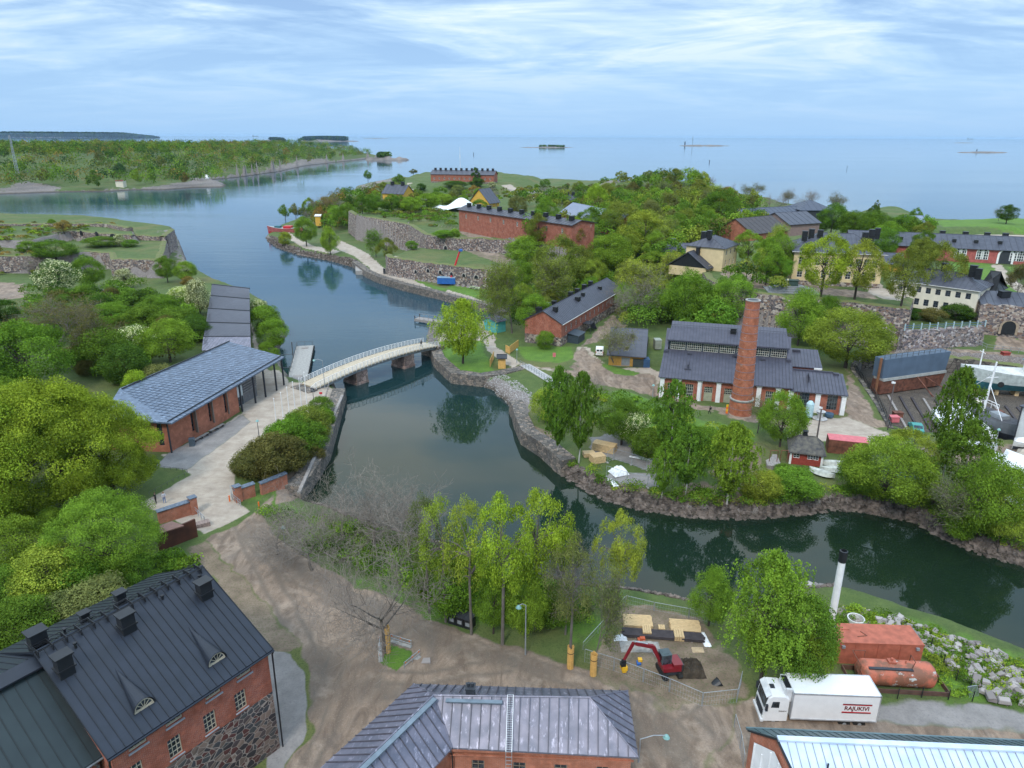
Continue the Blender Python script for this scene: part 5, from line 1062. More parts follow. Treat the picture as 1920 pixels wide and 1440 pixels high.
# visitor centre
def visitor():
 A = (-57.05,107.47); root = empty('visitor_centre',(A[0],A[1],0),rad(76.8),'long reddish brick building, its wide blue-grey roof carried past the end on posts','building')
 # the roof turned slightly, as measured
 q = [(-.8,-2.3,8.0),(36.0,-1.2,8.1),(40.2,14.9,9.2),(8.5,15.3,9.2),(-3,9.0,8.7)]
 r = MB(); r.slab(q,.28); pl = [q[3],q[0],q[1],q[2]]; r.ribs([q[0],q[1],q[2],q[3]],1.0,.035,.04)
 for k in range(1,16):
  t = k/16; a = [q[0][i]+(q[3][i]-q[0][i])*t for i in range(3)]; b = [q[1][i]+(q[2][i]-q[1][i])*t for i in range(3)]; r.tube((a[0],a[1],a[2]+.01),(b[0],b[1],b[2]+.01),.03,n=4)
 ro = r.build('roof',roofmat('roof_blue_zinc',(0.15,0.20,0.28),(0.085,0.115,0.165),.42),root)
 r = MB(); r.tube((-.7,-1.5,8.15),(35.8,-.4,8.3),.1,n=5); r.tube((8.2,14.6,9.3),(40.1,14.4,9.35),.12,n=5); r.build('snow_rail',BLACKM,ro)
 w = MB(); T = 18.6; ops = [(u,3.6,.7,3.6) for u in (5.6,10.2,14.6)]
 wall(w,(0,-.6),(T,-1.2),1.5,7.9,[(o[0],o[1],o[2],4.1) for o in ops]); wall(w,(-1.5,10),(0,-.6),1.5,7.9,[(8.9,3.4,.9,4.2)]); wall(w,(T,-1.2),(T,11),1.5,8.0); wall(w,(T,11),(-1.5,10),1.5,8.0); w.build('wall',BRICK_CLEAN,root)
 for o in ops:window(root,(0,-.6),(T,-1.2),(o[0],o[1],o[2],4.05),nx=1,nz=3,fm=BLACKM,depth=.25)
 window(root,(-1.5,10),(0,-.6),(8.9,3.4,.9,4.15),nx=1,nz=3,fm=BLACKM)
 fin = MB()
 for o in ops:fin.box(o[0]+.75,o[0]+.95,-1.3,-.75,3.2,7.7)
 fin.build('window_fin',plain('timber_fin',(.22,.17,.14),.8),root)
 # glazed, louvred entrance bay
 b = MB(); b.box(T+.3,27.5,.6,9,1.5,7.8); b.build('entrance_bay',plain('bay_grey_timber',(.17,.165,.17),.8),root)
 l = MB()
 for k in range(7):l.box(T+.4,27.3,.3,.45,4.4+k*.5,4.62+k*.5)
 l.build('louvre',plain('louvre_timber',(.25,.24,.24),.85),root)
 window(root,(T+.5,.5),(23,.5),(0,2.35,3.6,1.9),nx=4,nz=1,fm=GREYM,depth=-.02); door(root,(T+.5,.5),(27,.5),(4.6,2.35,1.8,2.0),GREYM)
 s = MB(); s.box(T+1.0,T+3.3,-.05,.05,4.6,6.6); s.build('banner',plain('banner_white',(.62,.68,.70),.7,var=.3,scale=4),root)
 p = MB()
 posts = [(T+.3,-1.6),(23.4,-1.6),(27.3,-1.4),(31.4,-1.4),(34.8,-1.1),(37.6,8.0),(38.4,12)]
 for x,y in posts:c = MB(); c.box(x-.13,x+.13,y-.13,y+.13,2.2,7.9+(y+1.6)*.065); c.build('post',DARK,root)
 c = MB(); c.box(-.3,-.1,-.95,-.75,1.6,7.8); c.build('corner_pipe',DARK,root)
visitor()
# stepped-roof long building behind
def stepped():
 A = P(378,655,8.6); B = P(398,537,8.6); C = P(468,545,8.6); D = P(470,652,8.6)
 a,b,c,d = [Vector(v) for v in (A,B,C,D)]; root = empty('museum_building',(a.x,a.y,0),0,'very long narrow building with a grey-blue roof in five stepped sections running to the water','building')
 o = Vector((a.x,a.y,0)); cut = [0,.14,.33,.54,.77,1.0]
 for k in range(5):
  r = MB(); t0,t1 = cut[k],cut[k+1]; p = [a.lerp(b,t0),d.lerp(c,t0),d.lerp(c,t1),a.lerp(b,t1)]; dz = [0.0,.1,.25,.35,.45][k]
  e = (p[3]-p[0]).normalized()*.12
  q = [v-o+Vector((0,0,dz+(.25 if i > 1 else -.2))) for i,v in enumerate(p)]; q = [q[0]+e,q[1]+e,q[2]-e,q[3]-e]
  r.slab([tuple(v) for v in q],.25); r.ribs([tuple(v) for v in q],.7,.04,.04)
  s = r.build('roof_section',ROOF_SLATE if k else ROOF_ZINC,root)
  f = MB(); f.cbox((q[2]+q[3])/2+Vector((0,0,-.1)),((q[2]-q[3]).length,.35,.5),math.atan2((q[2]-q[3]).y,(q[2]-q[3]).x)); f.build('step_flashing',DARK,s)
 w = MB(); ins = .5; pp = [(v.x-o.x,v.y-o.y) for v in (a.lerp(d,.04),a.lerp(d,.96),d.lerp(c,.99).lerp(a.lerp(b,.99),.04),a.lerp(b,.99).lerp(d.lerp(c,.99),.04))]
 w.prism(pp,2.0,8.0); w.build('wall',plain('museum_brown',(.2,.12,.09),.8),root)
 l = MB()
 for s_ in (0,.5):l.path([tuple(a.lerp(b,t)-o+Vector((.4+s_,.0,.35))) for t in (.05,.35,.65,.95)],.04,n=4)
 for k in range(50):v = a.lerp(b,.05+.9*k/50)-o; l.tube((v.x+.4,v.y,v.z+.35),(v.x+.9,v.y,v.z+.35),.03,n=3)
 l.build('roof_ladder',BLACKM,root)
stepped()

# ================================================================ factory with the brick chimney
def factory():
 A = (29.82,134.46); ang =-15.6; L = 24.5
 root = empty('factory_building',(A[0],A[1],0),rad(ang),'brick machine works with white pilasters, a dark seamed roof and a long glazed clerestory','building')
 def pil(x,y,z1,w=.85):c = MB(); c.box(x-w/2,x+w/2,y-.25,y+.25,2,z1); c.box(x-w/2-.15,x+w/2+.15,y-.38,y+.3,z1,z1+.25); c.build('pilaster',WHITE,root)
 bays = [0,3.6,7.6,11.3,15.2,18.9,22.0,24.9]; ops = []
 wn = [(4.9,2.9,1.5,2.7),(1.4,2.9,1.4,2.6),(16.2,2.9,1.5,2.7),(20.0,2.9,1.4,2.7)]; dr = [(8.5,2.2,1.6,1.9,'door'),(12.3,2.2,1.6,1.9,'door')]; dl = [(8.5,4.1,1.6,1.3),(12.3,4.1,1.6,1.3)]
 w = MB(); wall(w,(0,0),(L,0),1.8,6.7,wn+[(d[0],d[1],d[2],3.2) for d in dr]); wall(w,(L,8),(L,26),1.8,9,[]); wall(w,(L,26),(0,26),1.8,9); wall(w,(0,26),(0,0),1.8,6.7,[(6,3,1.5,2.7),(12,3,1.5,2.7)]); w.add([(0,26,6.7),(0,0,6.7),(0,7.5,10.2),(0,26,10.2)],[(0,1,2,3)]); w.add([(L,26,6.7),(L,0,6.7),(L,7.5,10.2),(L,26,10.2)],[(0,3,2,1)]); w.build('wall',BRICK_RED,root)
 fm = plain('frame_greenish',(.40,.42,.34),.7)
 for o in wn+dl:window(root,(0,0),(L,0),o,nx=4 if o[3] > 2 else 5,nz=4 if o[3] > 2 else 3,fm=fm,bar=.07)
 for o in dr:door(root,(0,0),(L,0),o,plain('door_pale_green',(.36,.37,.27),.7))
 for x in (.3,3.5,7.6,11.2,15.0,18.7,22.2):pil(x,-.05,6.4)
 c = MB(); c.box(-.2,L,-.2,-.003,6.45,6.75); c.build('cornice',plain('cornice_flaking',(.62,.57,.5),.9,var=.35),root)
 # main front slope
 r = MB(); p = [(-.5,-.7,6.8),(L+.3,-.7,6.8),(L+.3,7.6,10.3),(-.2,7.6,10.3)]; r.slab(p,.15); r.ribs(p,.62,.06,.06); p = [(L+.3,26.5,8.5),(-.3,26.5,8.5),(-.3,17.5,11),(L+.3,17.5,11)]; r.slab(p,.15); r.ribs(p,.62,.05,.05)
 r.box(4.3,5.6,1.9,2.5,7.9,8.15); r.box(4.8,5.1,2.1,4.3,8.6,9.0); r.box(13.4,14.6,6.6,7.2,9.9,10.5); r.box(13.8,14.2,6.2,6.6,10.2,10.9); r.box(4.6,5.5,6.2,6.8,9.8,10.2); r.box(18.7,19.7,6.2,6.8,9.8,10.2)
 r.build('roof',ROOF_FACT,root)
 # clerestory hall
 h = MB(); h.box(.7,L-.9,7.7,17.4,9.5,12.6); ch = h.build('clerestory',plain('clerestory_dark',(.035,.05,.06),.6),root)
 for k in range(7):
  u = 1.05+k*3.28; window(root,(0,7.7),(L,7.7),(u,10.35,2.9,1.95),nx=7,nz=4,fm=plain('frame_ivory',(.58,.56,.48),.7),depth=-.06,bar=.06)
 r = MB(); p = [(.3,7.1,12.5),(L-.5,7.1,12.5),(L-.9,11.2,14.4),(.7,11.2,14.4)]; r.slab(p,.15); r.ribs(p,.62,.05,.05); p = [(.7,11.2,14.4),(L-.9,11.2,14.4),(L-.9,13.6,14.9),(.7,13.6,14.9)]; r.slab(p,.15); r.ribs(p,.62,.05,.05)
 p = [(L-.9,18,12.5),(.7,18,12.5),(.7,13.6,14.9),(L-.9,13.6,14.9)]; r.slab(p,.15); r.box(.3,L-.5,7.0,7.2,12.2,12.5); r.tube((.8,11.0,14.75),(L-1,11.0,14.75),.05)
 ur = r.build('upper_roof',ROOF_FACT,root); chimney(ur,13.2,10.3,14.0,1.1,.8,.9,BLACKM)
 for x in (.2,L-.4):
  g = MB(); g.slab([(x-.35,6.9,10.4),(x+.35,6.9,10.4),(x+.35,10.8,13.9),(x-.35,10.8,13.9)],.9); g.box(x-.45,x+.45,6.4,7.1,9.6,10.3); g.build('gable_coping',ROOF_FACT,root)
 # fence-like parapet of boards behind
 # side block and wing
 w = MB(); wall(w,(L,9.5),(L+6,9.5),1.8,8.2,[(.9,3.6,1.7,3.6)]); wall(w,(L+6,9.5),(L+6,20),1.8,8.2); wall(w,(L+6,20),(L,20),1.8,8.2); w.build('wall',BRICK_RED,root)
 window(root,(L,9.5),(L+6,9.5),(.9,3.6,1.7,3.6),nx=3,nz=5,fm=fm,bar=.07); c = MB(); c.box(L+5.0,L+6.1,9.1,9.8,1.8,8.0); c.box(L+4.8,L+6.3,8.9,9.9,8.0,8.3); c.build('pilaster',WHITE,root)
 r = MB(); p = [(L,9.1,8.3),(L+6.4,9.1,8.3),(L+6.0,16,10.2),(L,16,10.2)]; r.slab(p,.15); r.ribs(p,.62,.05,.05); r.box(L+1,L+2.5,14.5,15.2,9.9,10.3); r.build('side_roof',ROOF_FACT,root)
 wo = [(1.6,3.0,1.8,3.0),(6.6,3.0,1.8,3.0)]; X = L; w = MB(); a,b = (X,-.0),(X+9.6,0)
 wall(w,a,b,1.8,6.2,wo); wall(w,b,(X+9.6,6.6),1.8,6.2); wall(w,(X+9.6,6.6),(X,6.6),1.8,8); w.add([(X+9.6,0,6.2),(X+9.6,6.6,6.2),(X+9.6,6.6,8.0)],[(0,1,2)]); w.build('wall',BRICK_RED,root)
 for o in wo:window(root,a,b,o,nx=4,nz=4,fm=plain('frame_dark',(.10,.12,.12),.6),bar=.07)
 for x in (X+.1,X+4.9,X+9.4):pil(x,-.05,6.0,.9)
 r = MB(); p = [(X-.2,-.7,6.35),(X+10,-.7,6.35),(X+9.8,6.6,8.3),(X-.2,6.6,8.3)]; r.slab(p,.15); r.ribs(p,.62,.06,.06); r.box(X+3.2,X+3.3,2,5,7.4,8.6); r.box(X+8.0,X+9.0,5.8,6.5,8.1,8.5); r.box(X-.2,X+8,6.5,6.75,8.25,8.55); r.build('wing_roof',ROOF_FACT,root)
 c = MB(); c.box(X,X+9.7,-.2,-.003,6.0,6.3); c.build('cornice',MATS['cornice_flaking'],root)
 for x in (7.9,X+1.2,X+9.0):d = MB(); d.tube((x,-.35,6.5),(x,-.35,2),.06,n=5); d.build('downpipe',GREYP,root)
factory()
def smokestack():
 x,y = 43.45,125.9; root = empty('brick_chimney',(x,y,0),0,'tall tapering red brick chimney with iron bands in front of the factory','chimney'); H = ztop_of(x,y,562)
 s = MB(); s.lathe((0,0,0),[(2.15,1.5),(2.1,5.2),(1.95,5.4),(1.25,H-.4),(1.3,H-.35),(1.3,H)],28); s.build('shaft',BRICK_CHIM,root,smooth=False)
 s = MB(); s.lathe((0,0,0),[(2.2,5.15),(2.25,5.3),(2.2,5.45)],28); s.lathe((0,0,0),[(1.34,H-.15),(1.36,H),(1.0,H+.02),(1.0,H-.6)],28); s.build('stone_ring',CONC,root)
 s = MB(); s.lathe((0,0,0),[(.98,H-.5),(.97,H+.01)],20); s.build('flue',BLACKM,root)
 for k in range(14):
  z = 3.6+k*(H-5.2)/13; r = 2.1 if z < 5.3 else 1.95-.7*(z-5.4)/(H-5.8); b = MB(); b.lathe((0,0,0),[(r+.01,z-.04),(r+.05,z-.03),(r+.05,z+.03),(r+.01,z+.04)],28); b.build('iron_band',plain('iron_band',(.22,.22,.27),.6,.3),root)
smokestack()

# ================================================================ other houses of the second island
WF = plain('frame_offwhite',(.66,.64,.58),.6)
A_,an_,L_ = frame_of((1053,607),(1168,540),8.2)
bw,bwr = house('brick_warehouse','two-storey red brick and fieldstone warehouse with a long grey roof and many low chimneys','building',A_,an_,L_*.98,10.0,1.8,8.2,10.9,BRICK_RED,ROOF_SLATE,base=(4.6,RUBBLE),over=.4,step=.9,ry=5.0,
 ops={'f':rowops(1.5,L_*.95,13,5.4,.9,1.5),'l':[]},win={'*':dict(nx=2,nz=3,fm=WF)},trim=plain('cornice_white',(.7,.68,.64),.8),
 chim=[(4,3.4,1.2,1,1.2),(3,7.5,1.4,1,1.3),(10,8,1.2,1,1.3),(14,8,1.2,1,1.0),(19,3.2,1.6,1.1,1.0),(24,3.6,1.0,.8,.9),(26,8,1.4,1,1.2),(31,8,1.4,1,1.2),(L_*.72,7.5,1.2,1,1.4),(L_*.8,7,1.4,1,1.5),(L_*.74,3,1.0,.9,.8)])
s = MB(); s.box(14.5,17.6,-2.4,-.1,4.9,5.05)
for k in range(10):s.box(17.6+k*.32,17.92+k*.32,-2.2,-.6,4.8-k*.3,4.95-k*.3)
for x in (14.6,17.5):s.box(x-.06,x+.06,-2.4,-2.28,1.8,6.0)
s.tube((14.6,-2.34,6),(17.5,-2.34,6),.05); s.tube((17.5,-2.34,6),(20.8,-2.34,3),.05); s.build('outside_stair',DARK,bw)
s = MB(); s.box(4.0,8.6,-3.0,-.1,1.9,4.3); s.slab([(3.8,-3.2,4.4),(8.8,-3.2,4.4),(8.8,-.1,4.9),(3.8,-.1,4.9)],.12); s.build('porch_shed',plain('shed_slate_blue',(.04,.06,.08),.6),bw)
A_,an_,L_ = frame_of((1141,679),(1206,682),3.0)
yw,ywr = house('yellow_warehouse','ochre-yellow boarded warehouse with a large hipped slate roof','building',A_,an_,L_+.1,24,1.8,4.9,8.0,YELLOW,ROOF_SLATE,over=.5,step=1.2,hip=(0,0),rib=.03,
 ops={'f':[(2.9,2.35,1.9,2.0,'door')]},chim=[(4.9,8,.9,.9,.8)],base=(2.3,CONC))
yw.rotation_euler.z = rad(an_-3)
window(yw,(0,0),(L_,0),(L_/2-.5,6.0,1.0,1.0),nx=3,nz=3,fm=WF,depth=-.03);
# small red shed with white corners
A_,an_,L_ = frame_of((1479,868),(1541,876),2.3)
rs_,rsr = house('red_shed','little dark red shed with three white-framed windows, white corner boards and a mossy black roof','shed',A_,an_,L_,4.6,1.9,4.6,6.3,REDP,plain('roof_felt',(.05,.05,.055),.95,var=.4,c2=(.13,.12,.10)),over=.35,step=9,hip=(1.2,1.2),
 ops={'f':[(.5,3.3,.95,.75),(2.6,3.3,.95,.75),(4.5 if L_ > 5.6 else L_-1.6,3.3,.95,.75)],'r':[]},win={'*':dict(nx=2,nz=2,fm=WHITE,bar=.07)},chim=[(L_*.42,2.6,.6,.6,1.0)])
for x in (-.03,L_-.3):c = MB(); c.box(x,x+.33,-.06,-.003,2.0,4.5); c.build('corner_board',WHITE,rs_)
# cream manor with many chimneys
z = 12.5
A_ = P(1278,512,z);
h1,r1 = house('cream_house','cream three-storey house end with a dark hipped roof and tall black chimneys','building',P(1353,510,z)[:2],55,13,12,z,z+7.3,z+9.8,CREAM,ROOF_SLATE,hip=(4.5,4.5),over=.5,step=1.2,ops={'f':rowops(1,12,3,z+1.2,1.1,2.0)+rowops(1,12,3,z+4.8,1.1,1.5),'l':[]},
 win={'*':dict(nx=2,nz=3,fm=WF)},chim=[(3,6,1.4,1.2,2.0),(6,9,1.3,1.2,2.4),(8,9,1.7,1.3,2.2)])
h2,r2_ = house('gabled_house','lower cream house with a broad black gable roof in front of the cream three-storey house','building',P(1323,512,z)[:2],55,13,12,z-1.5,z+1.6,z+5.8,CREAM,ROOF_SLATE,over=.6,step=1.2,ops={'f':rowops(1,14,3,z+.4,1.2,1.5)},win={'*':dict(nx=2,nz=3,fm=WF)},chim=[(4,4.5,1.1,1,2.2),(8,5,1.1,1,2.2),(6,8,1.2,1,2.4)])
g = MB(); g.add([(-.05,12.2,z+1.4),(-.05,-.2,z+1.4),(-.05,6,z+5.7)],[(0,1,2)]); g.build('black_gable',BLACKM,h2)
h3,r3 = house('small_brick_house','small red brick house with a black hip roof left of the cream house','building',P(1238,489,11)[:2],-10,21,9,8,14.2,16.6,BRICK_RED,ROOF_SLATE,hip=(3,3),over=.4,step=1.2,ops={'f':rowops(1,18,3,11,1.5,2)},win={'*':dict(nx=3,nz=2,fm=WHITE,bar=.1)},chim=[(4,4,1.6,1.2,1.8)])
# yellow mansion behind the limes
A_,an_,L_ = frame_of((1482,532),(1648,540),12.5)
ym,ymr = house('yellow_mansion','pale yellow two-storey mansion with white cornices half hidden by lime trees','building',A_,an_,L_,16,12,22,26.0,CREAM,ROOF_SLATE,hip=(7,7),over=.7,step=1.2,ops={'f':rowops(1,L_-1,10,14.5,1.4,2.2)+rowops(1,L_-1,10,18,1.4,2.2),'r':rowops(1,15,3,14.5,1.4,2.2)},win={'*':dict(nx=2,nz=3,fm=WF)},base=(13.6,RUBBLE),trim=MATS['cornice_white'],
 chim=[(L_*.12,5,1.4,1.2,2.2),(L_*.2,6,1.4,1.2,2.2),(L_*.3,6,1.4,1.2,2.0),(L_*.8,5,1.4,1.2,2.4),(L_*.88,6,1.4,1.2,2.6),(L_*.95,7,1.2,1.2,2.4)])
# ivory house and its extension
A_,an_,L_ = frame_of((1668,556),(1828,580),11)
ih,ihr = house('ivory_house','ivory two-storey house with a dark hip roof behind two olive limes','building',A_,an_+1,L_,12,9,15.8,18.6,IVORY,ROOF_SLATE,hip=(5,6),over=.5,step=1.2,ops={'f':rowops(1,L_-1,8,9.9,1.2,1.7)+rowops(1,L_-1,8,13.2,1.2,1.5),'r':rowops(1,11,3,13,1.2,1.5)},win={'*':dict(nx=2,nz=3,fm=plain('frame_slate',(.12,.14,.18),.6))},trim=MATS['cornice_white'],
 chim=[(L_*.9,5,1.3,1,2.2),(L_*.82,6.5,1.6,1.3,2.4),(L_*.5,6,1.2,1,2)])
# rose-red barracks with arched windows
A_,an_,L_ = frame_of((1590,480),(1925,497),12.5)
rb,rbr = house('rose_red_barracks','very long rose-red barracks with white-framed arched windows, a white arched gateway and a dark roof','building',A_,an_,L_+40,14,11.5,17.2,20.6,BRICK_ROSE,ROOF_SLATE,over=.6,step=1.8,rib=.05,chim=[(x,9,1.6,1.3,1.8) for x in (L_*.55,L_*.68,L_*.8,L_*.9)]+[(x,3,1.0,1.2,.8) for x in (L_*.3,L_*.45,L_*.6,L_*.72,L_*.85)])
for px_ in (1798,1807,1836,1845,1893,1905):
 q = P(px_,483,14.2); c,s_ = math.cos(rad(an_)),math.sin(rad(an_)); u = (q[0]-A_[0])*c+(q[1]-A_[1])*s_; window(rb,(0,0),(L_,0),(u-1.05,13.6,2.1,3.5),nx=3,nz=4,fm=WHITE,depth=-.08,arch=True,bar=.12)
q = P(1870,488,12.5); u = (q[0]-A_[0])*c+(q[1]-A_[1])*s_; dark_arch(rb,(u,-.03,12.3),0,3.6,4.8,DARK,'gateway',WHITE)
# long red barracks on the bastion and its neighbours
def dist_house(name,label,pa,pb,z0,zb,ze,zr,W,wm,rm,nwin=0,wz=None,chimn=0,cat='building',ww=1.0,wh=1.4,base=None,step=2.0,hip=(0,0),extra=0,ry=None,roofy=.5,chs=1.6):
 A_,an_,L_ = frame_of(pa,pb,z0); L_ += extra
 return house(name,label,cat,A_,an_,L_,W,zb,ze,zr,wm,rm,base=base,step=step,hip=hip,over=.6,ry=ry,rib=.06,ops={'f':rowops(1,L_-1,nwin,wz,ww,wh)} if nwin else {},win={'*':dict(nx=2,nz=3,fm=WF,bar=.09)},chim=[(L_*(i+.5)/chimn,(ry or W/2)+(roofy-.5)*W,chs,chs*.8,chs) for i in range(chimn)])
dist_house('long_red_barracks','long bare red brick barracks with a row of dark chimneys on the great bastion',(861,429),(1072,466),14,10,22.3,23.6,11,BRICK_RED,ROOF_SLATE,nwin=8,wz=18.8,chimn=10,ww=1.1,wh=1.8,base=(12.5,RUBBLE),ry=4,roofy=.4)
dist_house('blue_roof_barracks','brick barracks with a pale blue-grey roof behind the long red barracks',(1050,424),(1150,452),12,10,18.4,22.5,13,BRICK_RED,roofmat('roof_pale_blue',(.25,.29,.38),(.2,.24,.32),.5,False),nwin=11,wz=13.8,chimn=8,wh=2.0,ww=1.2,roofy=.9)
dist_house('small_grey_house','small brick house with a grey roof and two black chimneys below the long barracks',(955,492),(1042,500),6,4,8.8,12.6,14,BRICK_RED,ROOF_SLATE,chimn=2,hip=(6,6),chs=1.7)
dist_house('far_red_fort','far red brick fort building with a dark roof and many small chimneys on the ridge',(808,343),(926,345),13,10,20.5,23.5,14,BRICK_RED,ROOF_SLATE,nwin=12,wz=16,chimn=12,base=(14.5,RUBBLE),step=4,ww=1.4,wh=1.8,chs=1.8)
dist_house('yellow_cottage','yellow wooden house with a black roof among the trees left of the white tent roof',(718,377),(757,379),10,7,15.5,20.5,12,OCHRE,ROOF_SLATE,nwin=5,wz=11.5,chimn=2,step=3,chs=2)
dist_house('steep_yellow_cottage','small yellow cottage with a steep black gable roof right of the white tent roof',(917,392),(936,389),13,10,16.5,23.5,13,OCHRE,ROOF_SLATE,step=3,nwin=2,wz=14)
dist_house('black_hall','long low hall with a very dark roof at the far right of the island',(1345,420),(1520,410),11,8,14,17,14,DARK,roofmat('roof_bluish_black',(.07,.085,.12),(.05,.06,.09),.5,False),chimn=0,step=3)
dist_house('black_hall_end','hipped dark roof joined to the right end of the long black hall',(1500,412),(1560,412),11,8,16,20,20,DARK,MATS['roof_bluish_black'],step=3,hip=(8,8))
dist_house('brown_hall','brown plastered hall with a broad dark gable roof below the long black hall',(1410,452),(1475,444),12,9,15,20,18,BRICK_CLEAN,roofmat('roof_brown_black',(.09,.08,.08),(.06,.055,.06),.7,False),step=3)
dist_house('grey_shed_roof','grey roofed low building between the black hall and the tree clump',(1478,438),(1535,434),12,9,16,20,18,plain('wall_mauve',(.28,.2,.18),.9),ROOF_SLATE,step=3)
dist_house('small_blue_hut','small hut with a pale blue roof behind the tree clump on the right',(1702,432),(1733,432),12,10,15,18,9,GREYP,MATS['roof_pale_blue'],step=3)
dist_house('yellow_annex','low ochre-yellow wing between the yellow mansion and the ivory house',(1650,508),(1690,510),12.5,11,15,17.5,9,OCHRE,ROOF_SLATE,step=2)
dist_house('black_round_roof_hut','small hut with a black humped roof right of the ivory house',(1832,558),(1860,562),12,10,14.2,18.5,10,OCHRE,BLACKM,step=3,hip=(3,3))
dist_house('far_grey_cottages','small grey-roofed cottages half hidden in the middle wood',(1050,392),(1085,394),11,9,15,19,10,IVORY,ROOF_SLATE,nwin=4,wz=12,chimn=3,step=3)

# ================================================================ fortress walls, quays, bridge
def shifted(W,out):
 r = []
 for i in range(len(W)):
  a,b = W[max(0,i-1)],W[min(len(W)-1,i+1)]; dx,dy = b[0]-a[0],b[1]-a[1]; l = math.hypot(dx,dy)+1e-9; r.append((W[i][0]+dy/l*out,W[i][1]-dx/l*out))
 return r
def on_wall(W,px,py,out=.06):
 d = ray(px,py)
 for (ax,ay),(bx,by) in zip(W,W[1:]):
  ex,ey = bx-ax,by-ay; det = d[0]*-ey+d[1]*ex
  if abs(det) < 1e-9:continue
  t = (ax*-ey+ay*ex)/det; s = (d[0]*ay-d[1]*ax)/det*-1 if False else None
  qx,qy = d[0]*t,d[1]*t; s = ((qx-ax)*ex+(qy-ay)*ey)/(ex*ex+ey*ey)
  if -.02 <= s <= 1.02:l = math.hypot(ex,ey); return (qx+ey/l*out,qy-ex/l*out,HC+d[2]*t),math.atan2(ey,ex)
 return None,0
GRASSCAP = plain('turf',(0.10,0.15,0.035),.95,var=.5,scale=1.5,c2=(.15,.13,.06),bump=.5)
def rampart(name,label,pts,z,zb,mat=None,out=1.5,thick=2.4,cap=True,batter=.08,capm=None,ch=.35,rough=.2):
 W = [P(p[0],p[1],p[2] if len(p) > 2 else z) for p in pts]; S = shifted([w[:2] for w in W],out); zt = [w[2]+.1 for w in W]
 o = stonewall(name,label,'wall',S,zb,zt,mat or RUBBLE,thick=thick,batter=batter,cap=(capm or GRASSCAP,ch) if cap else None,rough=rough); return o,S
ft,S = rampart('fortress_wall','great fieldstone bastion wall rising above the shore road, topped with turf and old brick',[(655,396),(668,404,14),(767,421,14),(800,441,13),(855,448,13),(897,447,13),(965,452,13)],14,3,batter=.1)
def holes(root,S,pts,w,h,dz=0,rim=None,name='embrasure',mat=None):
 for p in pts:
  q,rz = on_wall(S,*p)
  if q:dark_arch(root,(q[0]-root.location.x,q[1]-root.location.y,q[2]-root.location.z+dz),rz,w,h,mat,name,rim)
holes(ft,S,[(836,474)],1.7,2.8,rim=plain('pale_stone',(.45,.42,.38),.8),name='doorway')
ft,S = rampart('fortress_wall','lower fieldstone casemate wall with a row of small gun openings behind the blue lift',[(729,478),(732,482),(792,491),(850,498),(890,503),(955,506)],9,1,batter=.03)
holes(ft,S,[(780,512),(803,510),(826,513),(847,516),(870,519),(893,522),(915,527)],1.3,1.1,rim=MATS['pale_stone'])
ft,S = rampart('fortress_wall','dark fieldstone rampart behind the factory and the green maples',[(1310,500),(1330,525),(1380,545),(1460,556),(1560,565),(1640,572),(1696,580)],12.5,1,batter=.1)
holes(ft,S,[(1319,568)],3.0,3.5);
rampart('fortress_wall','tall end of the fieldstone rampart left of the terrace with the blue fence',[(1640,572),(1696,580),(1703,560)],12.7,1,batter=.08,out=2.2)
tw,S = rampart('fortress_wall','light speckled fieldstone terrace wall under the blue fence, above the dry dock',[(1690,619),(1840,612)],8,1,rubble('rubble_light',1.8,cols=[(.10,.09,.11),(.3,.27,.28),(.45,.42,.42),(.16,.12,.12),(.2,.18,.2),(.34,.26,.22),(.06,.06,.07)]),cap=False,batter=.05,thick=1.6)
fr = empty('blue_fence',(S[0][0],S[0][1],8.1),0,'low blue fence with pale posts on top of the speckled terrace wall','fence'); k = 10
for i in range(k+1):
 x,y = (S[1][0]-S[0][0])*i/k,(S[1][1]-S[0][1])*i/k; c = MB(); c.box(x-.12,x+.12,y+.5,y+.74,0,1.7); c.build('post',plain('post_pale_blue',(.4,.52,.55),.7),fr)
c = MB(); l = Vector((S[1][0]-S[0][0],S[1][1]-S[0][1],0)); c.tube((0,.62,1.2),tuple(l+Vector((0,.62,1.2))),.1); c.tube((0,.62,.7),tuple(l+Vector((0,.62,.7))),.1); c.build('rail',plain('rail_blue',(.08,.14,.2),.7),fr)
gw,S = rampart('gate_bastion','thick stone and brick gate bastion with an arched gateway at the right edge',[(1838,570),(1925,576),(2060,590)],12.6,2,cap=False,batter=.08,thick=8)
holes(gw,S,[(1889,624)],3.0,3.4,dz=-.4,rim=plain('sandstone',(.36,.28,.2),.9),name='gateway')
s = MB(); a,b = S[0],S[1]; o = gw.location; l = Vector((b[0]-a[0],b[1]-a[1],0)); n = Vector((-l.y,l.x,0)).normalized(); st = Vector((a[0]-o.x,a[1]-o.y,0))
p = [tuple(st+n*1.0+Vector((0,0,10.7))),tuple(st+l*1.6+n*1.0+Vector((0,0,10.7))),tuple(st+l*1.6+n*9+Vector((0,0,12.8))),tuple(st+n*9+Vector((0,0,12.8)))]; s.slab(p,.3); s.ribs(p,1.5,.06,.06); s.build('roof',ROOF_SLATE,gw); chimney(gw,l.x*.6+n.x*6,l.y*.6+n.y*6,11.6,2.2,1.8,1.8,BLACKM)
DOCKW = rubble('dock_masonry',.8,cols=[(.10,.095,.085),(.16,.14,.12),(.08,.075,.07),(.2,.18,.15),(.12,.10,.09)],mortar=(.04,.036,.03))
rampart('dock_wall','long dark masonry back wall of the drained dry dock',[(1618,664),(1700,668),(1836,674),(1925,690),(2200,735)],3.6,-.5,DOCKW,cap=True,out=1.2,thick=2.5,capm=GRASSCAP,ch=.2)
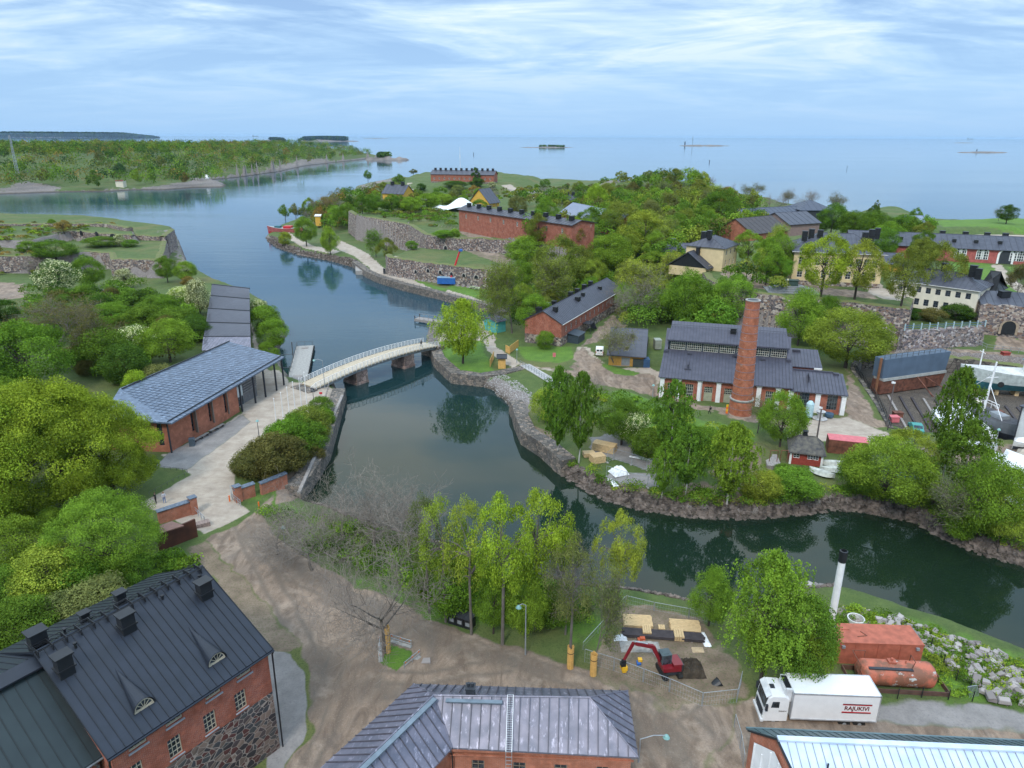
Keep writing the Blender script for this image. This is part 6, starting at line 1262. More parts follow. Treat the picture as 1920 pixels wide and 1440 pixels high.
rampart('dock_wall','low left side wall of the dry dock beside the black railing',[(1672,802),(1640,747),(1600,692),(1620,668)],2.4,-.5,DOCKW,cap=False,out=.6,thick=1.0)
for lab,pts,z,zb in (('leftmost fieldstone scarp wall of the far left fort, beside the mown field',[(-60,481),(0,481),(75,480),(90,476)],8.5,3),('stepped fieldstone bastion wall of the left fort, facing the camera',[(158,471),(210,475),(213,486),(298,489),(303,470),(308,449)],8.5,2.5),
  ('inner fieldstone wall on the upper terrace of the left fort',[(100,436),(137,433),(197,438),(250,441)],12,8),('outer right bastion of the left fort, standing on the shore rocks',[(250,441),(306,445),(323,431)],10.3,1),('farthest thin rampart line of the left fort against the channel',[(-60,421),(100,419),(205,420),(244,428)],13,9)):
 o,S = rampart('fortress_wall',lab,pts,z,zb,batter=.06)
 if 'inner' in lab:holes(o,S,[(153,441),(182,443)],1.6,2.0); holes(o,S,[(213,449)],4,3.4,dz=-1)
 if 'stepped' in lab:holes(o,S,[(276,527),(283,527),(289,527)],1.0,1.2)
# quays
def quay(name,label,pts,z=2.4,zb=-2.2,out=1.0,thick=2.6,mat=None,zz=None):
 W = [P(p[0],p[1],p[2] if len(p) > 2 else 0)[:2] for p in pts]; S = shifted(W,out); return stonewall(name,label,'wall',S,zb,zz or z,mat or QUAY,thick=thick,batter=.05,rough=.06),S
qw,QS = quay('quay_wall','long grey stone quay wall carrying the shore road of the second island',[(664,500),(690,520),(712,530),(760,545),(830,562),(880,577),(930,588),(940,600)])
quay('quay_wall','curved stone sea wall round the willow lawn at the right end of the bridge',[(812,622),(806,650),(820,688),(852,718),(902,723),(945,708,1.2),(985,692,2)])
quay('quay_wall','rounded stone sea wall in front of the weeping birches',[(962,774),(968,785),(972,802),(985,832),(1020,855),(1042,875),(1060,890)],z=2.7)
quay('quay_wall','straight dark quay wall of the near promenade below the bridge',[(556,938),(575,918),(592,893),(610,862),(642,748)])
c = MB(); a,b = Vector(P(560,925,2.5)),Vector(P(642,742,2.5)); d = (b-a); m_ = (a+b)/2; c.cbox(m_,(d.length,.5,.35),math.atan2(d.y,d.x)); o = c.build('timber_kerb',WOOD_OLD); tag(o,'long weathered timber kerb along the edge of the near promenade','kerb')
def railing(name,label,pts,h,sp,mat,rails=(1.0,.5),pr=.035,rr=.025,group=None,square=False,cat='railing'):
 pts = [Vector(p) for p in pts]; o0 = pts[0]; root = empty(name,o0,0,label,cat,group); L = [0]
 for a,b in zip(pts,pts[1:]):L.append(L[-1]+(b-a).length)
 n = max(1,int(L[-1]/sp)); n = min(n,95); pm = MB(); pm.box(-pr,pr,-pr,pr,0,h) if square else pm.tube((0,0,0),(0,0,h),pr,n=5); me = None
 for i in range(n+1):
  s = L[-1]*i/n; k = max(j for j in range(len(L)) if L[j] <= s+1e-6); k = min(k,len(pts)-2); f = (s-L[k])/(L[k+1]-L[k]); p = pts[k].lerp(pts[k+1],f)-o0
  if me is None:q = pm.build('post',mat,root); me = q.data
  else:q = bpy.data.objects.new('post',me); COL.objects.link(q); q.parent = root
  q.location = p
 for r in rails:
  m = MB(); m.path([tuple(p-o0+Vector((0,0,h*r))) for p in pts],rr,n=4); m.build('rail',mat,root)
 return root
IRON = plain('iron_grey',(.12,.125,.13),.6,.4)
railing('quay_railing','thin iron railing along the shore road quay wall',[(x,y,2.4) for x,y in shifted(QS,-.5)][1:],1.1,3.2,IRON,(1.0,.55),.05,.035)
railing('dock_railing','black railing along the left edge of the dry dock',[P(1602,692,2.4),P(1640,745,2.4),P(1670,800,2.4)],1.3,1.2,BLACKM,(1,.5,.1),.06,.05)
railing('dock_railing','grey railing along the path below the gate bastion',[P(1826,644,4),P(1850,655,4),P(1925,664,4)],1.2,1.6,GREYP,(1,.5),.06,.05)
railing('wooden_railing','old low wooden rail fence between the dry dock and the gravel yard',[P(1664,806,2.4),P(1700,812,2.4),P(1712,806,2.4)],1.0,2,WOOD_DARK,(1,.5),.08,.06)
railing('lawn_fence','thin low fence round the small lawn by the paved square',[P(297,878,2.4),P(352,885,2.4),P(350,890,2.4),P(280,928,2.4)],.5,1.1,IRON,(.95,),.03,.02,cat='fence')
railing('kerb_rail','steel railing at the stone steps of the square',[P(366,962,2.4),P(372,968,2.4),P(384,980,2.4)],1.0,.9,GREYM,(1,.6),.05,.035)
railing('kerb_rail','steel railing beside the brick gate pier on the right of the square',[P(433,922,2.4),P(435,936,2.4),P(452,950,2.4)],1.0,.9,GREYM,(1,.6),.05,.035)
railing('ramp_railing','wooden rail along the sloping boardwalk by the gravel crossing',[P(975,684,2.5),P(1000,697,2.5),P(1028,716,2.5),P(1042,732,2.5)],1.0,1.2,GREYP,(1,.6),.05,.045)
c = MB(); a,b = Vector(P(978,686,2.45)),Vector(P(1038,722,2.45)); d = b-a; c.cbox((a+b)/2+Vector((.7,.8,0)),(d.length,2.4,.14),math.atan2(d.y,d.x)); tag(c.build('boardwalk',plain('boardwalk_grey',(.45,.44,.43),.9,var=.3)),'sloping grey boardwalk leading down from the crossing','boardwalk')
railing('bank_railing','weathered timber rail on the grass below the left end of the bridge',[P(617,727,2.4),P(612,745,2.4),P(605,772,2.4)],1.0,1.3,WOOD_OLD,(1,),.06,.05)
# bridge
def bridge():
 n0,n1,f0,f1 = P(600,728,2.6),P(812,652,3.2),P(563,717,2.6),P(808,637,3.2)
 a,b = (Vector(n0)+Vector(f0))/2,(Vector(n1)+Vector(f1))/2; d = b-a; L = math.hypot(d.x,d.y); ang = math.atan2(d.y,d.x); a = a-Vector((d.x,d.y,0))*.01
 root = empty('footbridge',(a.x,a.y,0),ang,'arched footbridge with white railings on two square granite piers','bridge'); Wd = 2.5; K_ = 26; Z = lambda t:2.62+.6*t+1.45*4*t*(1-t)*.8
 dk,gi = MB(),(MB(),MB())
 for i in range(K_):
  t0,t1 = i/K_,(i+1)/K_; x0,x1 = L*t0,L*t1; z0,z1 = Z(t0),Z(t1)
  dk.add([(x0,-Wd,z0),(x1,-Wd,z1),(x1,Wd,z1),(x0,Wd,z0),(x0,-Wd,z0-.22),(x1,-Wd,z1-.22),(x1,Wd,z1-.22),(x0,Wd,z0-.22)],[(0,1,2,3),(4,7,6,5),(0,4,5,1),(3,2,6,7)])
  for gk,y in ((0,-Wd+.35),(1,Wd-.65)):gi[gk].add([(x0,y,z0-.22),(x1,y,z1-.22),(x1,y+.3,z1-.22),(x0,y+.3,z0-.22),(x0,y,z0-.9),(x1,y,z1-.9),(x1,y+.3,z1-.9),(x0,y+.3,z0-.9)],[(4,7,6,5),(0,4,5,1),(3,2,6,7)])
 dk.build('deck',plain('deck_sandy',(.50,.42,.31),.9,var=.2),root); [g_.build('girder',GREYP,root) for g_ in gi]
 for s in (-1,1):
  rl = MB(); x = [(L*i/K_,s*(Wd-.08),Z(i/K_)) for i in range(K_+1)]
  if s < 0:x = [(-2.2,s*(Wd+1.1),Z(0)-.1)]+x
  for h,r in ((1.12,.055),(.82,.04),(.54,.04),(.26,.04)):rl.path([(p[0],p[1],p[2]+h) for p in x],r,n=4)
  ro = rl.build('railing',WHITE,root); me = None
  pm = MB(); pm.box(-.05,.05,-.05,.05,-.35,1.14); n = 34
  for i in range(n+1):
   t = i/n
   if me is None:q = pm.build('post',WHITE,ro); me = q.data
   else:q = bpy.data.objects.new('post',me); COL.objects.link(q); q.parent = ro
   q.location = (L*t,s*(Wd-.02),Z(t))
 for px,py in ((678,723),(762,691)):
  w = Vector(P(px,py,0))-a; x = w.x*math.cos(ang)+w.y*math.sin(ang) ; p = MB(); x += 1.0; zt = Z(x/L)-.88; p.box(x-1.6,x+1.6,-2.2,2.2,-3,zt); p.box(x-1.72,x+1.72,-2.32,2.32,-3,.5); p.box(x-1.35,x+1.35,-1.9,1.9,zt+.002,zt+.2); p.build('pier',rubble('granite_blocks',.9,cols=[(.24,.17,.15),(.3,.21,.18),(.2,.15,.13),(.33,.25,.22)],mortar=(.12,.09,.08)),root)
 for x in (-1.2,L+.6):p = MB(); p.box(x-1.2,x+1.2,-2.9,2.9,-2,Z(0 if x < 9 else 1)-.25); p.build('abutment',QUAY,root)
bridge()
# pontoons and jetties
def pontoon():
 a,b = Vector(P(556,716,1.0)),Vector(P(572,648,1.0)); d = b-a; ang = math.atan2(d.y,d.x); root = empty('pontoon',(a.x,a.y,0),ang,'grey concrete ferry pontoon with black tyre fenders left of the bridge','pontoon'); L = d.length
 c = MB(); c.box(3.5,L,-2.0,2.0,-.4,1.0); c.box(3.4,L+.1,-2.1,2.1,.7,.95); c.build('deck',CONC,root); c = MB(); c.box(-1.5,4.2,-1.0,1.0,1.05,1.2); c.build('gangway',WOOD_OLD,root)
 for i in range(12):t = MB(); t.lathe((0,0,0),[(.2,-.16),(.42,-.12),(.42,.12),(.2,.16)],10); o = t.build('tyre_fender',RUBBER,root); o.location = (4.5+i*(L-5)/11,-2.25,.6); o.rotation_euler = (math.pi/2,0,0)
 c = MB()
 for i in range(8):x = 3.6+i*(L-4)/7; c.tube((x,1.9,1),(x,1.9,2.1),.05,n=5)
 c.tube((3.6,1.9,2.1),(L,1.9,2.1),.04); c.tube((3.6,1.9,1.6),(L,1.9,1.6),.04); c.tube((L-.1,-1.9,2.1),(L-.1,1.9,2.1),.04)
 for y in (-1.9,0):c.tube((L-.1,y,1),(L-.1,y,2.1),.04,n=5)
 c.build('railing',IRON,root); c = MB(); c.tube((L*.7,2.3,-2),(L*.7,2.3,4.5),.12); c.tube((L*.7,2.0,1.5),(L*.7-3,8.5,2.2),.08); c.tube((L*.35,2.0,1.2),(L*.35-2,7,2.0),.08); c.build('mooring_boom',IRON,root)
 c = MB(); c.box(L-3,L-1.4,-.9,.7,1.0,1.12); c.build('hatch',WOOD_OLD,root)
pontoon()
def jetty():
 a,b = Vector(P(777,598,.9)),Vector(P(850,609,.9)); d = b-a; root = empty('jetty',(a.x,a.y,0),math.atan2(d.y,d.x),'low wooden jetty on piles with a hand rail beside the willow','jetty'); L = d.length+6
 c = MB(); c.box(0,L,0,2.6,.75,1.0); c.build('deck',WOOD_OLD,root); c = MB()
 for i in range(6):
  for y in (.1,2.5):c.tube((i*L/6+.1,y,-2),(i*L/6+.1,y,1.9 if i % 2 == 0 else 1.1),.13,n=7)
 c.build('pile',WOOD_DARK,root); c = MB()
 for x in [0.1+i*1.6 for i in range(6)]:c.tube((x,2.5,1),(x,2.5,2.0),.05,n=5); c.tube((x+.05,.1,1),(x+.05,.1,1.7),.05,n=5)
 c.tube((.1,2.5,2),(8.1,2.5,2),.05); c.tube((.1,.1,1.7),(8.1,.1,1.7),.05); c.box(0,L,-.12,-.02,.3,.95); c.build('railing',WOOD_OLD,root)
jetty()
c = MB(); q = P(678,508,0); c.prism([P(667,503,0)[:2],P(686,503,0)[:2],P(687,516,0)[:2],P(667,515,0)[:2]],-1,1.6); tag(c.build('stone_landing',plain('landing_grey',(.33,.31,.29),.9)),'small square stone landing at the corner of the shore road','landing')
# loose stones
def stone_mesh(seed,k=(1,1,1)):
 rs = random.Random(seed); v = []
 for sz in (-1,1):
  for sx,sy in ((-1,-1),(1,-1),(1,1),(-1,1)):
   f = rs.uniform(.75,1.0) if sz > 0 else 1; v.append((sx*.5*k[0]*f*rs.uniform(.75,1.1),sy*.5*k[1]*f*rs.uniform(.75,1.1),sz*.5*k[2]*rs.uniform(.8,1.05)))
 return v,[(0,3,2,1),(4,5,6,7),(0,1,5,4),(1,2,6,5),(2,3,7,6),(3,0,4,7)]
def oic(name,a,b,rough=.9):
 m,t,bs = newmat(name,rough); oi = N(t,'ShaderNodeObjectInfo'); t.links.new(tmix(t,tmix(t,a,b,oi.outputs['Random']),(.5,.5,.5),tmath(t,'MULTIPLY',tnoise(t,4,5),.35),'OVERLAY'),bs.inputs['Base Color']); tbump(t,bs,tnoise(t,8,4),.4,.05); return m
BLOCK = oic('stone_blocks',(.17,.15,.145),(.38,.35,.335))
def riprap(name,label,line,n,width,size,mat,seed,z=0,drop=0.0):
 W = [P(p[0],p[1],z)[:2] for p in line]; rs = random.Random(seed); seg = [math.hypot(b[0]-a[0],b[1]-a[1]) for a,b in zip(W,W[1:])]; mb = MB(); pts = []
 for _ in range(n):
  k = rs.choices(range(len(seg)),seg)[0]; f = rs.random(); a,b = W[k],W[k+1]; l = seg[k]; off = rs.uniform(-.6,width); pts.append((a[0]+(b[0]-a[0])*f-(b[1]-a[1])/l*off,a[1]+(b[1]-a[1])*f+(b[0]-a[0])/l*off))
 Z = height(np.array([p[0] for p in pts]),np.array([p[1] for p in pts]))
 for (x,y),z_ in zip(pts,Z):
  s = rs.uniform(*size); v,f = stone_mesh(rs.random(),(s,s*rs.uniform(.6,1),s*.7)); R = Matrix.Rotation(rs.uniform(0,6),3,'Z') @ Matrix.Rotation(rs.uniform(-.5,.5),3,'X'); mb.add([tuple(R @ Vector(q)+Vector((x,y,max(z_,-.2)+s*.12))) for q in v],f)
 return tag(mb.build(name,mat),label,'stones',kind='stuff')
RIP = plain('riprap_stone',(.20,.16,.135),.9,var=.8,scale=1.1,bump=.4)
riprap('riprap','dark loose stones armouring the winding bank of the second island',[(1042,878),(1072,901),(1130,934),(1200,954),(1300,968),(1400,972),(1500,963),(1560,954),(1620,958),(1720,978),(1762,1004),(1830,1034),(1925,1061)],2400,1.8,(.25,.75),RIP,3)
riprap('shore_stones','loose stones along the western shore of the second island',[(500,450),(525,466),(560,478),(620,489),(660,500)],700,3.0,(.5,1.4),RIP,4)
riprap('beach_gravel','pale gravel of the small beach between the two sea walls',[(905,726),(925,735),(950,757),(966,776)],900,5,(.1,.3),plain('beach_pebble',(.42,.40,.39),.9,var=.4),5)
riprap('shore_stones','broken stones at the waterline of the near bank',[(600,950),(700,992),(777,1014),(850,1034),(960,1076),(1080,1107),(1180,1116),(1300,1141),(1380,1151),(1440,1141),(1490,1114),(1555,1108)],1100,-1.6,(.2,.6),RIP,6)
for i,(px,py,s) in enumerate([(1505,1100,1.5),(1518,1101,1.4),(1531,1103,1.6),(1545,1104,1.3),(1500,1108,1.0)]):
 m = MB(); v,f = stone_mesh(i+60,(s,s*.8,.9)); m.add(v,f); o = m.build('quarry_block',BLOCK); o.location = P(px,py,.5); o.rotation_euler = (0,0,i); tag(o,'squared grey stone block lying in a short row at the near waterline','stone','row of blocks at the waterline')
_sm = []
for i in range(7):
 m = MB(); v,f = stone_mesh(i+10,(1.0+.25*(i % 3),.8,.55)); m.add(v,f); o = m.build('tmp',BLOCK)
 bm = bmesh.new(); bm.from_mesh(o.data); bmesh.ops.bevel(bm,geom=bm.edges[:],offset=.05,segments=1,affect='EDGES'); bm.to_mesh(o.data); bm.free(); o.data.name = 'stone_block'; _sm.append(o.data); bpy.data.objects.remove(o)
_q2 = np.array(PW([(1640,1160),(1680,1150),(1730,1175),(1800,1195),(1870,1225),(1925,1260),(1925,1345),(1860,1330),(1815,1285),(1770,1245),(1735,1225),(1690,1205),(1655,1190)],2.5)); _rs = random.Random(8); _n = 0
while _n < 270:
 x = _rs.uniform(_q2[:,0].min(),_q2[:,0].max()); y = _rs.uniform(_q2[:,1].min(),_q2[:,1].max())
 if sdist(np.array([x]),np.array([y]),_q2)[0] < 0:continue
 o = bpy.data.objects.new('stone_block',_rs.choice(_sm)); COL.objects.link(o); s = _rs.uniform(.35,.95); o.scale = (s,s,s); _n += 1
 o.location = (x,y,GZ(x,y)+_rs.uniform(.1,.55)); o.rotation_euler = (_rs.uniform(-.5,.5),_rs.uniform(-.5,.5),_rs.uniform(0,6.3)); tag(o,'one of the pale squared stone blocks heaped on the grassy right bank','stone','stone blocks heaped on the right bank')
riprap('rubble_heap','heap of small broken stones behind the white flue',[(1590,1165),(1610,1160),(1630,1165),(1600,1180)],420,2.2,(.15,.45),plain('rubble_pale',(.38,.32,.29),.9,var=.6,scale=2),9,z=2.3)
# islets and far land
def islet(name,label,px0,px1,py,hpx,seed,trees=0,kind='structure'):
 a,b = P(px0,py,0),P(px1,py,0); cx_,cy_ = (a[0]+b[0])/2,(a[1]+b[1])/2; L = math.hypot(b[0]-a[0],b[1]-a[1])/2; H = hpx*cy_/1331; n,m = 40,9; rs = random.Random(seed); pr = [rs.uniform(.35,1) for _ in range(14)]; vs = []; D = min(L*.5,300)
 for j in range(m):
  v = j/(m-1)*2-1
  for i in range(n):
   u = i/(n-1)*2-1; k = (u+1)/2*12.99; f = pr[int(k)]*(1-k % 1)+pr[int(k)+1]*(k % 1); e = max(0,1-u*u)**.6; vs.append((u*L,v*D*e,H*f*e*max(0,1-v*v)+rs.uniform(-.05,.05)*H*e-.3))
 mb = MB(); mb.add(vs,[(j*n+i,j*n+i+1,(j+1)*n+i+1,(j+1)*n+i) for j in range(m-1) for i in range(n-1)]); o = mb.build(name,plain('islet_rock',(.22,.19,.17),.95,var=.5,scale=.05),smooth=True); o.location = (cx_,cy_,0); o.rotation_euler = (0,0,math.atan2(b[1]-a[1],b[0]-a[0])); o['kind'] = 'structure'; o['label'] = label
 return cx_,cy_,L,H,D
def island_wood(name,label,info,u0,u1,n,hpx,seed,cols='dcdm'):
 cx_,cy_,L,H,D = info; h = hpx*cy_/1331; rs = np.random.RandomState(seed); X = cx_+rs.uniform(u0,u1,n)*L; Y = cy_+rs.uniform(-.4,.5,n)*D; per = 50; idx = np.repeat(np.arange(n),per); d = rs.normal(0,1,(n*per,3)); d /= np.linalg.norm(d,axis=1)[:,None]; R = h*rs.uniform(.25,.5,n); e = 1-((X-cx_)/L)**2
 pos = np.stack([X[idx]+d[:,0]*R[idx],Y[idx]+d[:,1]*R[idx],H*.4*e[idx]+h*(.45+.45*d[:,2])*np.minimum(1,.12+e[idx]*2.2)],1); V,Q = leaves(rs,pos,d,h*.3); me = mesh_np(name,V,Q,[LEAFA]); C = np.array([TC[c] for c in cols]); ci = C[rs.randint(0,len(C),n)]; ca = me.color_attributes.new('tint','FLOAT_COLOR','POINT'); cc = np.repeat(ci[idx],4,axis=0); ca.data.foreach_set('color',np.concatenate([cc,np.ones((len(cc),1))],1).astype(np.float32).ravel()); o = bpy.data.objects.new(name,me); COL.objects.link(o); tag(o,label,'wood',kind='stuff')
i_ = islet('skerry','low rocky skerry with a tuft of trees off the tip of the wooded island',684,768,300,9,1); island_wood('skerry_wood','small dark tuft of trees on the near skerry',i_,-.35,.1,22,11,1)
i_ = islet('far_island','flat far island with a long dark wood, centre left of the horizon',558,674,265,4,2); island_wood('far_island_wood','long dark wood on the far island',i_,-.95,.55,220,8,2,'uc')
i_ = islet('far_island','smallest far wooded island left of the long wooded one',490,536,264.5,3,3); island_wood('far_island_wood','dark wood on the smallest far island',i_,-.3,.9,60,6,3,'uc')
i_ = islet('far_reef','low far reef with scrub in the middle of the sea',972,1078,276.5,2,4); island_wood('reef_scrub','dark scrub on the low far reef',i_,-.25,.6,60,4,4)
islet('far_reef','far lighthouse reef right of the middle',1273,1368,273.5,2.2,5); islet('far_reef','far flat reef near the right edge with a tiny beacon',1796,1888,286,2.5,6); islet('far_reef','thin dark reef on the right horizon',1789,1824,268,1,7); islet('far_reef','faint line of a distant reef right of the long wooded island',680,732,260,.8,8)
i_ = islet('mainland','long dark wooded mainland at the far left horizon',-500,272,257.3,3,9); island_wood('mainland_wood','dark blue-green wood covering the far mainland',i_,-.97,.97,1500,9,9,'uuc')

# ================================================================ vehicles, works, small things
def truck():
 a = Vector(P(1459,1352,2.6)); root = empty('box_truck',(27.9,50.5,2.55),rad(-2.5),'white box truck with red-edged company lettering on its side, parked by the orange tank','truck')
 # local: x along the truck, cab towards -x
 b = MB(); b.box(-3.2,4.2,-1.25,1.25,1.0,3.75); bo = b.build('cargo_box',plain('truck_white',(.80,.81,.82),.35,var=.06),root)
 b = MB()
 for y in (-1.27,1.27):
  b.box(-3.25,4.25,y-.03,y+.03,3.68,3.8); b.box(-3.25,4.25,y-.03,y+.03,.95,1.07)
 for x in (-3.22,4.22):b.box(x-.04,x+.04,-1.3,1.3,3.68,3.8); b.box(x-.04,x+.04,-1.29,-1.2,1,3.7); b.box(x-.04,x+.04,1.2,1.29,1,3.7)
 b.build('box_trim',plain('trim_aluminium',(.6,.62,.65),.4,.5),bo)
 b = MB(); b.box(4.26,4.3,-1.15,1.15,1.1,3.6); b.build('rear_door',DARK,bo)
 text_obj('RAJUKIVI',.58,plain('lettering_dark_red',(.16,.01,.015),.5),bo,(2.35,-1.262,2.35),(math.pi/2,0,0),bold=.012,xs=.93)
 b = MB(); b.box(1.1,3.6,-1.275,-1.252,2.7,2.8); b.box(1.1,3.6,-1.275,-1.252,1.9,2.0); b.build('logo_stripe',RED,bo); b = MB(); b.box(1.1,3.6,-1.278,-1.252,2.8,2.85); b.box(1.1,3.6,-1.278,-1.252,1.85,1.9); b.build('logo_stripe',BLACKM,bo)
 b = MB(); b.box(-3.75,-3.25,-.95,.95,2.6,3.9); b.box(-3.85,-3.75,-.8,.8,2.8,3.7,0); b.build('refrigeration_unit',plain('unit_white',(.72,.74,.76),.4),root); b = MB(); b.box(-3.78,-3.3,-.75,.75,3.905,3.94); b.build('unit_grille',BLACKM,root)
 # cab
 prof = [(-3.45,.6),(-3.45,3.05),(-3.9,3.3),(-4.9,3.35),(-5.25,3.1),(-5.45,2.2),(-5.55,1.4),(-5.55,.55)]
 c = MB(); n = len(prof); c.add([(x,-1.2,z) for x,z in prof]+[(x,1.2,z) for x,z in prof],[tuple(range(n))[::-1],tuple(range(n,2*n))]+[(i,(i+1) % n,n+(i+1) % n,n+i) for i in range(n)]); cb = c.build('cab',MATS['truck_white'],root)
 bm = bmesh.new(); bm.from_mesh(cb.data); bmesh.ops.recalc_face_normals(bm,faces=bm.faces); bmesh.ops.bevel(bm,geom=bm.edges[:],offset=.06,segments=2,affect='EDGES'); bm.to_mesh(cb.data); bm.free()
 w = MB(); w.add([(-5.30,-1.05,2.98),(-5.30,1.05,2.98),(-5.52,1.05,1.95),(-5.52,-1.05,1.95)],[(0,1,2,3)]); w.build('windscreen',GLASS,cb); w = MB(); w.add([(-5.0,-1.22,2.1),(-4.3,-1.22,2.1),(-4.3,-1.22,2.75),(-4.9,-1.22,2.75)],[(0,1,2,3)]); w.build('side_window',GLASS,cb)
 w = MB(); w.box(-4.9,-4.5,-.25,.25,3.36,3.4); w.build('roof_hatch',DARK,cb)
 w = MB()
 for k in range(5):w.box(-5.6,-5.56,-.95,.95,.8+k*.18,.9+k*.18)
 w.build('grille',DARK,cb); w = MB(); w.box(-5.75,-5.5,-1.2,1.2,.35,.75); w.build('bumper',MATS['unit_white'],cb)
 w = MB(); w.slab([(-5.45,-1.1,3.1),(-5.05,-1.1,3.42),(-5.05,1.1,3.42),(-5.45,1.1,3.1)],.06); w.build('sun_visor',MATS['unit_white'],cb)
 for s in (-1,1):w = MB(); w.box(-5.55,-5.35,s*1.42-.1,s*1.42+.1,1.95,2.6); w.build('mirror',DARK,cb); w = MB(); w.box(-5.6,-5.55,s*.9-.2,s*.9+.2,.8,1.02); w.build('headlight',plain('lamp_clear',(.7,.7,.65),.2),cb)
 text_obj('RAJUKIVI',.17,BLACKM,cb,(-3.95,-1.225,1.75),(math.pi/2,0,0))
 w = MB(); w.box(-5.3,4.1,-.4,.4,.65,.98); w.build('chassis',BLACKM,root)
 for x in (-4.6,1.6,2.9):
  for s in (-1,1):
   t = MB(); t.lathe((0,0,0),[(.28,-.15),(.5,-.15),(.52,-.1),(.52,.1),(.5,.15),(.28,.15)],18); o = t.build('wheel',RUBBER,root); o.location = (x,s*1.02,.52); o.rotation_euler = (math.pi/2,0,0); t = MB(); t.lathe((0,0,0),[(.1,-.17),(.28,-.12),(.28,.12),(.1,.17)],12); t.build('rim',GREYM,o)
truck()
def works_container():
 a = Vector(P(1570,1201,5.4)); root = empty('boiler_container',(31.6,57.2,2.4),rad(-2.5),'large faded orange boiler container with a tall white flue on its back corner','container')
 b = MB(); b.box(0,8.6,0,2.9,0,2.9); b.box(-.04,8.64,-.04,2.94,2.9,3.0); b.build('body',ORANGE,root); b = MB()
 b.box(1.2,2.2,1.9,2.7,3.003,3.06); b.build('roof_hatch',ORANGE,root)
 for i in range(1,4):b = MB(); b.box(i*2.15-.03,i*2.15+.03,-.05,-.003,.1,2.88); b.build('panel_seam',ORANGE,root)
 for x in (.9,8.0):b = MB(); b.box(x-.15,x+.15,-.25,-.03,2.45,2.7); b.build('floodlight',GREYM,root)
 b = MB(); b.tube((2.6,.9,3.02),(3.6,1.1,3.02),.05); b.tube((3.2,1.7,3.02),(3.5,1.2,3.02),.05); b.build('roof_bars',RUST,root)
 zt = 11.2; b = MB(); b.lathe((.55,2.5,3.0),[(.52,0),(.52,.1),(.36,.2),(.34,zt-3.7)],20); b.build('flue',WHITE,root); b = MB(); b.lathe((.55,2.5,zt-.7),[(.37,0),(.39,1.2),(.28,1.25),(.28,.6)],20); b.build('flue_tip',BLACKM,root)
works_container()
def tank():
 root = empty('oil_tank',(32.0,53.2,2.5),rad(-4),'horizontal rusty orange oil tank with flaking paint lying in a brown steel basin','tank')
 m,t,b = newmat('flaking_tank',.6); n = tnoise(t,.8,6,rough=.65); c = tmix(t,(.46,.13,.075),(.20,.085,.05),ramp(t,n,[(.42,0.0),(.55,1.0)])); c = tmix(t,c,(.45,.47,.45),ramp(t,tnoise(t,1.1,8,(.8,1,1),rough=.75),[(.60,0.0),(.62,1.0)])); t.links.new(c,b.inputs['Base Color'])
 q = MB(); pr = [(.05,0),(.8,.1),(1.15,.45),(1.2,.6),(1.2,6.5),(1.15,6.7),(.8,7.0),(.05,7.1)]; vs = []; n_ = 24
 for r,x in pr:vs += [(x+.7,1.5+r*math.cos(2*math.pi*i/n_),1.65+r*math.sin(2*math.pi*i/n_)) for i in range(n_)]
 q.add(vs,[(j*n_+i,(j+1)*n_+i,(j+1)*n_+(i+1) % n_,j*n_+(i+1) % n_) for j in range(len(pr)-1) for i in range(n_)]); q.build('tank_shell',m,root,smooth=True)
 q = MB(); q.box(0,8.7,0,3.1,0,.06); q.box(0,8.7,0,.08,.06,1.0); q.box(0,8.7,3.02,3.1,.06,1.0); q.box(0,.08,.08,3.02,.06,1.0); q.box(8.62,8.7,.08,3.02,.06,1.0); q.build('basin',plain('basin_brown',(.14,.07,.05),.8,var=.4),root)
 q = MB(); q.box(1.4,5.4,.65,.95,2.62,2.72); q.build('walkway',DARK,root); q = MB(); q.path([(.4,.3,1),(.4,.3,3.3),(.4,2.4,3.3),(1.6,2.4,3.3),(1.6,2.4,2.6)],.04,n=5); q.path([(5.3,.9,2.6),(5.5,.9,3.5),(5.6,2.0,3.4),(5.6,2.0,2.7)],.04,n=5)
 q.path([(.1,.2,2.9),(1.0,-.6,.3)],.05); q.path([(.35,.2,2.9),(1.25,-.6,.3)],.05); q.build('ladder_rails',RUST,root); q = MB(); q.box(3.4,4.1,1.3,1.9,2.8,3.0); q.tube((3.75,1.6,3),(3.75,1.6,3.25),.12); q.tube((5.0,1.5,2.7),(5.0,1.5,3.1),.06); q.build('manhole',ORANGE,root)
tank()
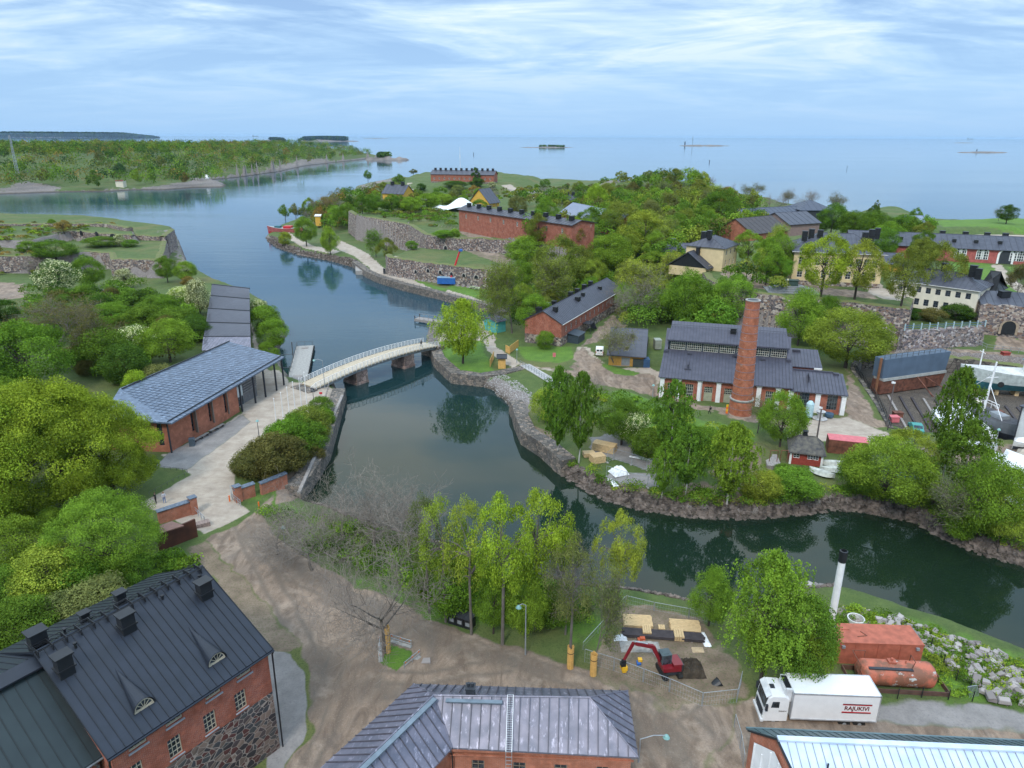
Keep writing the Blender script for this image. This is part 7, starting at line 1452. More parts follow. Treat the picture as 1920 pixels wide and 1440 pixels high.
def excavator():
 x,y,z = G(1254,1262); root = empty('excavator',(x,y,z),rad(12),'dark red tracked excavator with its boom reaching left over the timber pallets','excavator')
 for s in (-1,1):
  t = MB(); pr = [(-1.35,.12),(-1.1,0),(1.1,0),(1.35,.12),(1.45,.4),(1.3,.68),(1.0,.78),(-1.0,.78),(-1.3,.68),(-1.45,.4)]; n = len(pr); x0 = s*.95-.25; t.add([(x0,a,b) for a,b in pr]+[(x0+.5,a,b) for a,b in pr],[tuple(range(n)),tuple(range(n,2*n))[::-1]]+[(i,n+i,n+(i+1) % n,(i+1) % n) for i in range(n)]);
  for k in range(11):t.box(x0-.01,x0+.51,-1.2+k*.24-.04,-1.2+k*.24+.04,.785,.82)
  t.build('track',RUBBER,root)
 b = MB(); b.box(-.7,.7,-.9,.9,.45,.85); b.tube((0,0,.8),(0,0,1.05),.6,n=16); b.build('undercarriage',DARK,root)
 b = MB(); b.prism([(-1.15,-.9),(1.15,-1.15),(1.3,-.5),(1.3,.9),(-.9,1.1),(-1.2,.9)],1.0,1.55); b.prism([(.1,-1.0),(1.2,-1.1),(1.3,-.4),(1.25,.8),(.1,.8)],1.553,2.0); b.build('house',plain('excavator_red',(.20,.01,.018),.35,var=.15),root)
 b = MB(); b.prism([(1.05,-1.22),(1.38,-1.0),(1.45,.6),(1.32,1.0)],1.05,1.9); b.build('counterweight',plain('excavator_darkgrey',(.05,.05,.055),.5),root)
 b = MB(); b.prism([(-1.1,-.2),(.05,-.2),(.05,.95),(-1.1,.95)],1.56,2.85); c = b.build('cab',GLASS,root); b = MB()
 for u,v in ((-1.1,-.2),(.05,-.2),(.05,.95),(-1.1,.95)):b.box(u-.05,u+.05,v-.05,v+.05,1.56,2.9)
 b.box(-1.2,.12,-.28,1.02,2.86,2.95); b.box(-.9,-.2,0,.7,2.955,3.0); b.build('cab_frame',plain('cab_teal_grey',(.06,.09,.10),.5),c)
 # boom along local -x, swung
 def beam(p0,p1,h0,h1,w,mat,nm,par):
  p0,p1 = Vector(p0),Vector(p1); d = (p1-p0).normalized(); side = Vector((0,0,1)).cross(d).normalized()*(w/2); u = d.cross(side).normalized(); q = MB(); vs = []
  for p,h in ((p0,h0),(p1,h1)):vs += [p-side-u*h/2,p+side-u*h/2,p+side+u*h/2,p-side+u*h/2]
  q.add(vs,[(0,3,2,1),(4,5,6,7),(0,1,5,4),(1,2,6,5),(2,3,7,6),(3,0,4,7)]); return q.build(nm,mat,par)
 E_ = MATS['excavator_red']; p0,p1,p2,p3 = (-1.0,.55,1.5),(-1.9,1.0,3.5),(-4.1,1.35,4.0),(-5.7,1.0,1.9)
 bo = beam(p0,p1,.35,.5,.3,E_,'boom',root); beam(p1,p2,.5,.35,.3,E_,'boom_upper',root); ar = beam((-4.3,1.4,4.2),p3,.4,.22,.25,E_,'arm',root)
 q = MB(); q.tube((-1.2,.65,1.6),(-2.2,1.05,3.2),.07); q.tube((-2.6,1.1,3.95),(-4.2,1.4,4.35),.08); q.tube((-4.5,1.35,3.6),(-5.5,1.05,2.3),.06); q.build('hydraulic_cylinder',GREYM,root)
 q = MB(); q.tube((-5.6,.8,1.9),(-5.6,1.2,1.9),.28,n=10); q.box(-6.0,-5.4,.7,1.3,1.3,1.75); q.build('tiltrotator',BLACKM,root); q = MB(); q.prism([(-5.9,.6),(-5.2,.6),(-5.2,1.4),(-5.9,1.4)],.75,1.3); q.prism([(-5.8,.7),(-5.3,.7),(-5.35,1.3),(-5.75,1.3)],.4,.748); q.build('bucket',YEL,root)
excavator(); bpy.data.objects['excavator'].scale = (.78,.78,.78)
def planks(name,label,px,py,rz,L,W,H,mat=None,layers=None,z=None,group=None,cat='timber',nb=None):
 x,y,g = G(px,py) if z is None else P(px,py,z); root = empty(name,(x,y,g),rad(rz),label,cat,group); nb = nb or max(2,int(W/.22)); layers = layers or max(1,int(H/.15)); rs = random.Random(int(px)); m = MB()
 for l in range(layers):
  for i in range(nb):w = W/nb; j = rs.uniform(-.06,.06)*L*.3; m.box(-L/2+j,L/2+j,-W/2+i*w+.015,-W/2+(i+1)*w-.015,.1+l*H/layers,.1+(l+1)*H/layers-.02)
 m.build('boards',mat or WOOD_NEW,root); b = MB()
 for u in (-.35,.35):b.box(L*u-.05,L*u+.05,-W/2-.03,W/2+.03,0,.098)
 b.build('bearer',WOOD_OLD,root); return root
planks('timber_pallet','neat flat stack of new pale planks, left of two beside the fenced dig',1195,1172,-4,3.0,1.9,.5); planks('timber_pallet','neat flat stack of new pale planks, right of two beside the fenced dig',1284,1181,-6,3.1,1.9,.45)
planks('dark_beams','layer of long dark brown beams lying before the two pale plank stacks',1243,1195,-6,8.2,1.2,.35,WOOD_DARK,nb=6)
planks('small_planks','small bundle of pale boards lying on the left part of the dark beams',1212,1188,85,1.3,.9,.55,z=3.0); planks('small_planks','small bundle of pale boards lying on the right part of the dark beams',1272,1196,85,1.3,1.0,.55,z=3.0); planks('small_planks','tiny heap of boards between the two plank stacks',1240,1182,85,.7,.7,.4,z=2.9)
r = empty('short_beam_row',P(1243,1208,2.7),rad(-6),'row of short sawn beam ends lying side by side in front of the dark beams','timber')
for i in range(22):b = MB(); b.box(-3.9+i*.36,-3.9+i*.36+.2,-.6,.5,0,.25); b.build('beam',WOOD_NEW if i % 2 else WOOD_OLD,r)
planks('timber_stack','large stack of new timber on the asphalt by the birches, biggest of three',1133,846,-28,3.8,1.8,1.3); planks('timber_stack','square stack of new timber right in front of the biggest stack',1120,866,20,2.2,1.7,1.2); planks('timber_stack','low stack of short new timber left of the square stack',1104,856,10,1.9,1.3,.7); planks('timber_stack','flat pile of planks at the right end of the fenced gravel',1222,858,-25,3.6,1.2,.3)
planks('timber_stack','tall stack of weathered grey boards under a white cover at the right edge',1922,985,-78,6.0,3.2,2.6,WOOD_OLD)
b = MB(); x,y,z = G(1922,985); b.slab([(-1.9,-3.3,2.9),(2.5,-3.3,2.75),(2.5,3.3,2.75),(-1.9,3.3,2.9)],.12); o = b.build('cover_sheet',TARP); o.location = (x,y,z); o.rotation_euler = (0,0,rad(8)); tag(o,'white sheet cover lying on the grey board stack','cover')
def blob(name,label,px,py,sx,sy,h,mat,seed=1,rz=0,cat='sheet',crumple=.35):
 x,y,z = G(px,py); n = 14; rs = random.Random(seed); vs = []
 for j in range(n):
  for i in range(n):u,v = i/(n-1)*2-1,j/(n-1)*2-1; e = max(0,(1-u**4)*(1-v**4)); vs.append((u*sx/2+rs.uniform(-.03,.03),v*sy/2+rs.uniform(-.03,.03),h*e*(1-crumple+crumple*2*rs.random()*.8)+.02))
 m = MB(); m.add(vs,[(j*n+i,j*n+i+1,(j+1)*n+i+1,(j+1)*n+i) for j in range(n-1) for i in range(n-1)]); o = m.build(name,mat); o.location = (x,y,z); o.rotation_euler = (0,0,rz); return tag(o,label,cat)
blob('tarpaulin','crumpled white tarpaulin beside the square timber stack',1160,888,2.6,2.4,.9,TARP,1,.4); blob('tarpaulin','white sheet edge sticking out along the far side of the fenced gravel',1205,862,4.5,.6,.15,TARP,2,-.45); blob('tarpaulin','narrow white strip along the lower edge of the fenced gravel',1148,905,1.0,3.0,.15,TARP,3,.3)
blob('tarpaulin','white plastic sheet left of the excavator bucket',1163,1197,1.4,.9,.3,TARP,4); blob('tarpaulin','white and grey wrapping right of the right plank stack',1321,1200,.8,2.4,.2,TARP,5,.1); blob('earth_heap','dark heap of dug earth and roots right of the excavator',1294,1258,2.6,2.4,.9,plain('dark_earth',(.06,.045,.03),.95,var=.5),6,cat='earth')
blob('earth_heap','low grey gravel heap behind the red plate compactor',1200,1214,4.0,1.6,.4,CONC,7,cat='earth'); blob('earth_heap','pale sand spill on the ground right of the pallets',1308,1220,1.2,.8,.12,plain('pale_sand',(.5,.38,.24),.95),8,cat='earth')
b = MB(); b.cbox((0,0,.35),(.75,.5,.5)); b.cbox((.1,0,.68),(.5,.4,.2)); b.cbox((0,0,.05),(.9,.55,.08)); o = b.build('plate_compactor',plain('compactor_orange',(.55,.10,.03),.6,var=.4)); o.location = P(1202,1207,2.7); tag(o,'small orange plate compactor among the beam ends','machine')
b = MB(); b.lathe((0,0,0),[(.05,0),(.45,.05),(.55,.9),(.6,.95)],14); o = b.build('rubber_bucket',BLACKM); o.location = P(1335,1290,2.6); o.rotation_euler = (0,1.1,.3); tag(o,'black tub tipped on its side inside the construction fence','bucket')
b = MB(); b.cbox((0,0,.3),(1.0,.6,.15),ry=.2); b.cbox((-.3,.1,.5),(.4,.5,.3)); o = b.build('tool_crate',BLUE); o.location = P(1203,1253,2.6); tag(o,'blue and yellow digging attachment lying left of the excavator','attachment'); b = MB(); b.box(-.35,.05,.1,.5,.65,.9); b.build('clamp',YEL,o)
# construction fences
def site_fence(name,label,pts,z=2.55,h=2.0,sp=3.2):
 W = [Vector(P(p[0],p[1],z)) for p in pts]; root = empty(name,W[0],0,label,'fence')
 mesh_m = None
 for a,b in zip(W,W[1:]):
  L = (b-a).length; n = max(1,round(L/sp))
  for i in range(n):
   p,q = a.lerp(b,i/n)-W[0],a.lerp(b,(i+1)/n)-W[0]; m = MB(); d = (q-p).normalized(); p = p+d*.04; q = q-d*.04; up = Vector((0,0,h)); lo = Vector((0,0,.15))
   m.tube(p,p+up,.03,n=4); m.tube(q,q+up,.03,n=4); m.tube(p+up,q+up,.03,n=4); m.tube(p+lo,q+lo,.03,n=4)
   for k in range(1,12):s = p.lerp(q,k/12); m.tube(s+lo,s+up,.006,n=3)
   for k in range(1,4):m.tube(p+up*k/4,q+up*k/4,.006,n=3)
   m.build('fence_panel',GREYM,root); f = MB(); f.cbox(p-d*.04+Vector((0,0,.08)),(.65,.22,.15),math.atan2(d.y,d.x)+1.57); f.build('foot_block',CONC,root)
 return root
site_fence('construction_fence','galvanised site fence along the road side of the excavator dig, bent at its right corner',[(1095,1248),(1150,1265),(1205,1286),(1254,1305),(1315,1332),(1380,1325),(1388,1290)])
site_fence('construction_fence','galvanised site fence on the water side of the dig',[(1092,1235),(1172,1145),(1225,1158),(1290,1170),(1340,1185)],z=1.9)
site_fence('construction_fence','site fence standing at the left of the brick gable of the metal roofed hall',[(1375,1372),(1386,1410),(1392,1450)]); site_fence('construction_fence','site fence in front of the gravel strip by the crumpled tarpaulin',[(1136,895),(1175,908),(1214,915),(1240,910)],z=2.3); site_fence('construction_fence','site fence between the timber stacks and the flat plank pile',[(1138,868),(1150,862),(1184,872),(1212,882),(1240,882)],z=2.3)
# dark fence posts with mesh round the tank
r = empty('mesh_fence',P(1740,1215,2.4),0,'green wire-mesh fence with black posts beside the stone blocks','fence')
for p in ((1743,1222),(1766,1255),(1790,1285),(1775,1322),(1820,1325),(1815,1305),(1635,1312),(1680,1320),(1725,1318)):
 q = Vector(P(*p,2.4))-r.location; b = MB(); b.tube(q,q+Vector((0,0,1.8)),.05,n=5); b.build('post',BLACKM,r)
for a,b_ in (((1743,1222),(1766,1255)),((1766,1255),(1790,1285)),((1790,1285),(1815,1305)),((1635,1312),(1680,1320)),((1680,1320),(1725,1318)),((1725,1318),(1775,1322))):
 p,q = Vector(P(*a,2.4))-r.location,Vector(P(*b_,2.4))-r.location; b = MB()
 for k in range(9):b.tube(p+Vector((0,0,.2*k+.05)),q+Vector((0,0,.2*k+.05)),.008,n=3)
 b.build('mesh_panel',DARK,r)
b = MB(); b.lathe((0,0,0),[(1.0,0),(1.05,0),(1.05,.8),(.9,.8),(.9,.05)],24); o = b.build('concrete_ring',plain('ring_white',(.62,.62,.6),.8)); o.location = P(1603,1170,2.2); o.scale = (.85,.85,1); tag(o,'white concrete well ring behind the orange container','well ring')
b = MB()
for k in range(8):b.tube((-.5+k*.14,0,.1),(-.5+k*.14,0,1.5),.02,n=4)
b.tube((-.5,0,.1),(.5,0,.1),.03); b.tube((-.5,0,1.5),(.5,0,1.5),.03); o = b.build('grating',GREYM); o.location = P(1829,1318,2.5); o.rotation_euler = (-.5,0,.2); tag(o,'steel grating leaning on the stone blocks','grating')
# gate walls of the square
def gatewall(name,label,a,b,z0,z1,mat,cap,th=.5,pier=None):
 A,B = Vector(P(*a,z0)),Vector(P(*b,z0)); d = B-A; root = empty(name,A,math.atan2(d.y,d.x),label,'wall'); L = math.hypot(d.x,d.y); w = MB(); w.box(0,L,0,th,-.8,z1-z0); w.build('masonry',mat,root)
 if cap:c = MB(); c.slab([(-.1,-.12,z1-z0+.12),(L+.1,-.12,z1-z0+.12),(L+.1,th+.12,z1-z0+.25),(-.1,th+.12,z1-z0+.25)],.1); c.build('coping',cap,root)
 if pier:p = MB(); p.box(pier,pier+.9,-.2,th+.2,-.8,z1-z0+.5); p.build('pier',mat,root); p = MB(); p.box(pier-.1,pier+1.0,-.3,th+.3,z1-z0+.5,z1-z0+.62); p.build('pier_cap',cap,root)
 return root
COP = plain('coping_blue_metal',(.14,.18,.24),.4,.3,var=.5,scale=4)
gatewall('brick_gate_wall','brick gate wall with metal coping left of the square, ending in a square pier',(300,985),(368,962),2.3,4.2,BRICK_PALE,COP,pier=4.2)
gatewall('rusty_steel_wall','plain dark rusty steel gate leaf wall in front of the brick gate wall',(302,1042),(372,1010),2.3,5.2,CORTEN,None,th=.25); b = MB(); q = [P(298,1000,5.4),P(345,985,5.4),P(322,977,5.2),P(300,985,5.2)]; b.slab(q,.15); tag(b.build('flat_cover',plain('lid_brown',(.28,.15,.12),.7)),'brown flat lid between the brick gate wall and the rusty steel wall','lid')
gatewall('brick_gate_wall','short brick gate wall with a metal-capped pier right of the square under the olive hedge',(443,943),(480,930),2.3,4.2,BRICK_PALE,COP,pier=.01); gatewall('brick_gate_wall','brick wall between the hedge and the bare thicket',(492,928),(540,908),2.3,4.0,BRICK_PALE,COP)
b = MB(); b.box(-.9,.9,-.5,.5,-.5,.5); b.box(-.9,.9,.5,1.0,-.5,.25); o = b.build('stone_steps',GRANITE); o.location = P(380,985,2.5); o.rotation_euler = (0,0,.6); tag(o,'small granite block steps at the gate pier','steps')
# flagpoles and lamps
for i,(b_,t_) in enumerate((((519,800),(514,748)),((532,791),(526,737)),((543,779),(538,727)),((554,772),(551,717)),((566,767),(562,710)),((576,764),(570,699)))):
 x,y,z = P(*b_,2.3); h = ztop_of(x,y,t_[1])-z; r = empty('flagpole',(x,y,z),0,['nearest','second','third','fourth','fifth','farthest'][i]+' white flagpole in the row of six on the square, counted from the camera','flagpole','flagpoles on the square'); b = MB(); b.tube((0,0,0),(0,0,h),.09,.05,8); b.build('pole',WHITE,r); b = MB(); b.lathe((0,0,h),[(.02,0),(.12,.1),(.02,.2)],8); b.build('finial',WHITE,r)
def lamp(label,base,top,arm=(0,0),mat=None,z=None,head=(.3,.18),z0=None):
 x,y,z = G(*base) if z is None else P(*base,z); h = max(2.5,ztop_of(x,y,top)-z); r = empty('street_lamp',(x,y,z),0,label,'street lamp'); m = mat or GREYM; b = MB(); b.tube((0,0,-.3 if z0 is None else z0),(0,0,h),.08,.05,7);
 if arm != (0,0):b.path([(0,0,h),(arm[0]*.5,arm[1]*.5,h+.25),(arm[0],arm[1],h+.1)],.04)
 b.build('pole',m,r); b = MB(); b.lathe((arm[0],arm[1],h-.12 if arm != (0,0) else h),[(.05,.3),(head[0]*.6,.2),(head[0],0),(.1,-.08)],10); b.build('lamp_head',plain('lamp_teal',(.22,.42,.40),.4),r)
lamp('street lamp with a teal head on the verge right of the yellow-green maples',(985,1228),1135,(-.7,-.2)); lamp('street lamp with a teal head at the right corner of the zinc-roofed house',(1197,1430),1388,(2.2,.3),z=3.0); lamp('lamp on a thin pole at the left end of the bridge',(609,726),676,(-1.8,.2),z=2.6)
lamp('thin lamp post beside the olive hedge on the square',(487,828),790,z=2.3,mat=IRON); lamp('small white-headed lamp at the gravel crossing',(969,680),656,z=2.4); lamp('small white-headed lamp at the left corner of the factory',(1223,752),723,z=2.4); lamp('slim lamp post hidden in the bare shrubs left of the road',(535,1026),990,z=2.5); lamp('white lamp in the gravel yard at the right edge',(1865,838),806,z=2.4)
lamp('lamp post on the lawn by the shore road benches',(923,557),534,z=2.4)
for lab,b_,t_,r_ in (('tall dark wooden pole with a small floodlight in front of the factory wing',(1530,832),762,.16),('dark wooden pole at the corner of the dry dock',(1662,798),715,.14)):
 x,y,z = P(*b_,2.4); h = ztop_of(x,y,t_)-z; r = empty('utility_pole',(x,y,z),0,lab,'pole'); b = MB(); b.tube((0,0,-.3),(0,0,h),r_,r_*.7,7); b.build('pole',plain('tarred_wood',(.13,.11,.11),.9),r); b = MB(); b.box(-.5,.1,-.15,.15,h-.4,h-.1); b.build('floodlight',WHITE,r)
# telecom mast on the island
x,y,z = P(33,325,16); h = 62; r = empty('radio_mast',(-375*1.0,0,0),0,'slender lattice radio mast rising above the wooded island at the far left','mast'); x,y = P(33,325,16)[:2]; r.location = (x,y,12); h = ztop_of(x,y,226)-12; b = MB()
for k in range(3):
 a = 2.1*k; b.tube((1.7*math.cos(a),1.7*math.sin(a),0),(.5*math.cos(a),.5*math.sin(a),h),.2,.13,4)
for k in range(14):
 f0,f1 = k/14,(k+1)/14
 for j in range(3):a,c = 2.1*j,2.1*(j+1); r0,r1 = 1.7-1.2*f0,1.7-1.2*f1; b.tube((r0*math.cos(a),r0*math.sin(a),h*f0),(r1*math.cos(c),r1*math.sin(c),h*f1),.1,n=3)
b.build('lattice',GREYM,r); b = MB(); b.cbox((.7,0,h-6),(.9,.8,3)); b.cbox((-.7,0,h-2),(.8,.8,3)); b.build('antenna',GREYP,r)
# traffic island: planks round the trunk, barriers
def plank_wrap(label,px,py,h=2.6,n=12,group=None):
 x,y,z = G(px,py); r = empty('trunk_guard',(x,y,z),0,label,'trunk guard')
 for i in range(n):a = 2*math.pi*i/n; b = MB(); b.cbox((.3*math.cos(a),.3*math.sin(a),h/2-.1),(.04,.16,h*random.uniform(.92,1.05)),a); b.build('plank',WOOD_YEL,r)
 b = MB(); b.lathe((0,0,h*.7),[(.34,0),(.36,0),(.36,.05),(.34,.05)],14); b.build('strap',BLACKM,r)
WOOD_YEL = plain('yellow_planks',(.68,.40,.12),.8,var=.25,scale=3)
plank_wrap('yellow plank guard round the trunk of the big bare tree on the traffic island',727,1224,3.2); plank_wrap('yellow plank guard round a trunk left of the construction fence',1069,1252); plank_wrap('yellow plank guard standing inside the left corner of the construction fence',1112,1266)
def barrier(label,a,b_):
 A,B = Vector(P(*a,2.7)),Vector(P(*b_,2.7)); d = B-A; L = d.length; r = empty('road_barrier',A,math.atan2(d.y,d.x),label,'barrier'); q = MB(); q.box(0,L,-.2,.2,0,.35); q.build('base',CONC,r); q = MB()
 for x in (.05,L/2,L-.05):q.tube((x,0,.35),(x,0,1.1),.035,n=5)
 q.tube((0,0,1.1),(L,0,1.1),.035); q.tube((0,0,.7),(L,0,.7),.035); q.build('rail',GREYM,r); q = MB()
 for x in (.2,L/2,L-.2):q.box(x-.06,x+.06,-.06,-.035,.95,1.1)
 q.build('reflector',ORP,r)
barrier('steel road barrier left of the plank-wrapped tree',(712,1210),(714,1246)); barrier('steel road barrier behind the plank-wrapped tree',(733,1206),(772,1218)); barrier('steel road barrier at the right of the green traffic island',(758,1260),(788,1235))
b = MB(); v,f = stone_mesh(3,(1,.8,.7)); b.add(v,f); o = b.build('boulder',BLOCK); o.location = P(799,1243,2.8); tag(o,'lone round boulder right of the traffic island','boulder'); b = MB(); v,f = stone_mesh(5,(2.4,1.7,1.6)); b.add(v,f); o = b.build('boulder',BLOCK); o.location = P(828,1052,2.5); tag(o,'big pale boulder among the bank trees','boulder')
x,y,z = G(866,1172)
for i in range(3):
 r = empty('waste_bin',(x+(i-1)*.95*math.cos(rad(-25)),y+(i-1)*.95*math.sin(rad(-25)),z),rad(-25),['left','middle','right'][i]+' one of the three black waste bins under the bank trees','bin','black bins'); b = MB(); b.box(-.45,.45,-.5,.5,0,1.15); b.build('body',BLACKM,r); b = MB(); b.slab([(-.46,-.55,1.22),(.46,-.55,1.22),(.46,.55,1.4),(-.46,.55,1.4)],.08); b.build('lid',DARK,r); b = MB(); b.cbox((0,-.51,.6),(.5,.01,.45)); b.build('sticker',GREYP,r)
# benches, litter bin, posts on the square
for i,p in enumerate(((371,826),(384,819),(400,809),(413,802))):
 r = empty('bench',P(*p,2.3),rad(74),['first','second','third','fourth'][i]+' grey slatted bench along the visitor centre wall, counted from the camera','bench','benches along the wall'); b = MB()
 for k in range(3):b.box(-.9,.9,-.3+k*.2,-.3+k*.2+.15,.42,.48)
 b.build('seat',WOOD_OLD,r)
 for x in (-.7,.7):b = MB(); b.box(x-.05,x+.05,-.25,.25,0,.418); b.build('leg',IRON,r)
b = MB(); b.box(-.4,.4,-.4,.4,0,1.3); b.box(-.45,.45,-.45,.45,1.3,1.4); o = b.build('litter_bin',plain('bin_slate',(.07,.1,.13),.5)); o.location = P(361,836,2.3); o.rotation_euler = (0,0,.2); tag(o,'square slate-blue litter bin at the end of the benches','bin')
b = MB(); b.box(-.25,.25,-.25,.25,0,1.2); b.box(-.3,.3,-.3,.3,1.2,1.28); o = b.build('litter_bin',DARK); o.location = P(721,513,2.4); o.scale = (1.6,1.6,1.5); tag(o,'dark litter bin on the shore road by the casemate wall','bin')
for lab,p in (('orange marker post at the right side of the square',(431,941)),('orange marker post by the promenade end',(486,953))):b = MB(); b.tube((0,0,0),(0,0,1.0),.1,n=8); o = b.build('marker_post',ORP); o.location = P(*p,2.3); tag(o,lab,'post')
r = empty('info_sign',P(588,750,2.3),rad(-20),'dark blue information sign on a post near the bridge','sign'); b = MB(); b.tube((0,0,0),(0,0,2.4),.06); b.build('post',IRON,r); b = MB(); b.box(-.45,.45,-.05,-.01,1.7,2.5); b.build('panel',DARK,r); b = MB(); b.box(-.35,.35,-.06,-.052,1.9,2.0); b.box(-.35,.1,-.06,-.052,2.2,2.3); b.build('marking',GREYM,r)
r = empty('info_sign',P(602,744,2.3),0,'small red box sign on the bank below the bridge','sign'); b = MB(); b.tube((0,0,0),(0,0,.8),.05); b.build('post',IRON,r); b = MB(); b.box(-.3,.3,-.05,.05,.6,1.0); b.build('panel',RED,r)
r = empty('info_sign',P(1039,673,2.4),0,'pink information board on the grass at the crossing','sign'); b = MB(); b.tube((0,0,0),(0,0,1.0),.05); b.build('post',IRON,r); b = MB(); b.box(-.35,.35,-.05,.05,.5,1.5); b.build('panel',PINK,r)
r = empty('road_marker',P(1362,778,2.4),0,'yellow and red chevron marker post left of the brick chimney','marker')
for k in range(4):b = MB(); b.box(-.2,.2,-.04,.04,.3+k*.45,.75+k*.45-.01); b.build('band',YEL if k % 2 else ORP,r)
r = empty('parking_sign',P(1825,818,2.4),0,'blue square sign on a post before the white tent','sign'); b = MB(); b.tube((0,0,0),(0,0,2.6),.06); b.build('post',IRON,r); b = MB(); b.box(-.5,.5,-.05,0,1.9,2.7); b.build('panel',BLUE,r)
# small car, lift, benches on shore road, kiosk, sheds
def van():
 x,y,z = P(1124,664,2.35); r = empty('white_van',(x,y,z),rad(82),'small white van parked beside the yellow warehouse, rear doors to the camera','van'); pr = [(-2.1,.35),(-2.15,1.2),(-2.0,1.8),(.6,1.85),(1.3,1.2),(2.1,.95),(2.2,.4)]; n = len(pr); b = MB(); b.add([(a,-.88,c) for a,c in pr]+[(a,.88,c) for a,c in pr],[tuple(range(n)),tuple(range(n,2*n))[::-1]]+[(i,n+i,n+(i+1) % n,(i+1) % n) for i in range(n)]); b.build('body',WHITE,r)
 b = MB(); b.add([(-2.135,-.7,1.3),(-2.135,-.06,1.3),(-2.04,-.06,1.7),(-2.04,-.7,1.7)],[(0,3,2,1)]); b.add([(-2.135,.06,1.3),(-2.135,.7,1.3),(-2.04,.7,1.7),(-2.04,.06,1.7)],[(0,3,2,1)]); b.build('rear_window',GLASS,r); b = MB(); b.add([(.68,-.75,1.78),(.68,.75,1.78),(1.25,.75,1.26),(1.25,-.75,1.26)],[(0,3,2,1)]); b.build('windscreen',GLASS,r)
 for s in (-1,1):b = MB(); b.box(-2.17,-2.12,s*.8-.06,s*.8+.06,.9,1.3); b.build('tail_light',RED,r)
 for u in (-1.4,1.4):
  for s in (-1,1):b = MB(); b.lathe((0,0,0),[(.15,-.1),(.33,-.1),(.33,.1),(.15,.1)],14); o = b.build('wheel',RUBBER,r); o.location = (u,s*.82,.33); o.rotation_euler = (math.pi/2,0,0)
van()
def car(label,px,py,rz,mat):
 x,y,z = P(px,py,2.4); r = empty('parked_car',(x,y,z),rad(rz),label,'car'); pr = [(-2.1,.3),(-2.15,.85),(-1.5,1.0),(-1.0,1.45),(.4,1.5),(1.1,.98),(2.0,.85),(2.15,.35)]; n = len(pr); b = MB(); b.add([(a,-.85,c) for a,c in pr]+[(a,.85,c) for a,c in pr],[tuple(range(n)),tuple(range(n,2*n))[::-1]]+[(i,n+i,n+(i+1) % n,(i+1) % n) for i in range(n)]); b.build('body',mat,r); b = MB(); b.add([(.45,-.7,1.48),(.45,.7,1.48),(1.08,.7,1.02),(1.08,-.7,1.02)],[(0,3,2,1)]); b.add([(-1.45,-.7,1.06),(-1.45,.7,1.06),(-1.02,.7,1.46),(-1.02,-.7,1.46)],[(0,3,2,1)]); b.build('windscreen',GLASS,r)
 for u in (-1.3,1.3):
  for s in (-1,1):b = MB(); b.lathe((0,0,0),[(.15,-.1),(.32,-.1),(.32,.1),(.15,.1)],12); o = b.build('wheel',RUBBER,r); o.location = (u,s*.8,.32); o.rotation_euler = (math.pi/2,0,0)
car('dark teal car half behind the tallest birch at the dock yard',1716,808,75,TEALP)
def lift():
 x,y,z = P(838,534,2.4); r = empty('boom_lift',(x,y,z),rad(-6),'blue boom lift with a long red arm standing at the casemate wall','lift'); b = MB(); b.box(-3.2,3.2,-1.2,1.2,.5,2.6); b.build('blue_base',BLUE,r); b = MB(); b.box(-3.25,3.25,-1.25,1.25,2.6,2.75); b.build('top_edge',plain('edge_light_blue',(.25,.4,.55),.5),r)
 b = MB(); b.tube((1.6,0,2.6),(4.4,1.0,11.2),.45,.3,6); b.tube((4.4,1.0,11.2),(4.9,1.0,11.9),.3,n=6); b.build('arm',RED,r); b = MB(); b.box(4.4,5.6,.4,1.6,11.7,12.4); b.build('basket',BLUE,r)
lift()
for i,p in enumerate(((886,541),(896,543))):
 r = empty('picnic_table',P(*p,2.4),rad(-20),['left','right'][i]+' pale green picnic table on the lawn by the casemate wall','table','picnic tables'); b = MB(); b.box(-1,1,-.4,.4,.7,.78); b.build('tabletop',plain('pale_green_paint',(.5,.6,.35),.7),r)
 for y in (-.8,.8):b = MB(); b.box(-1,1,y-.15,y+.15,.4,.46); b.build('seat',MATS['pale_green_paint'],r)
 for x in (-.7,.7):b = MB(); b.box(x-.05,x+.05,-.85,.85,.2,.3); b.box(x-.05,x+.05,-.08,.08,0,.69); b.build('leg',IRON,r)
def hut(name,label,a,b_,z,W,h,hr,mat,rm,cat='hut',**k):A_,an_,L_ = frame_of(a,b_,z); return house(name,label,cat,A_,an_,L_,W,z-.5,z+h,z+hr,mat,rm,over=.35,step=.8,**k)
hut('glass_kiosk','teal glass ticket kiosk with a flat blue-grey roof behind the willow',(930,624),(948,620),2.4,5,3.0,3.5,plain('kiosk_teal',(.10,.42,.40),.2),ROOF_ZINC); hut('yellow_hut','small yellow plank hut with a flat roof on the tip of the willow lawn',(934,690),(948,690),2.4,2.6,2.4,2.7,WOOD_YEL,DARK)
b = MB();
for a,c in (((919,688),(926,672)),((956,662),(972,650)),((948,660),(956,664))):
 p,q = Vector(P(*a,2.4)),Vector(P(*c,2.4)); d = q-p; b.cbox((p+q)/2+Vector((0,0,.9)),(d.length,.08,1.8),math.atan2(d.y,d.x))
tag(b.build('plank_fence',WOOD_YEL),'yellow plank screen panels beside the small yellow hut','fence')
hut('orange_kiosk','little orange kiosk with a white top on the western point',(592,422),(602,422),4,4,5,5.6,OCHRE,WHITE); hut('ruined_hut','small roofless pale stone hut at the waterline of the wooded island',(218,352),(232,352),2,7,6.5,7,IVORY,REDP)
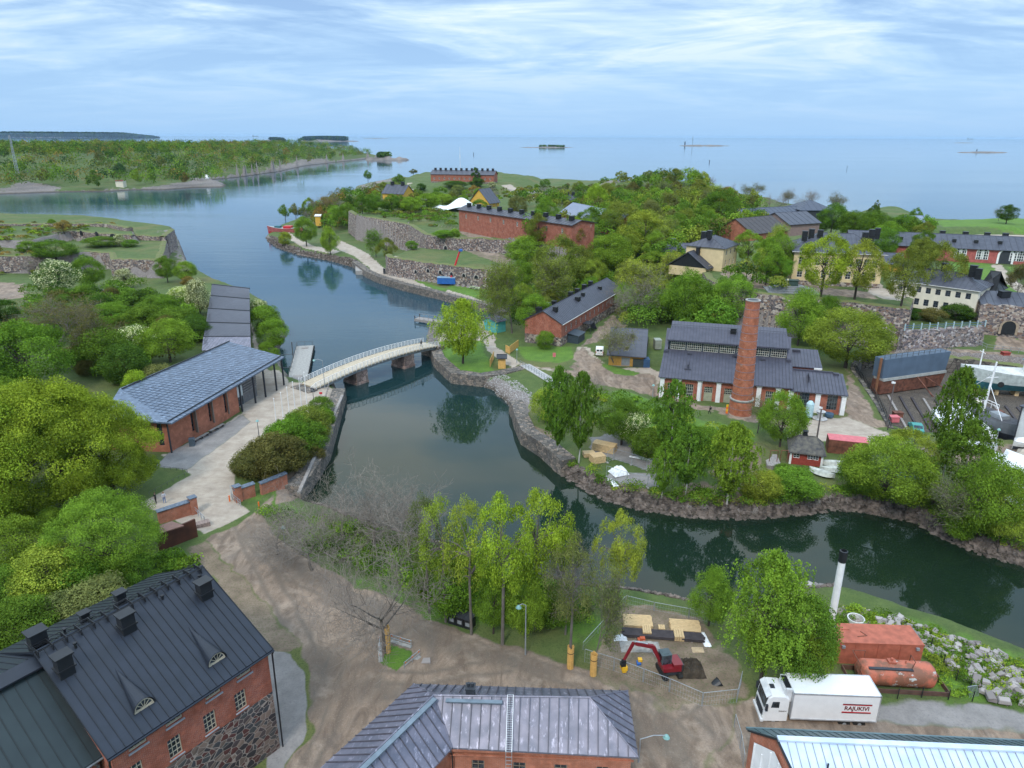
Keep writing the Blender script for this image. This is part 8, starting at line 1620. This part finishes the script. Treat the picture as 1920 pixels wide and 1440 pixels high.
hut('white_hut','tiny white tent-like marker on the rocky spit of the wooded island',(385,335),(390,335),5,4,1.5,4,WHITE,WHITE); hut('yellow_house','sliver of a bright yellow house at the left edge of the photo',(-40,628),(2,620),5,9,6,8,plain('bright_yellow_wall',(.7,.42,.02),.8),REDP)
def cont(name,label,a,b_,z,W,h,mat,top=None,cat='container'):
 A_,an_,L_ = frame_of(a,b_,z); r = empty(name,(A_[0],A_[1],z),rad(an_),label,cat); m = MB(); m.box(0,L_,0,W,0,h)
 for i in range(int(L_/.5)):m.box(i*.5+.1,i*.5+.3,-.04,-.002,.15,h-.15)
 m.build('body',mat,r); m = MB(); m.box(-.03,L_+.03,-.03,W+.03,h,h+.08); m.build('roof',top or mat,r); m = MB(); m.box(-.05,-.01,.1,W-.1,.1,h-.1); m.build('door',mat,r); return r
cont('shipping_container','rusty container with a pink faded roof right of the red shed',(1551,850),(1624,858),2.2,2.6,2.5,RUST,PINK); cont('dark_container','long dark green container along the right side of the yellow warehouse',(1206,690),(1215,645),2.3,2.4,1.8,plain('container_dark',(.03,.045,.045),.7)); cont('blue_skip','dark blue skip standing before the dark green container',(1206,690),(1218,690),2.3,2.2,1.9,plain('skip_blue',(.03,.09,.2),.6))
cont('white_cage','pale wire cage box left of the factory clerestory',(1228,655),(1240,655),2.6,2.4,2.2,plain('cage_white',(.3,.33,.28),.6,var=.3)); cont('pallet_platform','old grey wooden platform with two red-brown frames left of the red shed',(1438,884),(1464,886),2.0,4.5,1.0,WOOD_OLD)
b = MB()
for x in (.2,1.4,1.9,3.0):b.tube((x,0,0),(x,0,2.0),.06,n=4)
b.tube((.2,0,2),(1.4,0,2),.06); b.tube((1.9,0,2),(3.0,0,2),.06); o = b.build('metal_rack',RUST); o.location = P(1440,866,3.0); tag(o,'pair of rusty steel frames standing on the old grey platform','frame')
for lab,px,py,rz,L in (('upturned white boat on trestles right of the red shed, upper one',1566,875,-8,5),('pale green upturned boat right of the red shed, lower one',1570,886,-8,5.5),('small broken grey boat lying on the grass below the red shed',1540,893,-45,4)):
 n = 9; vs = []; x,y,z = G(px,py)
 for i in range(n):u = i/(n-1)*2-1; w = .8*(1-abs(u)**2.6)+.03; vs += [(u*L/2,-w,.3),(u*L/2,-w*.6,.85),(u*L/2,0,1.0),(u*L/2,w*.6,.85),(u*L/2,w,.3)]
 b = MB(); b.add(vs,[(i*5+k,i*5+5+k,i*5+6+k,i*5+1+k) for i in range(n-1) for k in range(4)]); o = b.build('upturned_boat',plain('boat_chalk',(.55,.57,.52),.7,var=.4)); o.location = (x,y,z); o.rotation_euler = (0,0,rad(rz)); tag(o,lab,'boat')
def hullmesh(L,B,H,sheer=.25,n=17,keel=0.0,bow=1.0):
 vs = []; prof = [(0,0),(.55,.12),(.85,.45),(1.0,1.0)]
 for i in range(n):
  u = i/(n-1); s = 1-abs(2*u-1)**3 if u < .5 else 1-max(0,2*u-1)**2.2; s = max(s,.04) if u > .5 else max(s,.35 if bow < 1 else .05); z1 = H*(1+sheer*(2*u-.9)**2)
  for sd in (-1,1):
   for w,h in prof:vs.append((u*L+(max(0,u-.75)*h*L*.12),sd*B/2*w*s,h*z1+keel))
 return vs,n
def hull(mb,L,B,H,mats=(0,1),**k):
 vs,n = hullmesh(L,B,H,**k); fs = []; ms = []
 for i in range(n-1):
  for sd in (0,4):
   for j in range(3):
    a = i*8+sd+j; f = (a,a+1,a+9,a+8); fs.append(f if sd == 0 else f[::-1]); ms.append(mats[0] if j < 2 else mats[1])
 b0 = len(mb.v); mb.v += vs; mb.f += [tuple(q+b0 for q in f) for f in fs]; mb.m += ms
 for i in range(n-1):mb.add([vs[i*8+3],vs[i*8+11],vs[i*8+15],vs[i*8+7]],[(0,1,2,3)],2)
 mb.add([vs[k] for k in (0,1,2,3,7,6,5)],[tuple(range(7))],mats[1]); mb.add([vs[(n-1)*8+k] for k in (0,1,2,3,7,6,5)],[tuple(range(7))[::-1]],mats[1])
r = empty('rowing_boat',P(1735,910,1.6),rad(150),'green open rowing boat with a white rim lying under the bank trees','boat'); b = MB(); hull(b,6.0,2.0,.9); b.build('hull',[plain('boat_green',(.08,.22,.15),.6),plain('boat_rim',(.25,.38,.3),.6),plain('boat_inside',(.06,.18,.14),.7)],r)
def ships():
 # cargo boat on the blocks
 a = Vector(P(1795,722,1.2)); r = empty('cargo_boat',(a.x,a.y+3,0),rad(180-8),'old white and sea-green wooden cargo vessel standing on blocks in the dry dock','ship'); b = MB(); r.location = (a.x+24,a.y-5.5,0); hull(b,25,6.6,4.2,keel=1.2); b.build('hull',[plain('hull_teal',(.03,.14,.17),.6),plain('hull_pale',(.52,.58,.56),.6,var=.3),plain('deck_pale',(.6,.6,.58),.8,var=.25)],r)
 b = MB(); b.box(14.5,21,-1.9,1.9,4.9,5.6); b.build('cargo_hatch',plain('hatch_white',(.68,.7,.7),.7,var=.2),r); b = MB(); b.box(9.2,12.6,-1.7,1.7,4.9,7.6); w = b.build('wheelhouse',WHITE,r); b = MB(); b.box(8.9,12.9,-2,2,7.6,7.8); b.build('wheelhouse_roof',plain('roof_sea_blue',(.15,.3,.38),.6),r)
 for x0,x1,y0,y1 in ((12.62,12.66,-1.3,-.2),(12.62,12.66,.2,1.3),(9.7,10.6,1.71,1.75),(11,12,1.71,1.75)):b = MB(); b.box(x0,x1,y0,y1,6.3,7.2); b.build('window',GLASS,w)
 b = MB(); b.tube((10,0,7.8),(10,0,10),.12); b.lathe((11.5,.6,7.8),[(.1,0),(.6,.3),(.6,.7),(.1,1.0)],12); b.build('mast',WHITE,r); b = MB(); b.tube((22,0,4.6),(22,0,10),.14); b.tube((22,-1.2,9.4),(22,1.2,9.4),.06); b.build('mast',WHITE,r)
 for x in (5,10,14,18,22):b = MB(); b.box(x-.4,x+.4,-1.0,1.0,.2,1.5); b.build('keel_block',WOOD_NEW,r)
 for x in (19,12):b = MB(); b.lathe((0,0,0),[(.3,-.15),(.6,-.12),(.6,.12),(.3,.15)],12); o = b.build('tyre_fender',RUBBER,r); o.location = (x,3.7,3.6); o.rotation_euler = (math.pi/2,0,0)
 # tug with white mast
 q = Vector(P(1888,818,1.0)); r = empty('mast_boat',(q.x,q.y-3.5,0),rad(100),'dark-hulled vessel with a big white mast at the right edge of the dock','ship'); b = MB(); hull(b,15,4.6,3.4,keel=.5); b.build('hull',[DARK,plain('hull_grey',(.12,.13,.14),.6),plain('deck_dark',(.08,.08,.09),.8,var=.5)],r)
 b = MB(); b.box(4,6.8,-.9,.9,3.6,4.7); b.build('deckhouse',GREYP,r); b = MB(); b.box(6.82,6.86,-.7,.7,4.0,4.5); b.build('window',GLASS,r); b = MB(); b.tube((9,0,3.5),(8.6,0,13.5),.25,.14,10); b.tube((8.7,-1.2,10.5),(8.7,1.2,10.5),.07); b.tube((8.7,-.9,12),(8.7,.9,12),.06); b.tube((9,.2,4.5),(12.8,.8,4.6),.1)
 b.path([(8.8,0,11),(14.5,0,5.6)],.05); b.path([(8.8,0,9),(3.2,1.5,4.2)],.06); b.build('mast',WHITE,r); b = MB(); pts = [(8+6.2*math.sin(t),2.2*math.cos(t),5.2+.3*math.sin(t)) for t in [math.pi*i/12 for i in range(13)]]; b.path(pts,.07); b.path([(p[0],p[1],p[2]-.5) for p in pts],.05)
 for p in pts:b.tube((p[0],p[1],3.9),p,.05,n=4)
 b.build('bow_rail',WHITE,r); b = MB(); b.lathe((11,-.6,4.2),[(.1,0),(.55,.3),(.55,.8),(.1,1.1)],12); b.build('life_raft',plain('raft_ivory',(.65,.6,.5),.6),r)
 # beached red ship on the western point
 q = Vector(P(505,442,1)); r = empty('beached_ship',(q.x+17,q.y+4,.5),rad(176),'red and white ship hull laid up on the western point, half hidden by shrubs','ship'); b = MB(); hull(b,19,6,4,keel=0); b.build('hull',[plain('hull_red',(.4,.03,.03),.6),plain('hull_white_red',(.45,.12,.12),.6,var=.5),plain('deck_grey',(.35,.38,.38),.8)],r); b = MB(); b.box(12,15,-1.5,1.5,4,5.2); b.build('deckhouse',MATS['hull_teal'],r); b = MB(); b.box(6,10,-2,2,4,5.2); b.build('red_cover',RED,r)
ships()
for lab,px,py,rz,cm in (('boat under a white cover at the right edge of the yard, upper one',1896,846,15,TARP),('boat under a grey cover in the yard beside the sheet roof',1866,856,160,plain('cover_grey',(.4,.42,.44),.7)),('boat under a white cover behind the rowan at the right bank',1905,945,70,TARP)):
 q = P(px,py,2.3); r = empty('covered_boat',q,rad(rz),lab,'boat'); b = MB(); hull(b,6.5,2.3,1.3,keel=.3); b.build('hull',[DARK,plain('hull_offwhite',(.6,.6,.58),.5),WOOD_OLD],r); b = MB(); vs = []
 for i in range(9):u = i/8; w = 1.25*(1-abs(2*u-1)**2.5)+.05; vs += [(u*6.6,-w,1.5),(u*6.6,0,2.5-.5*u),(u*6.6,w,1.5)]
 b.add(vs,[(i*3+k,i*3+3+k,i*3+4+k,i*3+1+k) for i in range(8) for k in (0,1)]); b.build('cover',cm,r)
def caisson():
 A,B = P(1648,742,.4),P(1742,728,.4); d = Vector(B)-Vector(A); L = d.length+3; r = empty('dock_caisson',(A[0],A[1],.3),math.atan2(d.y,d.x),'huge blue-grey and rusty steel dock gate caisson propped up inside the dry dock','dock gate')
 def sl(z0,z1,m,nm,y0,y1,x0=0,x1=0):b = MB(); e0,e1 = z0*.18,z1*.18; b.add([(x0,y0,z0),(L+e0-x1,y0,z0),(L+e0-x1,y0+2.6,z0),(x0,y0+2.6,z0),(x0,y1,z1),(L+e1-x1,y1,z1),(L+e1-x1,y1+2.6,z1),(x0,y1+2.6,z1)],[(0,3,2,1),(4,5,6,7),(0,1,5,4),(1,2,6,5),(2,3,7,6),(3,0,4,7)]); b.build(nm,m,r)
 sl(.4,3.4,RUST,'lower_hull',0,-.3); sl(3.403,3.9,plain('caisson_ledge',(.3,.3,.28),.8),'ledge',-.5,-.4); sl(3.903,8.0,plain('caisson_blue',(.085,.125,.18),.6,var=.25,scale=.4),'upper_hull',.0,.1)
 b = MB(); b.path([(-.25,.8,8.2),(-.25,.8,1.0),(0,.8,.3),(2.5,.8,.1)],.3,n=6); b.build('stem_frame',plain('frame_rust_dark',(.22,.1,.05),.8),r); b = MB()
 for i in range(13):x = i*(L+1.6)/12; b.tube((x,.3,8),(x,.3,9),.05,n=4)
 b.tube((0,.3,9),(L+1.4,.3,9),.05); b.tube((0,.3,8.5),(L+1.4,.3,8.5),.04); b.build('railing',IRON,r); b = MB(); b.tube((L*.55,-.4,3.4),(L*.6,-4.5,0),.15); b.tube((L*.7,-.4,3),(L*.95,-4,0),.12); b.build('prop',RUST,r)
caisson()
def tent(name,label,pts,z0,hz,ridge,mat=None,cat='tent'):
 W = [Vector(P(*p,z0)) for p in pts]; o = W[0].copy(); r = empty(name,o,0,label,cat); W = [w-o for w in W]; c = sum(W,Vector())/len(W); e0 = (W[0]+W[-1])/2; e1 = (W[1]+W[2])/2; R0 = e0.lerp(e1,ridge[0])+Vector((0,0,hz)); R1 = e0.lerp(e1,ridge[1])+Vector((0,0,hz)); h = Vector((0,0,hz*ridge[2]))
 b = MB(); E = [w+h for w in W]; b.add(E+[R0,R1],[(0,1,5,4),(2,3,4,5),(1,2,5),(3,0,4)]); b.add(W+E,[(0,1,5,4),(1,2,6,5),(2,3,7,6),(3,0,4,7)]); b.build('canvas',mat or TARP,r); return r
tent('storage_tent','long white tent sloping down beside the masted vessel',[(1868,830),(1800,770),(1745,782),(1780,834)],1.0,3.8,(.1,.9,.4)); tent('storage_tent','white peaked tent roof at the right edge behind the rowan',[(1860,905),(1925,925),(1935,890),(1880,868)],2.3,3.6,(.2,.8,.7)); tent('storage_tent','low white and blue sheet roof in the yard at the right edge',[(1845,868),(1890,880),(1900,868),(1856,857)],2.3,1.6,(.1,.9,.7)); tent('storage_tent','tan sheet roof beyond the white peaked tent at the right edge',[(1895,875),(1960,890),(1960,858),(1905,856)],2.3,2.4,(.2,.8,.6),plain('tan_canvas',(.42,.36,.29),.8))
def stage_tent():
 r = empty('event_tent',(0,0,0),0,'large white stretched event tent with two swells on top of the great bastion','tent'); a,b_ = P(806,397,14),P(918,397,14); L = b_[0]-a[0]; n,m = 29,9; vs = []
 for j in range(m):
  v = j/(m-1)
  for i in range(n):
   u = i/(n-1); hh = 1.6+5.0*math.exp(-((u-.52)/.2)**2)+2.0*math.exp(-((u-.12)/.08)**2)+1.8*math.exp(-((u-.85)/.1)**2); vs.append((a[0]+u*L,a[1]+v*18-3*math.sin(u*3.14),14.2+hh*math.sin(math.pi*(.12+.76*v))*math.sin(math.pi*(.03+.94*u))**.5))
 q = MB(); q.add(vs,[(j*n+i,j*n+i+1,(j+1)*n+i+1,(j+1)*n+i) for j in range(m-1) for i in range(n-1)]); q.build('canvas',TARP,r,smooth=True); q = MB()
 for i in range(0,n,4):v = vs[i]; q.tube((v[0],v[1],13.5),v,.12,n=5)
 q.build('poles',DARK,r)
stage_tent()
# white industrial building at the right edge
def whitebuild():
 A = Vector(P(1902,826,2.3)); r = empty('white_workshop',(A.x,A.y,0),rad(-66),'white rendered workshop with a red mark, cut by the right edge','building'); b = MB(); b.box(0,22,0,14,1.5,8.6); b.build('wall',plain('render_white',(.62,.64,.65),.8,var=.12),r); b = MB(); b.slab([(-.4,-.4,8.75),(22.4,-.4,8.75),(22.4,14.4,9.6),(-.4,14.4,9.6)],.2); b.build('roof',ROOF_SLATE,r); b = MB(); b.tube((-.1,-.1,8.6),(-.1,-.1,2),.1); b.build('downpipe',DARK,r)
 text_obj('3',2.2,RED,r,(7.0,-.02,4.6),(math.pi/2,0,0),bold=.05)
whitebuild()
q0 = np.array(P(1690,760,.4)); fl = empty('dock_floor_beams',tuple(q0),0,'rows of dark keel beams laid across the floor of the dry dock','beams')
for i in range(15):b = MB(); a_ = np.array(P(1665+i*22,742+i*2,.45))-q0; c_ = np.array(P(1700+i*24,805+i*3,.45))-q0; b.tube(tuple(a_),tuple(c_),.3,n=4); b.build('beam',WOOD_DARK if i % 3 else WOOD_OLD,fl)
for i,(px,py,m,k) in enumerate(((1682,782,RUST,'rusty square block lying on the dock floor below the caisson'),(1675,790,PINK,'faded red block beside the rusty one on the dock floor'),(1870,780,RUST,'small rusty box on the dock floor near the masted vessel'),(1884,668,REDP,'red steel bin on the dock edge above the cargo boat'))):
 b = MB(); b.box(-.8,.8,-.6,.6,0,1.0); b.box(-.9,.9,-.7,.7,1.0,1.1); o = b.build('steel_box',m); o.location = P(px,py,3.7 if i == 3 else .5); tag(o,k,'box')
# items at the factory wall
for lab,px,py,m,h,rr in (('tall pale blue gas cylinder tank before the factory wing',1516,782,plain('pale_blue_paint',(.42,.6,.65),.5),3.2,.7),('dark blue round buoy before the factory wing',1554,782,plain('buoy_blue',(.05,.1,.16),.6),.9,.8)):
 b = MB(); b.lathe((0,0,0),[(rr*.8,0),(rr,.2),(rr,h*.85),(rr*.5,h)],18); o = b.build('steel_tank',m); o.location = P(px,py,2.3); tag(o,lab,'tank')
b = MB(); b.tube((-.6,0,1.2),(.6,0,1.2),.3,n=12); b.lathe((0,0,0),[(1.3,0),(1.35,.12),(.5,.2),(.45,1.4),(.9,1.5),(.1,1.6)],20); o = b.build('cable_drum',plain('drum_white',(.5,.5,.5),.6,var=.4)); o.location = P(1537,785,2.3); tag(o,'white cable drum winch between the gas tank and the blue buoy','winch')
# monument on the square
r = empty('tomb_monument',P(1482,545,12.6),rad(-8),'stepped grey stone monument with a dark sarcophagus on the square by the yellow mansion','monument')
for k in range(4):b = MB(); b.box(-6.5+k*1.1,6.5-k*1.1,-4+k*.8,4-k*.8,k*.4-.2,(k+1)*.4-.2); b.build('step',plain('step_grey',(.28,.29,.3),.8),r)
b = MB(); b.box(-1.6,1.6,-.8,.8,1.4,2.8); b.box(-1.9,1.9,-1,1,2.8,3.0); b.build('sarcophagus',plain('bronze_dark',(.05,.09,.08),.5),r); b = MB(); b.box(-1.5,-1.1,-1.4,-1.0,1.4,3.4); b.build('shield',IVORY,r)
# beacon, buoys, mast, ships at sea
def mark(name,label,px,py,hpx,w,mat,cat,z=0):x,y,_ = P(px,py,z); k = y/1331; b = MB(); b.tube((0,0,-1),(0,0,hpx*k),w*k,w*k*.6,6); b.tube((0,0,hpx*k*.55),(0,0,hpx*k*.7),w*k*1.6,n=6); o = b.build(name,mat); o.location = (x,y,z); tag(o,label,cat)
mark('sea_mark','small dark sea mark above the far red fort',888,290,4,.5,BLACKM,'buoy'); mark('sea_mark','dark floating sea mark right of the lighthouse reef',1330,305,5,.6,BLACKM,'buoy'); mark('sea_mark','thin spar buoy above the yellow mansion',1588,317,6,.3,BLACKM,'buoy'); mark('lighthouse','dark lighthouse tower on the far lighthouse reef',1284,273,7,1.1,DARK,'lighthouse'); mark('reef_mast','thin mast on the far lighthouse reef',1298,273,16,.3,DARK,'mast'); mark('reef_beacon','tiny beacon tower on the far right reef',1831,285,5,.8,DARK,'beacon')
mark('flagstaff','very tall white flagstaff behind the far red fort',863,322,42,.35,WHITE,'flagstaff',20); mark('skerry_beacon','pale beacon on the near skerry',731,296,6,.8,IVORY,'beacon')
for lab,px,py in (('faint cargo ship on the left part of the horizon',504,252.7),('faint cargo ship on the right part of the horizon',1770,261.5)):
 x,y,_ = P(px,py,0) if py > 258 else (P(px,254.6,0)[0],P(px,254.6,0)[1],0); y2 = 22000; x = (px-960)/1331*y2; b = MB(); b.box(-90,90,-12,12,0,16); b.box(-80,-50,-10,10,16,40); b.box(40,48,-3,3,16,34); o = b.build('cargo_ship',plain('ship_haze_blue',(.25,.3,.36),.8)); o.location = (x,y2,0); tag(o,lab,'ship')
# people
def person(label,px,py,z,pose,top,legs,hairc=(.08,.05,.03),rz=0,z_abs=None):
 x,y,zz_ = P(px,py,z); root = empty('person',(x,y,z),rz,label,'person'); st = pose
 V = [(0,0,.95),(0,.0,1.15),(0,0,1.42),(0,0,1.5),(0,0,1.6),(0,.01,1.7)]; E = [(0,1),(1,2),(2,3),(3,4),(4,5)]; Rr = [(.17,.13),(.15,.11),(.18,.11),(.06,.06),(.085,.1),(.07,.08)]
 def chain(start,pts,rr):
  p = start
  for q,r in zip(pts,rr):V.append(q); Rr.append((r,r)); E.append((p,len(V)-1)); p = len(V)-1
 st_ = .22 if st == 'walk' else .04
 chain(0,[(-.1,0,.88),(-.11,st_,.5),(-.11,st_*.4-.02,.1),(-.11,st_*.4+.12,.04)],[.1,.065,.045,.04]); chain(0,[(.1,0,.88),(.11,-st_*.3,.5),(.11,-st_*1.4,.12),(.11,-st_*1.2+.12,.05)],[.1,.065,.045,.04])
 if st == 'hold':arms = [[(-.22,0,1.38),(-.26,.05,1.12),(-.12,.28,1.12)],[(.22,0,1.38),(.26,.05,1.12),(.12,.28,1.12)]]
 else:arms = [[(-.22,0,1.38),(-.27,-.05,1.12),(-.26,.1,.9)],[(.22,0,1.38),(.27,.04,1.12),(.26,.14,.9)]]
 for a in arms:chain(2,a,[.06,.045,.032])
 me = bpy.data.meshes.new('body'); me.from_pydata(V,E,[]); o = bpy.data.objects.new('body',me); COL.objects.link(o); md = o.modifiers.new('s','SKIN'); me.skin_vertices[0].data[0].use_root = True
 for i,r in enumerate(Rr):me.skin_vertices[0].data[i].radius = r
 o.modifiers.new('u','SUBSURF').levels = 1; bpy.context.view_layer.update(); dg = bpy.context.evaluated_depsgraph_get(); m2 = bpy.data.meshes.new_from_object(o.evaluated_get(dg)); bpy.data.objects.remove(o)
 skin = plain('skin',(.5,.3,.22),.6); tm = plain('cloth_%d' % int(sum(top)*999),top,.9); lm = plain('cloth_%d' % int(sum(legs)*999+5),legs,.9); m2.materials.clear(); [m2.materials.append(q) for q in (skin,tm,lm)]
 for p in m2.polygons:
  c = p.center; p.material_index = 2 if c.z < .96 and abs(c.x) < .2 else (1 if .9 < c.z < 1.49 and not (c.z < 1.0 and abs(c.x) > .2) and c.y < .24 else 0)
  p.use_smooth = True
 b = bpy.data.objects.new('body',m2); COL.objects.link(b); b.parent = root; h = MB(); h.lathe((0,-.015,1.66),[(.1,-.06),(.115,0),(.1,.09),(.03,.125)],10); h.build('hair',plain('hair_%d' % int(hairc[0]*999),hairc,.8),root)
 for s in (-1,1):
  hd = MB(); q = arms[0 if s < 0 else 1][-1]
  for k in range(4):hd.tube((q[0]+(k-1.5)*.018,q[1],q[2]-.02),(q[0]+(k-1.5)*.02,q[1]+.03,q[2]-.1+abs(k-1.5)*.01),.009,.007,5)
  hd.tube((q[0]-s*.03,q[1]+.01,q[2]),(q[0]-s*.05,q[1]+.04,q[2]-.05),.01,.008,5); hd.build('hand',skin,b)
 return root
person('person in a dark suit standing on the paved square, left of the pair',293,944,2.3,'hold',(.02,.02,.025),(.02,.02,.025),rz=2.6)
p = person('person in a blue and white summer outfit on the paved square beside the dark suit',309,943,2.3,'hold',(.55,.55,.6),(.12,.2,.4),(.25,.15,.06),rz=-2.4); person('walker in black with a backpack on the path before the factory',1330,777,2.3,'walk',(.02,.02,.02),(.02,.02,.02),rz=1.2); b = MB(); b.cbox((0,-.2,1.25),(.32,.2,.45)); o = b.build('backpack',BLACKM); o.location = P(1330,777,2.3); o.rotation_euler = (0,0,1.2); tag(o,'black backpack worn by the walker at the factory','backpack')
person('person in dark clothes crossing the far end of the footbridge',790,651,4.1,'walk',(.02,.025,.03),(.05,.06,.06),rz=.6)

# ---------------------------------------------------------------- the air
hm = bpy.data.materials.new('haze_air'); hm.use_nodes = True; t = hm.node_tree; t.nodes.clear(); o_ = N(t,'ShaderNodeOutputMaterial'); v_ = N(t,'ShaderNodeVolumePrincipled'); v_.inputs['Color'].default_value = (.5,.74,1.0,1); v_.inputs['Density'].default_value = 0.000022; t.links.new(v_.outputs[0],o_.inputs['Volume'])
b = MB(); b.box(-31000,31000,-400,31000,-4.2,62); o = b.build('haze',hm); tag(o,'thin blue sea haze softening the far islands','haze',kind='stuff')
